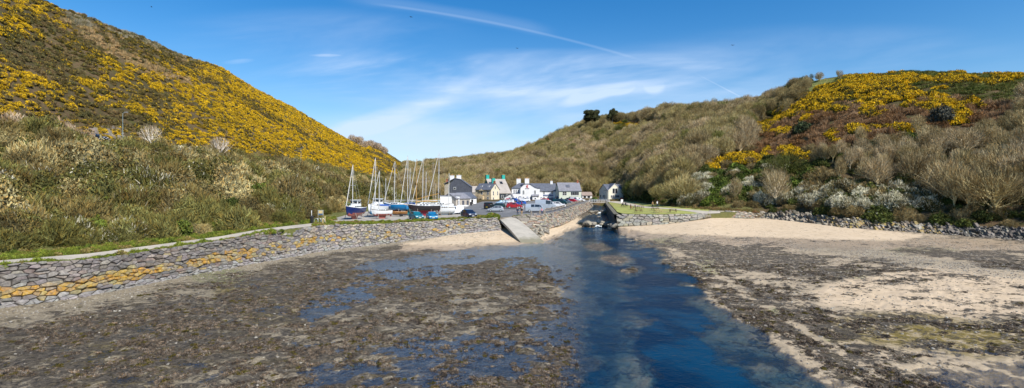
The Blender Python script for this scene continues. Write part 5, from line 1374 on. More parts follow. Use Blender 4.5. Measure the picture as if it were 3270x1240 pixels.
# porch with its little slate roof
mb = MB(); mb.box((ix(1708), -.9, iz(634) / 2 + .2), (ix(1716) - ix(1700), 1.8, iz(626) + .5), M_white); mb.build('porch', inn)
mb = MB(); mb.add([(ix(1698), -2.1, iz(626)), (ix(1721), -2.1, iz(626)), (ix(1721), -.03, iz(621)), (ix(1698), -.03, iz(621)), (ix(1698), -2.1, iz(626) - .15), (ix(1721), -2.1, iz(626) - .15), (ix(1721), -.03, iz(626) - .15), (ix(1698), -.03, iz(626) - .15)],
                  [(0, 1, 2, 3), (4, 5, 1, 0), (0, 3, 7, 4), (1, 5, 6, 2), (4, 7, 6, 5)], M_slate2); mb.build('porch_roof', inn)
mb = MB(); mb.box((ix(1709), -1.86, .95), (.9, .1, 1.9), M_white); mb.box((ix(1709), -1.93, 1.45), (.5, .05, .5), M_glass); d = mb.build('door', inn)
mb = MB(); mb.box((ix(1709) + .35, -1.95, 1), (.08, .08, .12), M_grey); mb.build('handle', d)
# emblem and lettering on the gable: an abstract red winged figure above the black word
mb = MB(); ex, ez = ix(1683.5), iz(597)
for (dx0, dz0, dx1, dz1, w0, w1) in [(-.05, .1, .1, .75, .28, .10), (.0, .2, .55, .55, .16, .04), (0, .25, -.5, .6, .16, .04), (-.05, 0, -.45, -.65, .16, .06), (0, 0, .45, -.6, .16, .06), (.1, .75, .35, .85, .10, .03), (-.1, .1, -.6, .1, .10, .03)]:
    mb.tube((ex + dx0, -.05, ez + dz0), (ex + dx1, -.05, ez + dz1), w0, w1, M_red, 5)
mb.build('emblem', inn)
text_part('BRAINS', .55, M_ink, inn, (ix(1683.5), -.04, iz(603)), (R(90), 0, 0))
Ys = Yp + 2; mb = MB(); sx = (ix(1735) + ix(1767)) / 2 + .05; sz_ = iz(624.5); mb.box((sx, 1.93, sz_), ((1767 - 1735) * Ys / F, .1, .62), M_signblue); sb = mb.build('name_board', inn)
text_part('THE HARBOUR INN', .46, M_signwhite, sb, (sx, 1.86, sz_), (R(90), 0, 0))

# entrance cottage beside the inn
h_, _ = house('small white lean-to cottage with a dark roof, just left of the inn', 1624, 221, 3.6, -8, 3.6, 4.5, 2.0, 3.5, M_white, M_slate2, 'y', ridge_off=1.0, name='cottage', cat='cottage')
window(h_, 'F', 1.9, .3, .8, 1.7, (3.6, 4.5), 0, 1, M_darkframe); window(h_, 'R', .8, .8, 1.0, 1.0, (3.6, 4.5), 1, 0)
# dark shed between inn and green house
h_, _ = house('dark timber shed between the inn and the pale green house', 1787.5, 220, 3.6, 0, 3.2, 4, 2.1, 2.5, M_blackwall, M_slate2, 'x', name='shed', cat='shed', over=.15)
door(h_, 'F', 1.0, 1.1, 1.9, (3.2, 4), M_slatehung)
# pale green house
dm = (9.6, 9.5)
h_, rf = house('pale green rendered house with a grey roof, right of the inn', 1821, 219, 3.65, 5, 9.6, 9.5, 4.9, 8.3, M_palegreen, M_slate2, 'x')
window(h_, 'F', 1.4, 2.9, 1.9, 1.7, dm, 1, 1); window(h_, 'F', 5.0, 2.9, 3.6, 1.6, dm, 3, 0); window(h_, 'F', .6, .1, .9, 1.9, dm, 0, 1); window(h_, 'F', 3.0, .3, 1.1, 1.7, dm, 0, 1); window(h_, 'L', 3.8, 4.6, 1.0, 1.6, dm, 0, 1)
window(h_, 'F', 7.2, .8, 1.2, 1.1, dm, 1, 0); door(h_, 'F', 4.6, .95, 2.0, dm, M_greige)
mb = MB(); mb.box((1.4, -5.2, 2.3), (3.8, 1.0, .1), M_slate2); mb.build('porch_roof', h_)
mb = MB(); mb.box((-.6, -2.3, 7.15), (1.7, 1.8, .10), M_slate, 0, 0); k_ = mb.build('skylight', rf); k_.rotation_euler = (0, 0, 0)
k_.data.transform(Matrix.Translation((-.6, -2.3, 6.95)) @ Matrix.Rotation(math.atan2(3.4, 4.75), 4, 'X') @ Matrix.Translation((.6, 2.3, -7.15)))
chimney(h_, 4.2, 0, 7.8, 9.3, .7, .6, M_brick, 1)
# bungalow
dm = (5.0, 4.5)
h_, _ = house('small white bungalow with a brown roof behind the bridge end', 1875, 256, 3.9, 4, 5.0, 4.5, 2.3, 3.8, M_white, M_brownroof, 'x', name='bungalow', cat='bungalow')
window(h_, 'F', .7, 1.0, 1.2, .9, dm, 0, 0, M_darkframe); window(h_, 'F', 2.7, 1.0, 1.3, .9, dm, 0, 0, M_darkframe)
# cream house with two gables by the bridge
Yh = 246; dm = (8.4, 9.0)
h_, rf = house('detached cream house with twin front gables and a slate roof beside the lawn', 1972, Yh - 8, 4.3, 15, 8.4, 9.0, 4.1, 6.6, M_cream2, M_slate, 'x')
window(h_, 'F', 1.0, .9, 1.0, 1.1, dm, 1, 0, M_darkframe); window(h_, 'F', 2.6, .9, 1.6, 1.1, dm, 2, 0, M_darkframe)
window(h_, 'L', 4.0, .8, 1.4, 1.3, dm, 1, 0); window(h_, 'L', .9, .8, .9, 1.2, dm, 0, 0, M_greige); window(h_, 'L', 2.8, 3.0, .7, .5, dm, 0, 0); window(h_, 'L', 6.4, 3.0, .7, .5, dm, 0, 0)
mb = MB(); mb.box((-4.22, -1.6, 1.0), (.1, 1.0, 2.1), M_stonewall); d = mb.build('door', h_); mb = MB(); mb.box((-4.3, -1.9, 1.0), (.08, .08, .15), M_grey); mb.build('handle', d)
def front_gable(parent, x0, x1, ez, rz_, depth, win):
    m_ = MB(); xm = (x0 + x1) / 2; yf = -4.5 - .35
    m_.prism([(x0, 0 if x1 - x0 > 4 else 2.4), (x1, 0 if x1 - x0 > 4 else 2.4), (x1, ez), (xm, rz_ - .1), (x0, ez)], 'y', yf, yf + depth, M_cream2); g_ = m_.build('gable', parent)
    r2 = MB(); o_ = .2; s_ = (rz_ - ez) / (xm - x0)
    r2.prism([(x0 - o_, ez - o_ * s_), (xm, rz_), (x1 + o_, ez - o_ * s_), (x1 + o_, ez - o_ * s_ + .15), (xm, rz_ + .15), (x0 - o_, ez - o_ * s_ + .15)], 'y', yf - .12, yf + depth, M_slate); r2.build('gable_roof', g_)
    r3 = MB()
    for sgn in (-1, 1): r3.tube((xm, yf - .16, rz_ + .02), (xm + sgn * ((x1 - x0) / 2 + .2), yf - .16, ez - .2 * s_ + .02), .09, .09, M_frame, 4)
    r3.build('bargeboard', g_)
    return g_
g1 = front_gable(h_, -4.0, 1.4, 4.1, 6.9, 5.2, None); g2 = front_gable(h_, 2.0, 4.2, 4.4, 6.0, 5.0, None)
def gwin(parent, x0, x1, z0, z1, mull, yf=-4.87):
    m_ = MB(); m_.box(((x0 + x1) / 2, yf, (z0 + z1) / 2), (x1 - x0, .10, z1 - z0), M_frame); o = m_.build('window', parent)
    n_ = mull + 1
    for i in range(n_):
        a = x0 + (x1 - x0) * i / n_ + .09; b = x0 + (x1 - x0) * (i + 1) / n_ - .09
        m2 = MB(); m2.box(((a + b) / 2, yf - .04, (z0 + z1) / 2), (b - a, .06, z1 - z0 - .2), M_glass); m2.build('pane', o)
gwin(h_, -2.3, -.2, 2.7, 4.9, 1); gwin(h_, 2.4, 3.8, 2.9, 4.9, 1)
gwin(h_, -3.0, -1.8, .9, 2.0, 1); gwin(h_, -1.2, .6, .9, 2.0, 2)
mb = MB(); mb.box((3.3, -5.2, 2.45), (2.6, 1.6, .12), M_frame); mb.box((4.5, -5.9, 1.2), (.18, .18, 2.4), M_cream); [mb.box((2.1 + .4 * i_, -5.95, 2.95), (.05, .05, .9), M_frame) for i_ in range(7)]; mb.box((3.3, -5.95, 3.42), (2.6, .08, .06), M_frame); mb.build('balcony', h_)
gwin(h_, 2.3, 3.9, .1, 2.0, 1, -4.53)
for xx in (-3.2, -1.6):
    m_ = MB(); m_.box((-4.3 + (xx + 3.2) * 0, xx * 1.0, 5.0), (.1, .1, .1), M_frame)
mb = MB()
for yy in (-1.6, 1.2):
    mb.prism([(yy - .5, 4.1), (yy + .5, 4.1), (yy + .5, 4.7), (yy, 5.2), (yy - .5, 4.7)], 'x', -4.3, -3.2, M_frame)
h_.scale = (1.2, 1.0, 1.08)
# orange screen in front of it, and bridge
mb = MB(); a, b, c_ = at(1968, 241, 0), at(1984, 237, 0), at(2001, 243, 0)
for p_, q_ in ((a, b), (b, c_)):
    n_ = 6
    for i in range(n_):
        f0, f1 = i / n_, (i + 1) / n_; u0, u1 = p_.lerp(q_, f0), p_.lerp(q_, f1); z0 = 4.25; hh = 1.1
        mb.add([(u0.x, u0.y, z0), (u1.x, u1.y, z0), (u1.x, u1.y, z0 + hh), (u0.x, u0.y, z0 + hh), (u0.x, u0.y + .08, z0), (u1.x, u1.y + .08, z0), (u1.x, u1.y + .08, z0 + hh), (u0.x, u0.y + .08, z0 + hh)],
               [(0, 1, 2, 3), (5, 4, 7, 6), (3, 2, 6, 7), (0, 3, 7, 4), (1, 5, 6, 2)], M_orangefence)
tag(mb.build('garden_screen'), 'low orange screen fence in front of the cream house', 'fence')
br_ = empty('footbridge', at(1914, 206, 3.95)); tag(br_, 'white railed footbridge over the stream', 'footbridge')
hwid = 31 * 206 / F
mb = MB(); mb.box((0, 0, -.12), (hwid * 2, 2.2, .26), M_greige); mb.build('deck', br_)
for sy in (-1.1, 1.1):
    mb = MB()
    for k_ in (1.15, .6): mb.box((0, sy, k_), (hwid * 2, .07, .09), M_grey)
    for i in range(9): mb.box((-hwid + i * hwid / 4, sy, .6), (.09, .09, 1.15), M_frame)
    mb.build('railing', br_)

# stained cream house
dm = (8.0, 7.0)
h_, rf = house('old cream house with stained front, arched porch and two roof lights', 1543, 222, 3.6, -29, 8.0, 7.0, 5.4, 8.0, M_stain, M_slate, 'x', wallside=M_cream)
for u0, w0 in ((2.9, .9), (6.0, .9)): window(h_, 'F', u0, 3.2, w0, 1.7, dm, 0, 1)
window(h_, 'F', 6.0, .7, .9, 1.6, dm, 0, 1); window(h_, 'R', 1.4, 2.9, 1.0, 1.8, dm, 0, 1); window(h_, 'R', 5.0, 2.9, .8, 1.8, dm, 0, 1); window(h_, 'R', 3.0, 5.5, .8, 1.4, dm, 0, 0); window(h_, 'R', 1.4, .6, 1.0, 1.5, dm, 0, 1)
mb = MB(); mb.box((-.9, -3.9, 1.3), (2.3, 1.0, 2.6), M_stain); mb.prism([(-2.2, 4.9), (.4, 4.9), (-.9, 5.7)], 'y', -3.9, -3.48, M_stain); mb.build('porch', h_)
mb = MB(); mb.tube((-.9, -4.42, .9), (-.9, -4.43, .9), .7, .7, M_black, 16); mb.box((-.9, -4.43, .45), (1.4, .02, .9), M_black); mb.build('porch_arch', h_)
for xx in (-1.8, 2.0):
    m_ = MB(); m_.box((0, 0, 0), (.8, 1.0, .12), M_frame); m_.box((0, 0, .03), (.62, .82, .10), M_glass); o = m_.build('skylight', rf)
    o.data.transform(Matrix.Translation((xx, -1.9, 6.85)) @ Matrix.Rotation(math.atan2(2.6, 3.5), 4, 'X'))
chimney(h_, 3.6, 0, 7.6, 9.0, .8, .7, M_brick, 1)
# low house behind it
h_, _ = house('plain grey house roof seen behind the dark slate house', 1505, 245, 4.6, 10, 6, 7, 3.2, 6.0, M_greige, M_beigeroof, 'x'); window(h_, 'F', 2, 1.2, 1.2, 1.2, (6, 7))
# big barn with teal chimneys
dm = (9.5, 15)
h_, rf = house('large dark walled house with a faded beige roof, teal frames and three teal chimneys', 1602, 240, 4.0, 24, 9.5, 15, 3.4, 10.0, M_blackwall, M_beigeroof, 'x', name='large_house')
window(h_, 'F', .4, .7, 2.4, 2.2, dm, 1, 1, M_teal); window(h_, 'F', 4.6, .9, 1.1, 1.5, dm, 0, 1); window(h_, 'F', 7.0, 1.6, .9, 1.3, dm, 0, 0)
mb = MB(); mb.box((-1.9, -7.56, .4), (2.8, .12, .5), M_teal); mb.build('window_panel', h_)
for (cx_, cy_, ct) in ((-4.0, .8, 12.0), (-2.9, -4.2, 10.3), (4.2, .6, 12.0)): chimney(h_, cx_, cy_, 7, ct, 1.5, 1.3, M_teal, 2)
for xx, yy in ((-1.6, -2.6), (2.0, -2.2)):
    m_ = MB(); m_.box((0, 0, 0), (1.4, 1.8, .14), M_darkframe); m_.box((0, 0, .04), (1.1, 1.5, .12), M_glass); o = m_.build('skylight', rf)
    o.data.transform(Matrix.Translation((xx, yy, 10.0 + yy * 6.6 / 7.5 + .22)) @ Matrix.Rotation(math.atan2(6.6, 7.5), 4, 'X'))
# dark slate-hung house at left
Yd = 205; dk = empty('slate_house', at(1461, Yd, 3.8)); tag(dk, 'tall house hung all over with dark slate, two white chimneys on top', 'house')
def dx_(px): return (px - 1461) * Yd / F
def dzz(py): return zof(py, Yd) - 3.8
mb = MB(); mb.prism([(dx_(1437), -1), (dx_(1503), -1), (dx_(1503), dzz(597)), (dx_(1470), dzz(574)), (dx_(1452), dzz(571)), (dx_(1437), dzz(587))], 'y', 0, 8, M_slatehung); mb.build('wall', dk)
mb = MB(); pr_ = [(dx_(1504), dzz(598)), (dx_(1470), dzz(573.6)), (dx_(1452), dzz(570.4)), (dx_(1417), dzz(588.5))]
mb.prism(pr_ + [(a, b + .22) for a, b in pr_[::-1]], 'y', -.15, 8.2, M_slate); mb.build('roof', dk)
mb = MB(); mb.box((dx_(1428), 3.5, dzz(588) / 2 - .3), (dx_(1437) - dx_(1419), 6, dzz(588) + .5), M_stonewall); mb.build('side_wing', dk)
chimney(dk, dx_(1441), 3, dzz(585), dzz(561), 1.7, 1.1, M_white, 2); chimney(dk, dx_(1463), 3, dzz(580), dzz(560), 1.8, 1.1, M_white, 2); chimney(dk, dx_(1424), 4, dzz(585), dzz(573), 1.0, .9, M_brick, 1)
m_ = MB(); m_.box((dx_(1452), -.03, dzz(602)), (1.0, .1, .9), M_frame); o = m_.build('window', dk); m_ = MB(); m_.box((dx_(1452), -.07, dzz(602)), (.8, .07, .7), M_glass); m_.build('pane', o)
# boat store row
Yb = 158; bs_ = empty('boat_store', at(1436, Yb, 3.55)); tag(bs_, 'flat roofed white boat store behind the boats', 'boat store')
wS = 62 * Yb / F
mb = MB(); mb.box((0, 2.5, 1.5), (wS, 5, 4.0), M_white); mb.build('wall', bs_)
mb = MB(); mb.box((0, 2.5, 3.58), (wS + .3, 5.3, .14), M_slate2); mb.build('roof', bs_)
mb = MB(); mb.box((wS / 2 - 1.0, -.04, 1.2), (1.0, .1, 2.1), M_frame); d = mb.build('door', bs_); mb = MB(); mb.box((wS / 2 - .7, -.11, 1.2), (.08, .08, .16), M_grey); mb.build('handle', d)
h_, _ = house('buff stone outhouse with a slate roof, end on beside the white boat store', 1479, 160, 3.6, 56, 7.0, 5.4, 2.7, 4.2, M_greige, M_slate2, 'x', name='outhouse', cat='outhouse')
for u0 in (.8, 3.0, 5.2): door(h_, 'F', u0, 1.0, 2.0, (7.0, 5.4), M_slatehung)
h_, _ = house('white outhouse with a blue grey slate roof and black doors at the car park edge', 1499, 172, 3.65, 58, 8.0, 5.0, 2.6, 4.3, M_white, M_slate, 'x', name='outhouse', cat='outhouse')
for u0 in (.6, 2.6, 5.0): door(h_, 'F', u0, 1.1, 2.0, (8.0, 5.0), M_black)
mb = MB(); mb.box((0, 0, .45), (8.2, .4, .9), M_white); o = mb.build('garden_wall', loc=at(1580, 214, 3.65)); tag(o, 'low white garden wall in front of the old cream house', 'wall')
mb = MB(); mb.box((0, 0, .4), (3.4, .35, 1.1), M_white); o = mb.build('garden_wall', loc=at(1478, 155, 3.4)); tag(o, 'short white wall behind the white van', 'wall')

# ------------------------------------------------------------------ vehicles
def carpaint(name, c, metal=.3):
    m_ = pmat(name, c, .35, metal=metal, var=.03, vs=.5, spec=.5, coat=.5); return m_
M_tyre = M_rubber; M_lamp = pmat('lamp_lens', (.75, .78, .8), .15, var=.03); M_tail = pmat('tail_lens', (.35, .01, .01), .25, var=.03)
M_autoglass = pmat('car_glass', (.015, .02, .025), .06, var=.05, spec=.9); M_plate = pmat('plate', (.75, .75, .72), .5, var=.02); M_yplate = pmat('yellow_plate', (.7, .5, .05), .5, var=.02)
# stations: (x, z_belt, z_top) from nose to tail, unit length scaled
STY = {
 'hatch': dict(L=4.0, W=1.72, st=[(1, .48, .50), (.93, .70, .72), (.50, .92, .94), (.14, .98, 1.42), (-.30, 1.0, 1.46), (-.72, 1.02, 1.36), (-.93, .98, 1.00), (-1, .62, .64)]),
 'suv': dict(L=4.4, W=1.85, st=[(1, .60, .62), (.93, .86, .88), (.50, 1.06, 1.08), (.18, 1.12, 1.60), (-.30, 1.14, 1.66), (-.80, 1.18, 1.58), (-.94, 1.12, 1.16), (-1, .74, .76)]),
 'estate': dict(L=4.6, W=1.8, st=[(1, .50, .52), (.93, .72, .74), (.46, .93, .95), (.12, .98, 1.42), (-.30, 1.0, 1.46), (-.84, 1.02, 1.38), (-.95, .98, 1.0), (-1, .66, .68)]),
 'van': dict(L=4.9, W=1.95, st=[(1, .62, .64), (.93, .98, 1.0), (.72, 1.14, 1.16), (.42, 1.22, 1.92), (-.1, 1.22, 1.98), (-.90, 1.22, 1.96), (-.98, 1.20, 1.90), (-1, .7, .72)]),
 'smallvan': dict(L=4.3, W=1.75, st=[(1, .55, .57), (.93, .86, .88), (.60, 1.02, 1.04), (.28, 1.10, 1.72), (-.1, 1.10, 1.80), (-.90, 1.10, 1.78), (-.97, 1.08, 1.70), (-1, .66, .68)]),
 'highvan': dict(L=5.6, W=2.05, st=[(1, .75, .77), (.95, 1.10, 1.12), (.78, 1.26, 1.28), (.50, 1.35, 2.35), (-.0, 1.35, 2.55), (-.93, 1.35, 2.52), (-.98, 1.33, 2.42), (-1, .75, .77)]),
}
def car(style, paint, label, px, py, head, group=None, cat='car', name='parked_car', glass_rear=True, loc=None, z=None, tmax=1.2):
    S = STY[style]; L, W_ = S['L'], S['W']; g_ = loc or ground_at(px, py, 0, tmax); st = S['st']
    r_ = empty(name, (g_.x, g_.y, (land_z_xy(g_.x, g_.y) + .06) if z is None else z), R(head)); tag(r_, label, cat, group)
    van = 'van' in style; hw = W_ / 2; rings = []; nst = len(st)
    for i, (x, zb, zt) in enumerate(st):
        e = .86 if i in (0, nst - 1) else 1.0; cab = zt - zb > .2; wr = (.88 if van else .76) if cab else .90
        rings.append([(x * L / 2, -hw * e * .94, .24), (x * L / 2, -hw * e, .40), (x * L / 2, -hw * e * .985, zb), (x * L / 2, -hw * wr * e, zt - (.06 if cab else 0)), (x * L / 2, -hw * (wr - .10) * e, zt), (x * L / 2, 0, zt + .02)])
    full = []
    for rg in rings: full.append(rg + [(x_, -y_, z_) for x_, y_, z_ in rg[-2::-1]])
    n = len(full[0]); V = [v for rg in full for v in rg]; Fc = []
    for i in range(nst - 1):
        for j in range(n - 1): Fc.append((i * n + j, i * n + j + 1, (i + 1) * n + j + 1, (i + 1) * n + j))
        Fc.append((i * n + n - 1, i * n, (i + 1) * n, (i + 1) * n + n - 1))
    Fc.append(tuple(range(n))); Fc.append(tuple((nst - 1) * n + j for j in range(n))[::-1])
    mb_ = MB(); mb_.add(V, Fc, paint); mb_.box((0, 0, .27), (L * .96, W_ * .97, .14), M_black)
    mb_.build('body', r_, bevel=.03)
    def quad(name_, pts, mat, off=.015, parent=None):
        a = [Vector(p) for p in pts]; c = sum(a, Vector()) / 4; nrm = (a[1] - a[0]).cross(a[3] - a[0]).normalized()
        if nrm.dot(c - Vector((0, 0, .9))) < 0: nrm = -nrm
        ins = [p.lerp(c, .09) + nrm * off for p in a]; m2 = MB(); m2.add(ins + [p - nrm * .03 for p in ins], [(0, 1, 2, 3), (0, 4, 5, 1), (1, 5, 6, 2), (2, 6, 7, 3), (3, 7, 4, 0)], mat)
        return m2.build(name_, parent or r_)
    R0 = full
    quad('windscreen', [R0[2][3], R0[2][n - 4], R0[3][n - 4], R0[3][3]], M_autoglass)
    ri = nst - 3
    if glass_rear: quad('rear_window', [(R0[ri][3][0] + (R0[ri + 1][3][0] - R0[ri][3][0]) * .1, *R0[ri][3][1:]), (R0[ri][n - 4][0], *R0[ri][n - 4][1:]), R0[ri + 1][n - 4], R0[ri + 1][3]], M_autoglass)
    for s_ in (0, 1):
        def pick(i, j): v_ = R0[i][j]; return (v_[0], v_[1] if s_ == 0 else -v_[1], v_[2])
        segs_ = [(2, 3), (3, 4), (4, 5)] if not van else ([(2, 3), (3, 4)] if 'small' in style else [(2, 3), (3, 4), (4, 5)] if style == 'van' else [(2, 3), (3, 4)])
        for (i, j) in segs_:
            a, b, c, d = pick(i, 2), pick(j, 2), pick(j, 3), pick(i, 3)
            if i == 2: a = tuple(a[k] + (b[k] - a[k]) * .42 for k in range(3)); d = tuple(pick(2, 3)[k] + (c[k] - pick(2, 3)[k]) * .72 for k in range(3))
            if style == 'van' and i == 4: b = tuple(a[k] + (b[k] - a[k]) * .45 for k in range(3)); c = tuple(d[k] + (c[k] - d[k]) * .45 for k in range(3))
            quad('side_window', [a, b, c, d], M_autoglass)
    rw = .30 if style in ('hatch', 'estate', 'smallvan') else .34
    for sx in (.63, -.60):
        for sy in (-1, 1):
            m2 = MB(); y0, y1 = sy * (hw - .20), sy * (hw + .015); m2.tube((sx * L / 2, y0, rw), (sx * L / 2, y1, rw), rw, rw, M_tyre, 14); wv = m2.build('wheel', r_)
            m3 = MB(); m3.tube((sx * L / 2, y1, rw), (sx * L / 2, y1 + sy * .015, rw), rw * .62, rw * .55, M_grey, 10); m3.build('rim', wv)
    for sy in (-1, 1):
        zf = st[1][2]; m2 = MB(); m2.box((L / 2 * .955, sy * hw * .66, zf - .10), (.14, hw * .36, .14), M_lamp); m2.build('headlight', r_)
        m2 = MB(); m2.box((-L / 2 * .965, sy * hw * .72, st[-2][1] - .12), (.10, hw * .22, .26 if not van else .45), M_tail); m2.build('tail_light', r_)
        m2 = MB(); m2.box((L / 2 * .36, sy * (hw + .10), st[2][1] + .08), (.14, .18, .13), paint); m2.build('wing_mirror', r_)
    m2 = MB(); m2.box((L / 2 + .01, 0, .42), (.03, .5, .11), M_plate); m2.build('number_plate', r_)
    m2 = MB(); m2.box((-L / 2 - .01, 0, .55), (.03, .5, .11), M_yplate); m2.build('number_plate', r_)
    m2 = MB(); m2.box((L / 2 * .985, 0, st[0][1] + .02), (.06, hw * .9, .14), M_black); m2.build('grille', r_)
    return r_
C_silver = carpaint('silver_paint', (.50, .53, .56), .5); C_white = carpaint('white_paint', (.78, .78, .78), 0); C_navy = carpaint('navy_paint', (.012, .02, .045)); C_black = carpaint('black_paint', (.012, .012, .014))
C_red = carpaint('red_paint', (.42, .01, .02)); C_blue = carpaint('blue_paint', (.01, .12, .48)); C_teal = carpaint('teal_car_paint', (.01, .16, .20)); C_cyan = carpaint('bright_blue_paint', (.01, .17, .35))
C_green = carpaint('dark_green_paint', (.01, .055, .06)); C_grey = carpaint('grey_paint', (.16, .17, .18)); C_bred = carpaint('bright_red_paint', (.6, .02, .03)); C_ltblue = carpaint('pale_blue_paint', (.35, .50, .60), .3)
car('hatch', C_teal, 'dark teal hatchback parked below the black boat', 1329, 701, -58, cat='car')
car('hatch', C_cyan, 'bright blue hatchback facing the sea wall, beside the teal one', 1379, 702, -72)
car('smallvan', C_white, 'small white van parked at the end of the boat yard', 1449, 685, -145, cat='van', name='parked_van', glass_rear=False)
car('suv', C_navy, 'dark navy off-roader facing the sea wall near the slipway', 1497, 696, -62)
car('hatch', C_silver, 'silver hatchback parked side on nearest to the slipway', 1583, 677.5, 180)
car('smallvan', C_black, 'black van seen from behind, left end of the car park rows', 1562, 668, 75, cat='van', name='parked_van')
car('estate', C_green, 'dark green car mostly hidden behind the silver hatchback', 1588, 666, 172)
car('suv', C_red, 'dark red off-roader parked side on in the middle of the car park', 1642, 667, 2)
car('hatch', C_silver, 'silver car just left of the dark red off-roader', 1608, 662, -150)
car('hatch', C_ltblue, 'pale blue car in the second row behind the silver ones', 1602, 654, -160)
car('estate', C_white, 'white estate in the back row on the left of the car park', 1621, 650, 175)
car('hatch', C_blue, 'blue hatchback parked side on behind the dark red off-roader', 1661, 656, 178)
car('hatch', C_blue, 'small blue car in front of the white cottage', 1638, 645.5, 160)
car('hatch', C_white, 'white car close to the inn wall under the gable', 1676, 645, -170)
car('hatch', C_bred, 'bright red small car in the back row, far left', 1622, 646.5, 90)
car('highvan', C_silver, 'high roofed silver camper van in front of the inn', 1742, 669, -3, cat='van', name='parked_van')
car('van', C_silver, 'silver van with roof bars parked nearest the river wall', 1710, 679, 0, cat='van', name='parked_van')
car('suv', C_white, 'white off-roader beside the timber rail, right of the camper van', 1782, 663.5, -8)
car('suv', C_bred, 'bright red off-roader parked close to the inn porch', 1734, 649, 178)
car('van', C_green, 'dark green van in the row along the timber rail', 1790, 655, -22, cat='van', name='parked_van')
car('suv', C_navy, 'navy car behind the dark green van', 1768, 646.5, -15)
car('hatch', C_grey, 'dark grey car in the row along the rail, next to the dark green van', 1811, 651.5, -28)
car('hatch', C_black, 'black car in the row along the rail, before the red one', 1818, 647, -30)
car('hatch', C_bred, 'bright red car in the row in front of the pale green house', 1830, 648, -30)
car('smallvan', C_white, 'white van in the row in front of the pale green house', 1838, 645, -32, cat='van', name='parked_van')
car('hatch', C_white, 'white car at the far right end of the car park row', 1852, 644.5, -35)
gr_ = land_at_t(np.array([306.]), np.array([2.05])); car('estate', C_navy, 'dark car driving along the hillside road', 0, 0, 4, loc=Vector(((306 - CX) * gr_[0][0] / F, gr_[0][0], 0)), z=float(gr_[1][0]) + 1.0, name='car')
mb = MB()   # roof bars on the silver van
for xx in (-.9, .6): mb.box((xx, 0, 2.06), (.06, 1.7, .05), M_grey)
mb.box((-.15, -.7, 2.12), (3.4, .06, .05), M_grey); mb.box((-.15, .7, 2.12), (3.4, .06, .05), M_grey)
vn = [o for o in col.objects if o.get('label', '').startswith('silver van with roof')][0]; mb.build('roof_rack', vn)

# ------------------------------------------------------------------ boats
M_mast = pmat('mast_alloy', (.60, .59, .56), .5, var=.03); M_sail = pmat('sailcloth', (.66, .64, .60), .8, var=.05); M_woodmast = pmat('varnished_spar', (.50, .26, .05), .4, var=.08)
M_ropegrey = pmat('rigging', (.45, .45, .43), .6, var=.05); M_deck = pmat('boat_deck', (.62, .64, .62), .7, var=.06)
def bp(nm, c): return pmat(nm, c, .35, var=.05, vs=.8, coat=.3)
B_navy = bp('navy_hull', (.006, .018, .10)); B_redb = bp('red_antifoul', (.33, .09, .07)); B_white = bp('white_hull', (.74, .75, .74)); B_blueb = bp('blue_antifoul', (.01, .17, .36)); B_blue = bp('blue_hull', (.01, .22, .50))
B_black = bp('black_hull', (.025, .022, .026)); B_maroon = bp('maroon_antifoul', (.26, .015, .03)); B_tealb = bp('teal_antifoul', (.01, .20, .22)); B_aqua = bp('aqua_topsides', (.55, .70, .72)); B_dark = bp('dark_antifoul', (.06, .015, .02)); B_var = bp('varnish', (.48, .22, .06)); B_bluec = bp('blue_cover', (.01, .09, .36)); B_grey = bp('grey_hull', (.5, .54, .55))
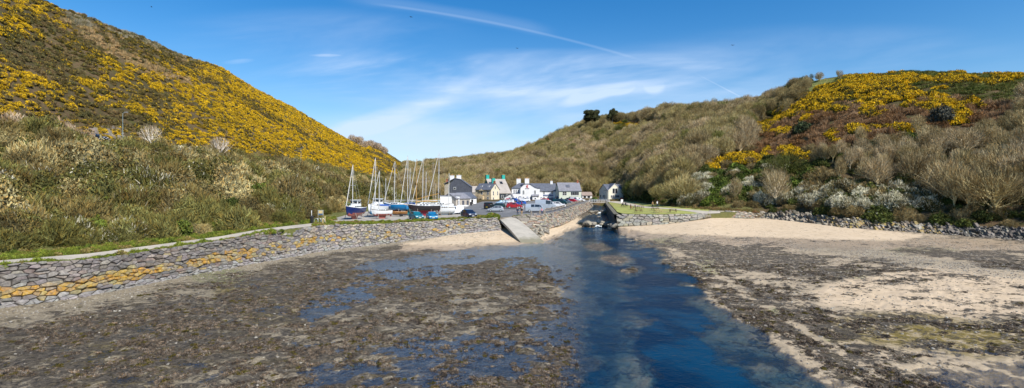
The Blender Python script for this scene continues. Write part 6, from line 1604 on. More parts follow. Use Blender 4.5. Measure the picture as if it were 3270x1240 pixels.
def boat(label, px, py, head, L, B, sheer, top, bottom, keel=.55, cabin='low', mast=None, jib=True, mastmat=None, deckmat=None, wl=.45, cover=None, cat='sailing boat', spreader=True, mastx=.12, Yset=None, boomz=None, booms=None, stem=.35, name='boat'):
    g_ = ground_at(px, py, 0, 1.2)
    if Yset: g_ = at(px, Yset, 0); g_.z = land_z_xy(g_.x, g_.y)
    r_ = empty(name, (g_.x, g_.y, g_.z + .04), R(head)); tag(r_, label, cat)
    ns, nr = 15, 8; V = []; Fc = []; Mi = []
    def sec(t):
        hb = B / 2 * (math.sin(math.pi * min(1, (t * .62 + .38 if t < .5 else .69 + (t - .5) * .62))) ** .8 if t < .5 else math.cos((t - .5) * math.pi) ** .62 if t < 1 else 0)
        hb = B / 2 * max(.0, (1 - abs((t - .42) / (.58 if t > .42 else .95)) ** (2.2 if t > .42 else 2.0)))
        zs = keel + sheer * (1 + .16 * (t - .4) ** 2 * 4 * (1.4 if t > .4 else .5)); zk = keel + (.34 * sheer * max(0, (t - .75) / .25) ** 2 * 1.6 + .25 * max(0, (.25 - t) / .25) ** 1.5)
        return hb, zs, min(zk, zs - .1)
    for i in range(ns):
        t = i / (ns - 1); hb, zs, zk = sec(t)
        for j in range(nr):
            f = j / (nr - 1); a = f * math.pi / 2
            y = hb * math.cos(a) ** .75 if f < 1 else 0; z = zs - (zs - zk) * math.sin(a) ** 1.15
            xo = (t - .5) * L - (stem * L * .12 * f if t > .9 else 0)
            V.append((xo, -y, z))
    base = len(V); V += [(x, -y, z) for x, y, z in V]
    hull = MB(); zw = keel + sheer * wl
    for sgn, ob in ((0, 0), (1, base)):
        for i in range(ns - 1):
            for j in range(nr - 1):
                q = [ob + i * nr + j, ob + (i + 1) * nr + j, ob + (i + 1) * nr + j + 1, ob + i * nr + j + 1]
                zc_ = sum(V[k][2] for k in q) / 4; Fc.append(q); Mi.append(bottom if zc_ < zw else top)
    tr = [j for j in range(nr)] + [base + j for j in range(nr - 1, -1, -1)]
    for mt in (top, bottom):
        fs = [f for f, m_ in zip(Fc, Mi) if m_ is mt]; hull.add(V, fs, mt)
    hull.add([V[k] for k in tr], [tuple(range(len(tr)))], top)
    hull.build('hull', r_)
    dk_ = MB(); dv = []; 
    for i in range(ns): hb, zs, zk = sec(i / (ns - 1)); dv += [((i / (ns - 1) - .5) * L, -hb * .97, zs - .06), ((i / (ns - 1) - .5) * L, 0, zs - .0), ((i / (ns - 1) - .5) * L, hb * .97, zs - .06)]
    dk_.add(dv, [(i * 3 + k, (i + 1) * 3 + k, (i + 1) * 3 + k + 1, i * 3 + k + 1) for i in range(ns - 1) for k in (0, 1)], deckmat or M_deck); dk_.build('deck', r_)
    rail = MB()
    for sgn in (-1, 1):
        for i in range(ns - 1):
            a = sec(i / (ns - 1)); b = sec((i + 1) / (ns - 1)); rail.tube(((i / (ns - 1) - .5) * L, sgn * a[0], a[1] + .03), (((i + 1) / (ns - 1) - .5) * L, sgn * b[0], b[1] + .03), .045, .045, B_white if top is not B_white else M_wood, 4)
    rail.build('gunwale', r_)
    kz = MB(); kz.prism([(-.18 * L, 0), (.10 * L, 0), (.22 * L, keel + .18 * sheer), (-.24 * L, keel + .18 * sheer)], 'y', -.07, .07, bottom); kz.build('keel', r_)
    rd = MB(); rd.box((-.46 * L, 0, keel + sheer * .28), (.32, .06, sheer * .8), bottom); rd.build('rudder', r_)
    sd = sec(.5)[1]
    if cabin:
        cb = MB(); h1 = {'low': .42, 'house': .5, 'wheel': .5, 'cover': .4}[cabin] * (1 if L > 5 else .7); x0, x1 = -.18 * L, .22 * L; w0 = B * .30
        def lf(x0, x1, w0, w1, z0, z1, m_, sh=.12): 
            cb.add([(x0, -w0, z0), (x1, -w1, z0), (x1, w1, z0), (x0, w0, z0), (x0 + sh * .4, -w0 * .88, z1), (x1 - sh * 2.2, -w1 * .86, z1), (x1 - sh * 2.2, w1 * .86, z1), (x0 + sh * .4, w0 * .88, z1)], [(0, 1, 5, 4), (1, 2, 6, 5), (2, 3, 7, 6), (3, 0, 4, 7), (4, 5, 6, 7)], m_)
        lf(x0, x1, w0, w0 * .72, sd - .08, sd + h1, B_bluec if cabin == 'cover' else B_white)
        if cabin in ('wheel', 'house'): lf(x0 - .02 * L, x0 + .20 * L, w0 * 1.05, w0 * 1.0, sd + h1 * .7, sd + h1 + .95, B_white, .1); cb.box((x0 + .09 * L, 0, sd + h1 + .99), (.24 * L, w0 * 2.2, .08), B_white)
        c_ = cb.build('cabin', r_)
        wn = MB()
        for sgn in (-1, 1):
            for k in range(3): wn.box((x0 + (.08 + .1 * k) * L, sgn * w0 * (.93 - .04 * k), sd + h1 * .55), (.07 * L, .06, .16), M_autoglass)
            if cabin in ('wheel', 'house'):
                for k in range(2): wn.box((x0 + (.04 + .08 * k) * L, sgn * w0 * 1.0, sd + h1 + .55), (.06 * L, .08, .38), M_autoglass)
        if cabin in ('wheel', 'house'):
            wn.box((x0 + .185 * L, 0, sd + h1 + .55), (.06, w0 * 1.6, .38), M_autoglass)
        wn.build('cabin_window', c_)
    if mast:
        mm = mastmat or M_mast; mx = mastx * L; ht = mast; ms = MB(); ms.tube((mx, 0, sd), (mx - .012 * ht, 0, ht), .072, .055, mm, 8)
        mo = ms.build('mast', r_)
        if spreader: s2 = MB(); s2.tube((mx, -.55, ht * .62), (mx, .55, ht * .62), .03, .03, mm, 4); s2.build('spreader', mo)
        rg = MB()
        for sgn in (-1, 1): rg.tube((mx - .1, sgn * B * .45, sd), (mx - .01 * ht, 0, ht * .96), .014, .014, M_ropegrey, 3)
        rg.tube((-.49 * L, 0, sec(0)[1]), (mx - .012 * ht, 0, ht), .014, .014, M_ropegrey, 3); rg.build('rigging', r_)
        if jib: j_ = MB(); j_.tube((.48 * L, 0, sec(.97)[1] + .2), (mx, 0, ht * .97),   .065, .04, M_sail, 6); j_.build('furled_jib', r_)
        bz_ = boomz or sd + .95
        bo = MB(); bo.tube((mx - .1, 0, bz_), (-.44 * L, 0, bz_ - .05), .06, .06, mm, 6); bo.build('boom', r_)
        if cover: cv_ = MB(); cv_.tube((mx - .1, 0, bz_ + .12), (-.40 * L, 0, bz_ + .02), .20, .12, cover, 8); cv_.build('sail_cover', r_)
        if booms:
            b2 = MB()
            for (a, b_) in booms: b2.tube(a, b_, .07, .05, M_woodmast, 6)
            b2.build('spar', r_)
    pz = MB()
    for sgn in (-1, 1):
        for xx in (-.22, .2): pz.tube((xx * L, sgn * B * .55, 0), (xx * L, sgn * B * .36, keel + sheer * .45), .05, .05, M_wood, 5)
    pz.build('prop', r_)
    pl = MB(); fr_ = [(.49 * L, 0, sec(.98)[1]), (.36 * L, -sec(.86)[0], sec(.86)[1]), (.36 * L, sec(.86)[0], sec(.86)[1])]
    for p_ in fr_: pl.tube(p_, (p_[0], p_[1], p_[2] + .55), .02, .02, M_grey, 4)
    for a, b_ in ((0, 1), (0, 2)): pl.tube((*fr_[a][:2], fr_[a][2] + .55), (*fr_[b_][:2], fr_[b_][2] + .55), .02, .02, M_grey, 4)
    pl.build('pulpit', r_)
    return r_
boat('navy motor sailer with white wheelhouse and rust red bottom, leftmost in the yard', 1131, 701, 260, 6.2, 2.4, 1.5, B_navy, B_redb, keel=.55, cabin='wheel', mast=10.1, wl=.42, mastx=.10)
boat('white wooden motor sailer with a bright blue bottom and tall wheelhouse', 1202, 693, 258, 7.2, 2.5, 1.7, B_white, B_blueb, keel=.5, cabin='house', mast=12.1, wl=.42, mastx=.08, cover=None)
boat('small white sloop with pale aqua cabin in front of the white motor sailer', 1218, 699, 210, 4.0, 1.7, 1.05, B_white, B_redb, keel=.5, cabin='low', mast=9.3, cover=B_bluec, deckmat=B_aqua, wl=.38)
boat('blue hulled sloop with dark red bottom, behind the varnished dinghy', 1263, 688, 168, 5.6, 2.6, 1.35, B_blue, B_dark, keel=1.0, cabin='low', mast=11.8, mastx=.05, wl=.18)
boat('white sloop with a teal bottom tucked behind the black boat', 1308, 687, 245, 6.6, 2.4, 1.4, B_white, B_tealb, keel=.9, cabin='cover', mast=13.2, wl=.48)
boat('long black gaff cutter with maroon bottom and varnished mast', 1354, 690, 192, 6.9, 2.3, 1.15, B_black, B_maroon, keel=1.0, cabin='low', mast=12.2, mastmat=M_woodmast, wl=.10, spreader=False, mastx=.24, booms=[((1.5, 0, 3.0), (-3.6, 0, 3.6)), ((1.5, 0, 3.6), (-3.2, .1, 4.8)), ((3.3, 0, 2.3), (4.3, 0, 2.5))])
boat('white sloop with its hull hidden right behind the black cutter', 1358, 684, 205, 6.4, 2.5, 1.3, B_white, B_redb, keel=.9, cabin='low', mast=12.6, mastx=.1)
boat('tall masted white sloop nearest the boat store wall', 1404, 685, 210, 6.0, 2.4, 1.3, B_white, B_grey, keel=.9, cabin='low', mast=13.9, mastx=.05)
boat('pale grey motor yacht with a low windowed cabin left of the white van', 1418, 688, 200, 4.6, 2.1, 1.25, B_white, B_grey, keel=.35, cabin='low', mast=9.2, wl=.35, jib=False, mastx=-.22)
boat('small sloop at the back of the yard, bare mast right of the teal bottomed one', 1318, 681, 215, 6.5, 2.3, 1.2, B_white, B_blueb, keel=.7, cabin='low', mast=10.6, jib=False)
boat('small cream sloop deep in the row, shorter mast behind the black cutter', 1369, 680, 210, 6.3, 2.3, 1.2, B_white, B_redb, keel=.7, cabin='low', mast=9.8, jib=False)
boat('bare masted sloop at the back, behind the blue hulled one', 1240, 680, 215, 6.0, 2.2, 1.2, B_grey, B_redb, keel=.6, cabin='low', mast=8.2, jib=False)
# varnished dinghy on its trolley
g_ = ground_at(1275, 692, 0, 1.2); dg = empty('dinghy', (g_.x, g_.y, g_.z), R(185)); tag(dg, 'varnished wooden dinghy on a launching trolley', 'dinghy')
mb = MB(); V = []; ns = 9
for i in range(ns):
    t = i / (ns - 1); hb = .72 * max(.0, 1 - abs((t - .4) / (.6 if t > .4 else 1.3)) ** 2.2); zs = 1.0 + .15 * (t - .4) ** 2 * 4; zk = .50 + .35 * max(0, t - .75) ** 1.2 * 2
    for a in (-1, -.8, -.35, 0, .35, .8, 1): V.append(((t - .5) * 3.3, hb * a, zs if abs(a) == 1 else zk + (zs - zk) * (.5 if abs(a) == .8 else .12 if abs(a) == .35 else 0)))
mb.add(V, [(i * 7 + k, (i + 1) * 7 + k, (i + 1) * 7 + k + 1, i * 7 + k + 1) for i in range(ns - 1) for k in range(6)] + [tuple(range(7))], B_var); o = mb.build('hull', dg); sm = o.modifiers.new('t', 'SOLIDIFY'); sm.thickness = .04
mb = MB()
for xx in (-.8, 0, .7): mb.box((xx, 0, .86), (.22, 1.2, .04), B_var)
mb.build('thwart', dg)
mb = MB(); mb.tube((-1.2, 0, .42), (2.2, 0, .42), .04, .04, M_grey); mb.tube((-.4, -.8, .3), (-.4, .8, .3), .04, .04, M_grey); mb.build('trolley', dg)
for sy in (-.8, .8): mb = MB(); mb.tube((-.4, sy - .06, .28), (-.4, sy + .06, .28), .28, .28, M_rubber, 12); mb.build('wheel', dg)

# ------------------------------------------------------------------ people
def person(label, loc, rz, pose, top, legs, hair=None, skin=None, hat=None, s=1.0, extra=None):
    sk = skin or M_skin; hm = hair or M_hair
    J = {'stand': dict(pel=(0, 0, .93), chest=(0, 0, 1.32), neck=(0, .01, 1.48), head=(0, .03, 1.62), kl=(-.10, .02, .50), fl=(-.11, 0, .08), kr=(.10, .03, .50), fr=(.12, 0, .08), el=(-.24, -.02, 1.12), hl=(-.25, .08, .88), er=(.24, -.02, 1.12), hr=(.24, .09, .88)),
         'walk': dict(pel=(0, 0, .92), chest=(0, .03, 1.31), neck=(0, .04, 1.47), head=(0, .07, 1.61), kl=(-.09, .18, .50), fl=(-.10, .24, .08), kr=(.09, -.02, .49), fr=(.10, -.28, .12), el=(-.24, -.12, 1.12), hl=(-.24, -.10, .86), er=(.24, .10, 1.12), hr=(.23, .26, .95)),
         'sit': dict(pel=(0, 0, .50), chest=(0, .06, .90), neck=(0, .08, 1.06), head=(0, .12, 1.20), kl=(-.12, .44, .50), fl=(-.12, .46, .08), kr=(.12, .44, .50), fr=(.12, .48, .08), el=(-.26, .16, .74), hl=(-.16, .40, .72), er=(.26, .16, .74), hr=(.16, .40, .72))}[pose]
    nm = ['pel', 'chest', 'neck', 'head']; pts = [J[k] for k in nm]; rad = [.145, .165, .06, .10]; ed = [(0, 1), (1, 2), (2, 3)]
    def add(p, r, par): pts.append(p); rad.append(r); ed.append((par, len(pts) - 1)); return len(pts) - 1
    hd = Vector(J['head']); add(tuple(hd + Vector((0, .01, .11))), .085, 3)
    for sd_, kx in (('l', -1), ('r', 1)):
        k = J['k' + sd_]; f = J['f' + sd_]; pe = J['pel']
        a = add((pe[0] + kx * .10, pe[1], pe[2] - .06), .105, 0); b = add(k, .068, a); c = add(f, .045, b); add((f[0], f[1] + .17, .05), .042, c)
        ch = J['chest']; a = add((ch[0] + kx * .17, ch[1], ch[2] + .09), .072, 1); b = add(J['e' + sd_], .048, a); c = add(J['h' + sd_], .032, b)
        hnd = Vector(J['h' + sd_]); dirn = (hnd - Vector(J['e' + sd_])).normalized(); pm_ = add(tuple(hnd + dirn * .08), .030, c)
        for q_, (ox, ln) in enumerate(((-.028, .07), (-.010, .085), (.010, .08), (.028, .065))): add(tuple(hnd + dirn * (.09 + ln) + Vector((0, ox, 0))), .009, pm_)
        add(tuple(hnd + dirn * .07 + Vector((-kx * .045, .03, 0))), .010, c)
    me0 = bpy.data.meshes.new('body'); me0.from_pydata([tuple(Vector(p) * s) for p in pts], ed, [])
    ob = bpy.data.objects.new('body', me0); link(ob)
    md = ob.modifiers.new('skin', 'SKIN'); md.use_smooth_shade = True
    for i, r in enumerate(rad): me0.skin_vertices[0].data[i].radius = (r * s, r * s * (.75 if i in (0, 1) else 1)); me0.skin_vertices[0].data[i].use_root = (i == 0)
    sb_ = ob.modifiers.new('sub', 'SUBSURF'); sb_.levels = 1; sb_.render_levels = 1
    dg_ = bpy.context.evaluated_depsgraph_get(); me1 = bpy.data.meshes.new_from_object(ob.evaluated_get(dg_)); bpy.data.objects.remove(ob)
    for m_ in (top, legs, sk, M_shoe): me1.materials.append(m_)
    pe = Vector(J['pel']) * s; nk = Vector(J['neck']) * s
    for p in me1.polygons:
        c = p.center; i_ = 0
        if c.z > nk.z - .03 * s: i_ = 2
        elif c.z < .11 * s: i_ = 3
        elif pose != 'sit' and c.z < pe.z and abs(c.x) < .20 * s: i_ = 1
        elif pose == 'sit' and (c.z < .62 * s): i_ = 1
        for sd_ in 'lr':
            if (c - Vector(J['h' + sd_]) * s).length < .13 * s and ((c - Vector(J['h' + sd_]) * s).dot(Vector(J['h' + sd_]) - Vector(J['e' + sd_])) > -.01): i_ = 2
        p.material_index = i_
    r_ = empty('person', loc, rz); tag(r_, label, 'person')
    o = bpy.data.objects.new('body', me1); link(o, r_)
    hb = MB(); hc = hd * s + Vector((0, -.012, .055)) * s; n1, n2 = 6, 10; V = [];
    for i in range(n1 + 1):
        for j in range(n2): th = math.pi * .58 * i / n1; ph = 2 * math.pi * j / n2; V.append(hc + Vector((math.sin(th) * math.cos(ph) * .112, math.sin(th) * math.sin(ph) * .122 - .01, math.cos(th) * .135)) * s)
    hb.add(V, [(i * n2 + j, (i + 1) * n2 + j, (i + 1) * n2 + (j + 1) % n2, i * n2 + (j + 1) % n2) for i in range(n1) for j in range(n2)], hat or hm)
    if hat: hb.box(hc + Vector((0, .13, .0)) * s, (.16 * s, .12 * s, .015), hat)
    hb.build('hat' if hat else 'hair', r_)
    fc = MB()
    for kx in (-1, 1): fc.box(hd * s + Vector((kx * .035, .098, .055)) * s, (.02, .02, .012), M_black)
    fc.build('eyes', r_); ns_ = MB(); ns_.box(hd * s + Vector((0, .112, .025)) * s, (.02, .03, .035), sk); ns_.build('nose', r_)
    return r_
M_skin = pmat('skin', (.55, .33, .24), .6, var=.05); M_hair = pmat('brown_hair', (.10, .06, .035), .8, var=.15); M_greyhair = pmat('grey_hair', (.5, .48, .45), .8, var=.1); M_shoe = pmat('shoes', (.03, .03, .03), .7)
K = {k: pmat(k + '_cloth', v_, .9, var=.12, vs=6) for k, v_ in dict(navy=(.03, .045, .08), black=(.02, .02, .022), tan=(.42, .26, .10), denim=(.06, .10, .18), pink=(.62, .28, .32), whitec=(.7, .7, .7), redc=(.42, .04, .05), bluec=(.05, .12, .35), maroonc=(.16, .03, .04)).items()}
def gp(px, py, dz=0): g_ = ground_at(px, py, 0, 1.4); return (g_.x, g_.y, land_z_xy(g_.x, g_.y) + .05 + dz)
person('person in navy jacket and dark trousers standing at the top of the river wall', gp(1653, 689.5), R(175), 'stand', K['navy'], K['navy'], M_greyhair, s=1.02)
person('person in black top and tan trousers beside the one in navy', gp(1666, 689), R(200), 'stand', K['black'], K['tan'], M_greyhair, s=1.0)
person('seated person in pink top holding something white, by the timber rail', gp(1730, 683, 0), R(190), 'sit', K['pink'], K['denim'], M_hair)
person('person in dark top walking past the blue hatchback', gp(1658, 662), R(120), 'walk', K['bluec'], K['navy'])
person('person in red top walking past the blue hatchback', gp(1666, 662), R(110), 'walk', K['redc'], K['black'])
person('person in white top and dark trousers walking along the lawn edge', gp(2098.5, 662), R(200), 'walk', K['whitec'], K['navy'], M_hair, s=1.05)
person('person in pale top and black skirt standing beyond the picnic tables', gp(2084, 662.5), R(150), 'stand', K['tan'], K['black'], M_hair, s=.98)
person('person in black seated at the far picnic table near the bridge', gp(1990, 659), R(60), 'sit', K['black'], K['black'])
person('second person in dark clothes at the far picnic table near the bridge', gp(1997, 660), R(-60), 'sit', K['navy'], K['black'])
person('person in dark top seated alone at the left of the middle picnic tables', gp(2013, 668), R(-80), 'sit', K['maroonc'], K['tan'])
person('person in maroon top seated at the middle picnic table, facing left', gp(2029, 666.5), R(80), 'sit', K['maroonc'], K['denim'])

# ------------------------------------------------------------------ picnic tables
def picnic_parts(r_, m_):
    mb_ = MB()
    for i in range(5): mb_.box((0, -.32 + i * .16, .75), (1.8, .14, .045), m_)
    mb_.build('table_top', r_)
    for sy in (-.75, .75):
        b_ = MB(); b_.box((0, sy - .075, .45), (1.8, .14, .045), m_); b_.box((0, sy + .075, .45), (1.8, .14, .045), m_); b_.build('seat', r_)
    for sx in (-.65, .65):
        l_ = MB()
        for sy in (-1, 1): l_.tube((sx, sy * .72, 0), (sx, sy * .22, .73), .05, .05, m_, 4)
        l_.box((sx, 0, .40), (.05, 1.6, .10), m_); l_.build('leg', r_)
tabs = [(1995, 660.5, 20, M_black, 'black picnic table nearest the bridge, two people at it'), (2022, 669.5, -10, M_tablewood, 'brown picnic table with a person at each end'), (2045, 666.5, 15, M_tablewood, 'brown picnic table behind the lawn centre, right of the seated people'),
        (2039, 679, 8, M_tablewood, 'front brown picnic table nearest the lawn wall, below the seated people'), (2092, 671.5, -40, M_tablewood, 'tall looking brown picnic table in front of the two walkers'), (2100.5, 680.5, 12, M_newwood, 'new yellow timber picnic table near the lawn wall'),
        (2149, 679, -6, M_tablewood, 'weathered picnic table alone on the right of the lawn')]
for (a, b, rot_, m_, lb) in tabs:
    r_ = empty('picnic_table', gp(a, b), R(rot_)); tag(r_, lb, 'picnic table', 'picnic tables on the lawn'); picnic_parts(r_, m_)

# ------------------------------------------------------------------ rails, posts, lamps, signs
rl = empty('timber_rail', gp(1741, 681)); tag(rl, 'long weathered timber rail fence along the river wall', 'fence')
pts = [(1741, 681), (1765, 676.5), (1790, 669.5), (1812, 662.5), (1833, 655), (1852, 648.5), (1869, 643.5)]
W3 = [Vector(gp(a, b)) for a, b in pts]; o0 = Vector(rl.location)
mb = MB()
for a, b in zip(W3[:-1], W3[1:]):
    for hz in (.85, .45):
        mb.tube(a - o0 + Vector((0, 0, hz)), b - o0 + Vector((0, 0, hz)), .11, .11, M_wood, 4)
mb.build('rail', rl)
for a, b in zip(W3[:-1], W3[1:]):
    k = max(1, int((b - a).length / 5))
    for i in range(k): p_ = a.lerp(b, i / k) - o0; m_ = MB(); m_.box(p_ + Vector((0, 0, .48)), (.18, .18, 1.0), M_wood); m_.build('post', rl)
for (a, b, c, d, lb) in [(1672, 689, 1687, 687.5, 'timber kerb log behind the two standing people'), (1704, 687, 1713, 686.5, 'timber kerb log between the posts of the river wall')]:
    p_, q_ = Vector(gp(a, b)), Vector(gp(c, d)); m_ = MB(); m_.tube(p_ + Vector((0, 0, .1)), q_ + Vector((0, 0, .1)), .13, .12, M_wood, 8); tag(m_.build('kerb_log'), lb, 'log')
for (a, b, lb) in [(1697, 687, 'squat timber bollard below the silver van'), (1724, 684, 'squat timber bollard beside the seated person'), (1738, 684, 'timber end post of the rail fence')]:
    m_ = MB(); m_.box((0, 0, .35), (.34, .34, .7), M_wood); m_.prism([(-.17, .7), (.17, .7), (0, .8)], 'y', -.17, .17, M_wood); tag(m_.build('bollard', loc=gp(a, b)), lb, 'bollard')
def lamp_post(px, t_, h, label):
    Y, z = land_at_t(np.array([float(px)]), np.array([t_])); r_ = empty('street_lamp', ((px - CX) * Y[0] / F, Y[0], z[0])); tag(r_, label, 'street lamp')
    m_ = MB(); m_.tube((0, 0, -.3), (0, 0, 1.6), .10, .10, M_lampgreen, 8); m_.tube((0, 0, 1.6), (0, 0, h), .07, .05, M_lampgreen, 8); m_.tube((0, 0, h), (.5, 0, h + .25), .05, .04, M_lampgreen, 6); m_.build('pole', r_)
    m_ = MB(); m_.box((.85, 0, h + .28), (.75, .26, .14), M_grey); m_.build('lamp_head', r_)
M_lampgreen = pmat('lamp_column', (.24, .31, .30), .6, var=.05)
lamp_post(392, 2.0, 8.3, 'street lamp on the hillside road beside the dark car'); lamp_post(961, 2.0, 8.2, 'street lamp farther down the hillside road, above the parked boats')
def pole(px, py, top, label):
    g_ = Vector(gp(px, py)); h = (py - top) * g_.y / F; m_ = MB(); m_.tube((0, 0, -.3), (0, 0, h), .14, .10, M_wood, 8); m_.box((0, 0, h - .5), (1.2, .08, .08), M_wood); tag(m_.build('telegraph_pole', loc=g_), label, 'telegraph pole')
pole(1383, 655, 518, 'tall telegraph pole behind the boats'); pole(1389.5, 668, 585, 'short telegraph pole behind the tall masted sloop'); pole(1467, 634, 578, 'grey pole in front of the slate hung house')
# litter bin, notice board, cycle stand by the path
p_ = gp(996, 713); r_ = empty('litter_bin', p_); tag(r_, 'black round litter bin beside the path', 'litter bin')
m_ = MB(); m_.tube((0, 0, 0), (0, 0, .95), .24, .30, M_black, 14); m_.build('body', r_); m_ = MB(); m_.tube((0, 0, .95), (0, 0, 1.15), .32, .10, M_black, 14); m_.build('lid', r_)
m_ = MB(); m_.tube((0, 0, 0), (0, 0, 1.75), .05, .04, M_frame, 6); m_.box((0, 0, 1.6), (.10, .05, .5), M_frame); tag(m_.build('marker_post', loc=gp(995, 708)), 'white marker post just behind the litter bin', 'post')
p_ = gp(1024, 707); r_ = empty('notice_board', p_, R(10)); tag(r_, 'framed notice board on two posts beside the path', 'notice board')
for sx in (-.42, .42): m_ = MB(); m_.box((sx, 0, .95), (.09, .09, 1.9), M_wood); m_.build('post', r_)
m_ = MB(); m_.box((0, -.02, 1.45), (.84, .07, .85), M_lampgreen); bd = m_.build('panel', r_)
m_ = MB(); m_.box((0, -.065, 1.55), (.64, .03, .5), M_newwood); m_.box((0, -.065, 1.16), (.64, .03, .14), M_signblue); m_.build('map', bd)
m_ = MB()
for i in range(3):
    for a in range(8):
        t0, t1 = math.pi * a / 8, math.pi * (a + 1) / 8; m_.tube((i * .45 + .35 * math.cos(t0), i * .15, .2 + .6 * math.sin(t0)), (i * .45 + .35 * math.cos(t1), i * .15, .2 + .6 * math.sin(t1)), .035, .035, M_grey, 5)
tag(m_.build('cycle_stand', loc=gp(1010, 714)), 'grey hooped cycle stand between the bin and the notice board', 'cycle stand')
for (a, b, lb) in [(1031, 717, 'pale timber post at the path edge, nearest the sea wall'), (1038, 709, 'short timber post right of the notice board')]:
    m_ = MB(); m_.box((0, 0, .45), (.14, .14, .95), M_newwood); tag(m_.build('post', loc=gp(a, b)), lb, 'post')
m_ = MB(); m_.box((0, 0, 1.1), (.9, .06, 1.1), M_signwhite); m_.tube((0, .05, 0), (0, .05, .7), .05, .05, M_wood, 6); tag(m_.build('information_sign', loc=gp(1986, 653), rz=R(25)), 'white information sign on a post at the far edge of the lawn', 'sign')
m_ = MB(); m_.tube((0, 0, 0), (0, 0, .05), .22, .22, M_orangefence, 8); m_.tube((0, 0, .05), (0, 0, .7), .15, .03, M_orangefence, 10); m_.tube((0, 0, .32), (0, 0, .46), .105, .08, M_signwhite, 10); tag(m_.build('traffic_cone', loc=gp(1405, 687)), 'orange traffic cone near the keel of the tall masted sloop', 'traffic cone')
p_ = gp(1504, 657); m_ = MB(); m_.box((0, 0, .5), (.6, .6, 1.0), M_black); m_.box((0, 0, 1.04), (.66, .7, .08), M_black, 0, .08); tag(m_.build('wheelie_bin', loc=p_), 'black wheeled bin by the outhouse doors', 'bin')
m_ = MB()
for i in range(6): m_.tube((0, 0, 0), (random.uniform(-.8, .8), random.uniform(-.3, .3), random.uniform(.6, 1.6)), .03, .015, M_wood, 5)
# birds
for (a, b, c, lb) in [(1313, 55, 90, 'dark bird gliding high above the valley, left of the contrail'), (1652, 155, 110, 'tiny dark bird high over the village'), (2340, 145, 90, 'dark bird gliding above the right hand wood'), (484, 23, 110, 'dark bird just above the crest of the gorse hill')]:
    p_ = at(a, c, zof(b, c)); m_ = MB(); V = [(0, .35, 0), (-.55, .05, .12), (-.6, -.1, .12), (0, -.15, 0), (.6, -.1, .12), (.55, .05, .12), (0, 0, .1), (0, 0, -.08), (0, -.4, 0)]
    m_.add(V, [(0, 1, 2, 3), (0, 3, 4, 5), (0, 6, 3), (0, 3, 7), (3, 6, 8), (3, 8, 7)], M_black); o = m_.build('bird', loc=p_, rz=R(a)); o.scale = (.6,) * 3; tag(o, lb, 'bird')

# ------------------------------------------------------------------ boulders and rock outcrops
def rock_mesh(nm, seed, c, sub=2, ang=.35):
    bm = bmesh.new(); bmesh.ops.create_icosphere(bm, subdivisions=sub, radius=1); rnd = random.Random(seed)
    planes = [(Vector((rnd.gauss(0, 1), rnd.gauss(0, 1), rnd.gauss(0, 1))).normalized(), rnd.uniform(.55, .85)) for _ in range(9)]
    for v in bm.verts:
        for n_, d_ in planes:
            k = v.co.dot(n_)
            if k > d_: v.co -= n_ * (k - d_)
        v.co *= 1 + rnd.uniform(-.03, .03)
    me_ = bpy.data.meshes.new(nm); bm.to_mesh(me_); bm.free(); me_.materials.append(M_stone)
    a = me_.attributes.new('stone_col', 'FLOAT_COLOR', 'FACE'); a.data.foreach_set('color', np.tile((*c, 1.), (len(me_.polygons), 1)).astype(np.float32).ravel()); return me_
RK = [rock_mesh('boulder', 5 + i, c) for i, c in enumerate([(.36, .33, .26), (.30, .28, .22), (.42, .38, .29), (.24, .22, .18)])]
def bed_z(px, Y):
    i = int(np.argmin(abs(bpx - px))); return float(np.interp(Y, BY[i], BZ[i]))
def boulder(px, Y, r, lb, gp_, sq=(1, .8, .6), k=0, z=None):
    zz = bed_z(px, Y) if z is None else z; o = bpy.data.objects.new('boulder', RK[k % 4]); link(o); o.location = at(px, Y, zz + r * sq[2] * .35); o.scale = (r * sq[0], r * sq[1], r * sq[2]); o.rotation_euler = (random.uniform(-.2, .2), random.uniform(-.2, .2), random.uniform(0, 6)); tag(o, lb, 'boulder', gp_)
rr_ = random.Random(3)
for i in range(16): boulder(rr_.uniform(1700, 1745) + i * .8, 104 - rr_.uniform(0, 12) * (1 if i % 2 else .5), rr_.uniform(.45, 1.0), 'buff boulder on the sand below the river wall', 'boulders below the river wall', k=i)
for i in range(13): boulder(1868 + i * 6.3 + rr_.uniform(-3, 3), 124.5 + rr_.uniform(-1.5, 1.2), rr_.uniform(.5, 1.2) if abs(i - 6) > 1.5 else .35, 'rock in the lower weir across the stream', 'rocks of the lower weir', k=i, z=.55)
for i in range(10): boulder(1886 + i * 5.2 + rr_.uniform(-2, 2), 169 + rr_.uniform(-1, 1), rr_.uniform(.6, 1.2) if abs(i - 5) > 1 else .45, 'rock in the upper weir below the footbridge', 'rocks of the upper weir', k=i, z=1.5)
for i in range(8): boulder(1946 + i * 4 + rr_.uniform(-2, 2), 114 + rr_.uniform(-3, 4), rr_.uniform(.7, 1.3), 'grey boulder where the stream wall meets the sand', 'boulders at the stream mouth', k=i, z=.8)
boulder(1896, 113, .25, 'single white topped stone in the stream mouth', None, k=2, z=-.1)
boulder(1912, 148, .7, 'brown rock in the middle of the stream pool', None, k=3, z=.9)
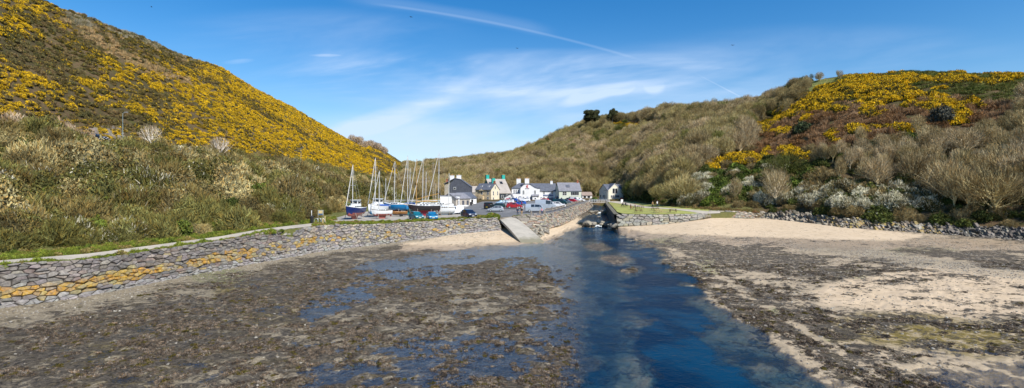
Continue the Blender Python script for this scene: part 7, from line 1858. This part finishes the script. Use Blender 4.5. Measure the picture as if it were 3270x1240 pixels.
# white water at the weirs
M_foam = pmat('foam', (.75, .8, .82), .7, var=.1, vs=3)
for (a, b, Y, z0, z1) in [(1896, 1922, 124.2, .05, .96), (1903, 1922, 169.0, 1.2, 2.01)]:
    m_ = MB(); n_ = 14
    for i in range(n_):
        p0, p1 = a + (b - a) * i / n_, a + (b - a) * (i + .75) / n_; j_ = rr_.uniform(-.15, .15)
        m_.add([at(p0, Y - .5 + j_, z0), at(p1, Y - .5 + j_, z0), at(p1, Y - .2, z0 + .3), at(p0, Y - .2, z0 + .3), at(p1, Y - .1, z0 + .4), at(p0, Y - .1, z0 + .4)], [(0, 1, 2, 3), (3, 2, 4, 5)], M_foam)
    tag(m_.build('weir_foam'), kind='stuff')
# outcrops behind the beach: slanted strata blocks
def outcrop(px0, px1, nblk, lb, seed, cols, hh=(1.0, 2.6)):
    rnd = random.Random(seed); Vs, Fs, Cs = [], [], []
    for i in range(nblk):
        p_ = rnd.uniform(px0, px1); KY, KZ = knots(np.array([p_])); Y = KY[0, 0] + rnd.uniform(-1.4, 2.2); f = max(0, min(1, (Y - KY[0, 0]) / max(.5, KY[0, 1] - KY[0, 0])))
        zg = (bed_z(p_, Y) if Y < KY[0, 0] else KZ[0, 0] * (1 - f) + KZ[0, 1] * f) - .35; c0 = at(p_, Y, zg); h = rnd.uniform(*hh) * (.42 + .35 * f) * (rnd.random() ** .5); w_ = rnd.uniform(.3, 1.0); d_ = rnd.uniform(.4, 1.0)
        sl = rnd.uniform(.3, 1.1); az = rnd.uniform(-.4, .4); M2 = Matrix.Rotation(az, 3, 'Z'); b = len(Vs)
        top_ = [(-.5, -.5), (.5, -.5), (.5, .5), (-.5, .5)]
        for (u_, v_) in top_: Vs.append(c0 + M2 @ Vector((u_ * w_ * 1.25, v_ * d_ * 1.3, 0)))
        for (u_, v_) in top_: Vs.append(c0 + M2 @ Vector((u_ * w_ * rnd.uniform(.5, .95) - sl * h * .55, v_ * d_ * rnd.uniform(.4, .8) + h * .25, h * rnd.uniform(.7, 1.1))))
        c = jitc(rnd.choice(cols), rnd, .2)
        for q in [(0, 1, 5, 4), (1, 2, 6, 5), (2, 3, 7, 6), (3, 0, 4, 7), (4, 5, 6, 7)]: Fs.append([b + k for k in q]); Cs.append((*c, 1))
    me_ = bpy.data.meshes.new('rock_outcrop'); me_.from_pydata([tuple(v_) for v_ in Vs], [], Fs); me_.materials.append(M_stone)
    a = me_.attributes.new('stone_col', 'FLOAT_COLOR', 'FACE'); a.data.foreach_set('color', np.array(Cs, np.float32).ravel())
    bm = bmesh.new(); bm.from_mesh(me_); bmesh.ops.recalc_face_normals(bm, faces=bm.faces[:]); bm.to_mesh(me_); bm.free()
    tag(link(bpy.data.objects.new('rock_outcrop', me_)), lb, 'rock outcrop')
pale = [(.36, .32, .24), (.26, .23, .17), (.46, .41, .32), (.14, .12, .095)]; gold = [(.32, .27, .19), (.20, .175, .14), (.42, .31, .11), (.13, .115, .095), (.44, .40, .33)]; shadec = [(.13, .12, .105), (.20, .18, .15), (.08, .072, .06), (.34, .31, .26)]  # last palette is darkened: shade of the bank put into the rock colour
outcrop(2405, 2500, 230, 'low pale rocks at the left end of the wooded shore', 1, pale, (.7, 1.7)); outcrop(2500, 2600, 260, 'tall pale slanting rock face below the fan shaped tree', 2, pale, (1.3, 3.2)); outcrop(2600, 2800, 480, 'yellow flecked rocks under the white blossom', 3, gold, (.9, 2.4))
outcrop(2800, 3010, 480, 'broken grey and gold rocks under the dark bushes', 4, gold, (.8, 2.3)); outcrop(3010, 3420, 700, 'rocks coloured dark as shade at the right end of the shore', 5, shadec, (.7, 2.0))

# loose pebbles and small stones on the shore
pw = np.where(isr, .25 + 1.2 * ridge + .5 * np.clip(wetb, 0, 1) - .25 * dry, .06 + 1.0 * nearwall) * (BZ > .02) * area * (BY < 95) * np.clip(fbm(BX / 2, BY / 2, 120) - .3, 0, 1); pw = np.clip(pw, 0, None).ravel()
cnt = 16000; ids = rng.choice(pw.size, cnt, p=pw / pw.sum())
Pp = np.stack([BX.ravel()[ids] + rng.normal(0, .1, cnt), BY.ravel()[ids] + rng.normal(0, .1, cnt), BZ.ravel()[ids] + .01], 1)
scatter('pebbles', [rock_mesh('pebble', 60 + i, c, 1) for i, c in enumerate([(.50, .46, .38), (.34, .31, .26), (.52, .48, .40), (.20, .18, .155)])], Pp, S3(rng.uniform(.03, .075, cnt) * rng.choice([.8, 1, 1.2, 1.7], cnt), rng.uniform(.5, .9, cnt)), rng.random(cnt) * 6.28, tl(cnt, .3), rng.integers(0, 4, cnt), np.ones((cnt, 3)),
        label='loose pebbles and shells strewn along the shore', cat='pebbles')

# rock cutting behind the hillside road
rnd = random.Random(44); Vs, Fs, Cs = [], [], []
for i in range(60):
    p_ = rnd.uniform(275, 405); Y_, z_ = land_at_t(np.array([p_]), np.array([rnd.uniform(3.0, 3.10)])); c0 = at(p_, Y_[0], z_[0] - .4); b = len(Vs); w_, d_, h = rnd.uniform(.5, 1.6), rnd.uniform(.5, 1.2), rnd.uniform(.6, 2.0)
    for zz, s_ in ((0, 1.2), (h, .7)):
        for u_, v_ in ((-.5, -.5), (.5, -.5), (.5, .5), (-.5, .5)): Vs.append(c0 + Vector((u_ * w_ * s_ - zz * .3, v_ * d_ * s_ + zz * .4, zz * rnd.uniform(.8, 1.1))))
    c = jitc(rnd.choice([(.20, .165, .125), (.14, .12, .09), (.27, .225, .17)]), rnd, .2)
    for q in [(0, 1, 5, 4), (1, 2, 6, 5), (2, 3, 7, 6), (3, 0, 4, 7), (4, 5, 6, 7)]: Fs.append([b + k for k in q]); Cs.append((*c, 1))
me_ = bpy.data.meshes.new('rock_cutting'); me_.from_pydata([tuple(v_) for v_ in Vs], [], Fs); me_.materials.append(M_stone)
a = me_.attributes.new('stone_col', 'FLOAT_COLOR', 'FACE'); a.data.foreach_set('color', np.array(Cs, np.float32).ravel())
tag(link(bpy.data.objects.new('rock_cutting', me_)), 'bare rock cutting behind the dark car on the hillside road', 'rock face')
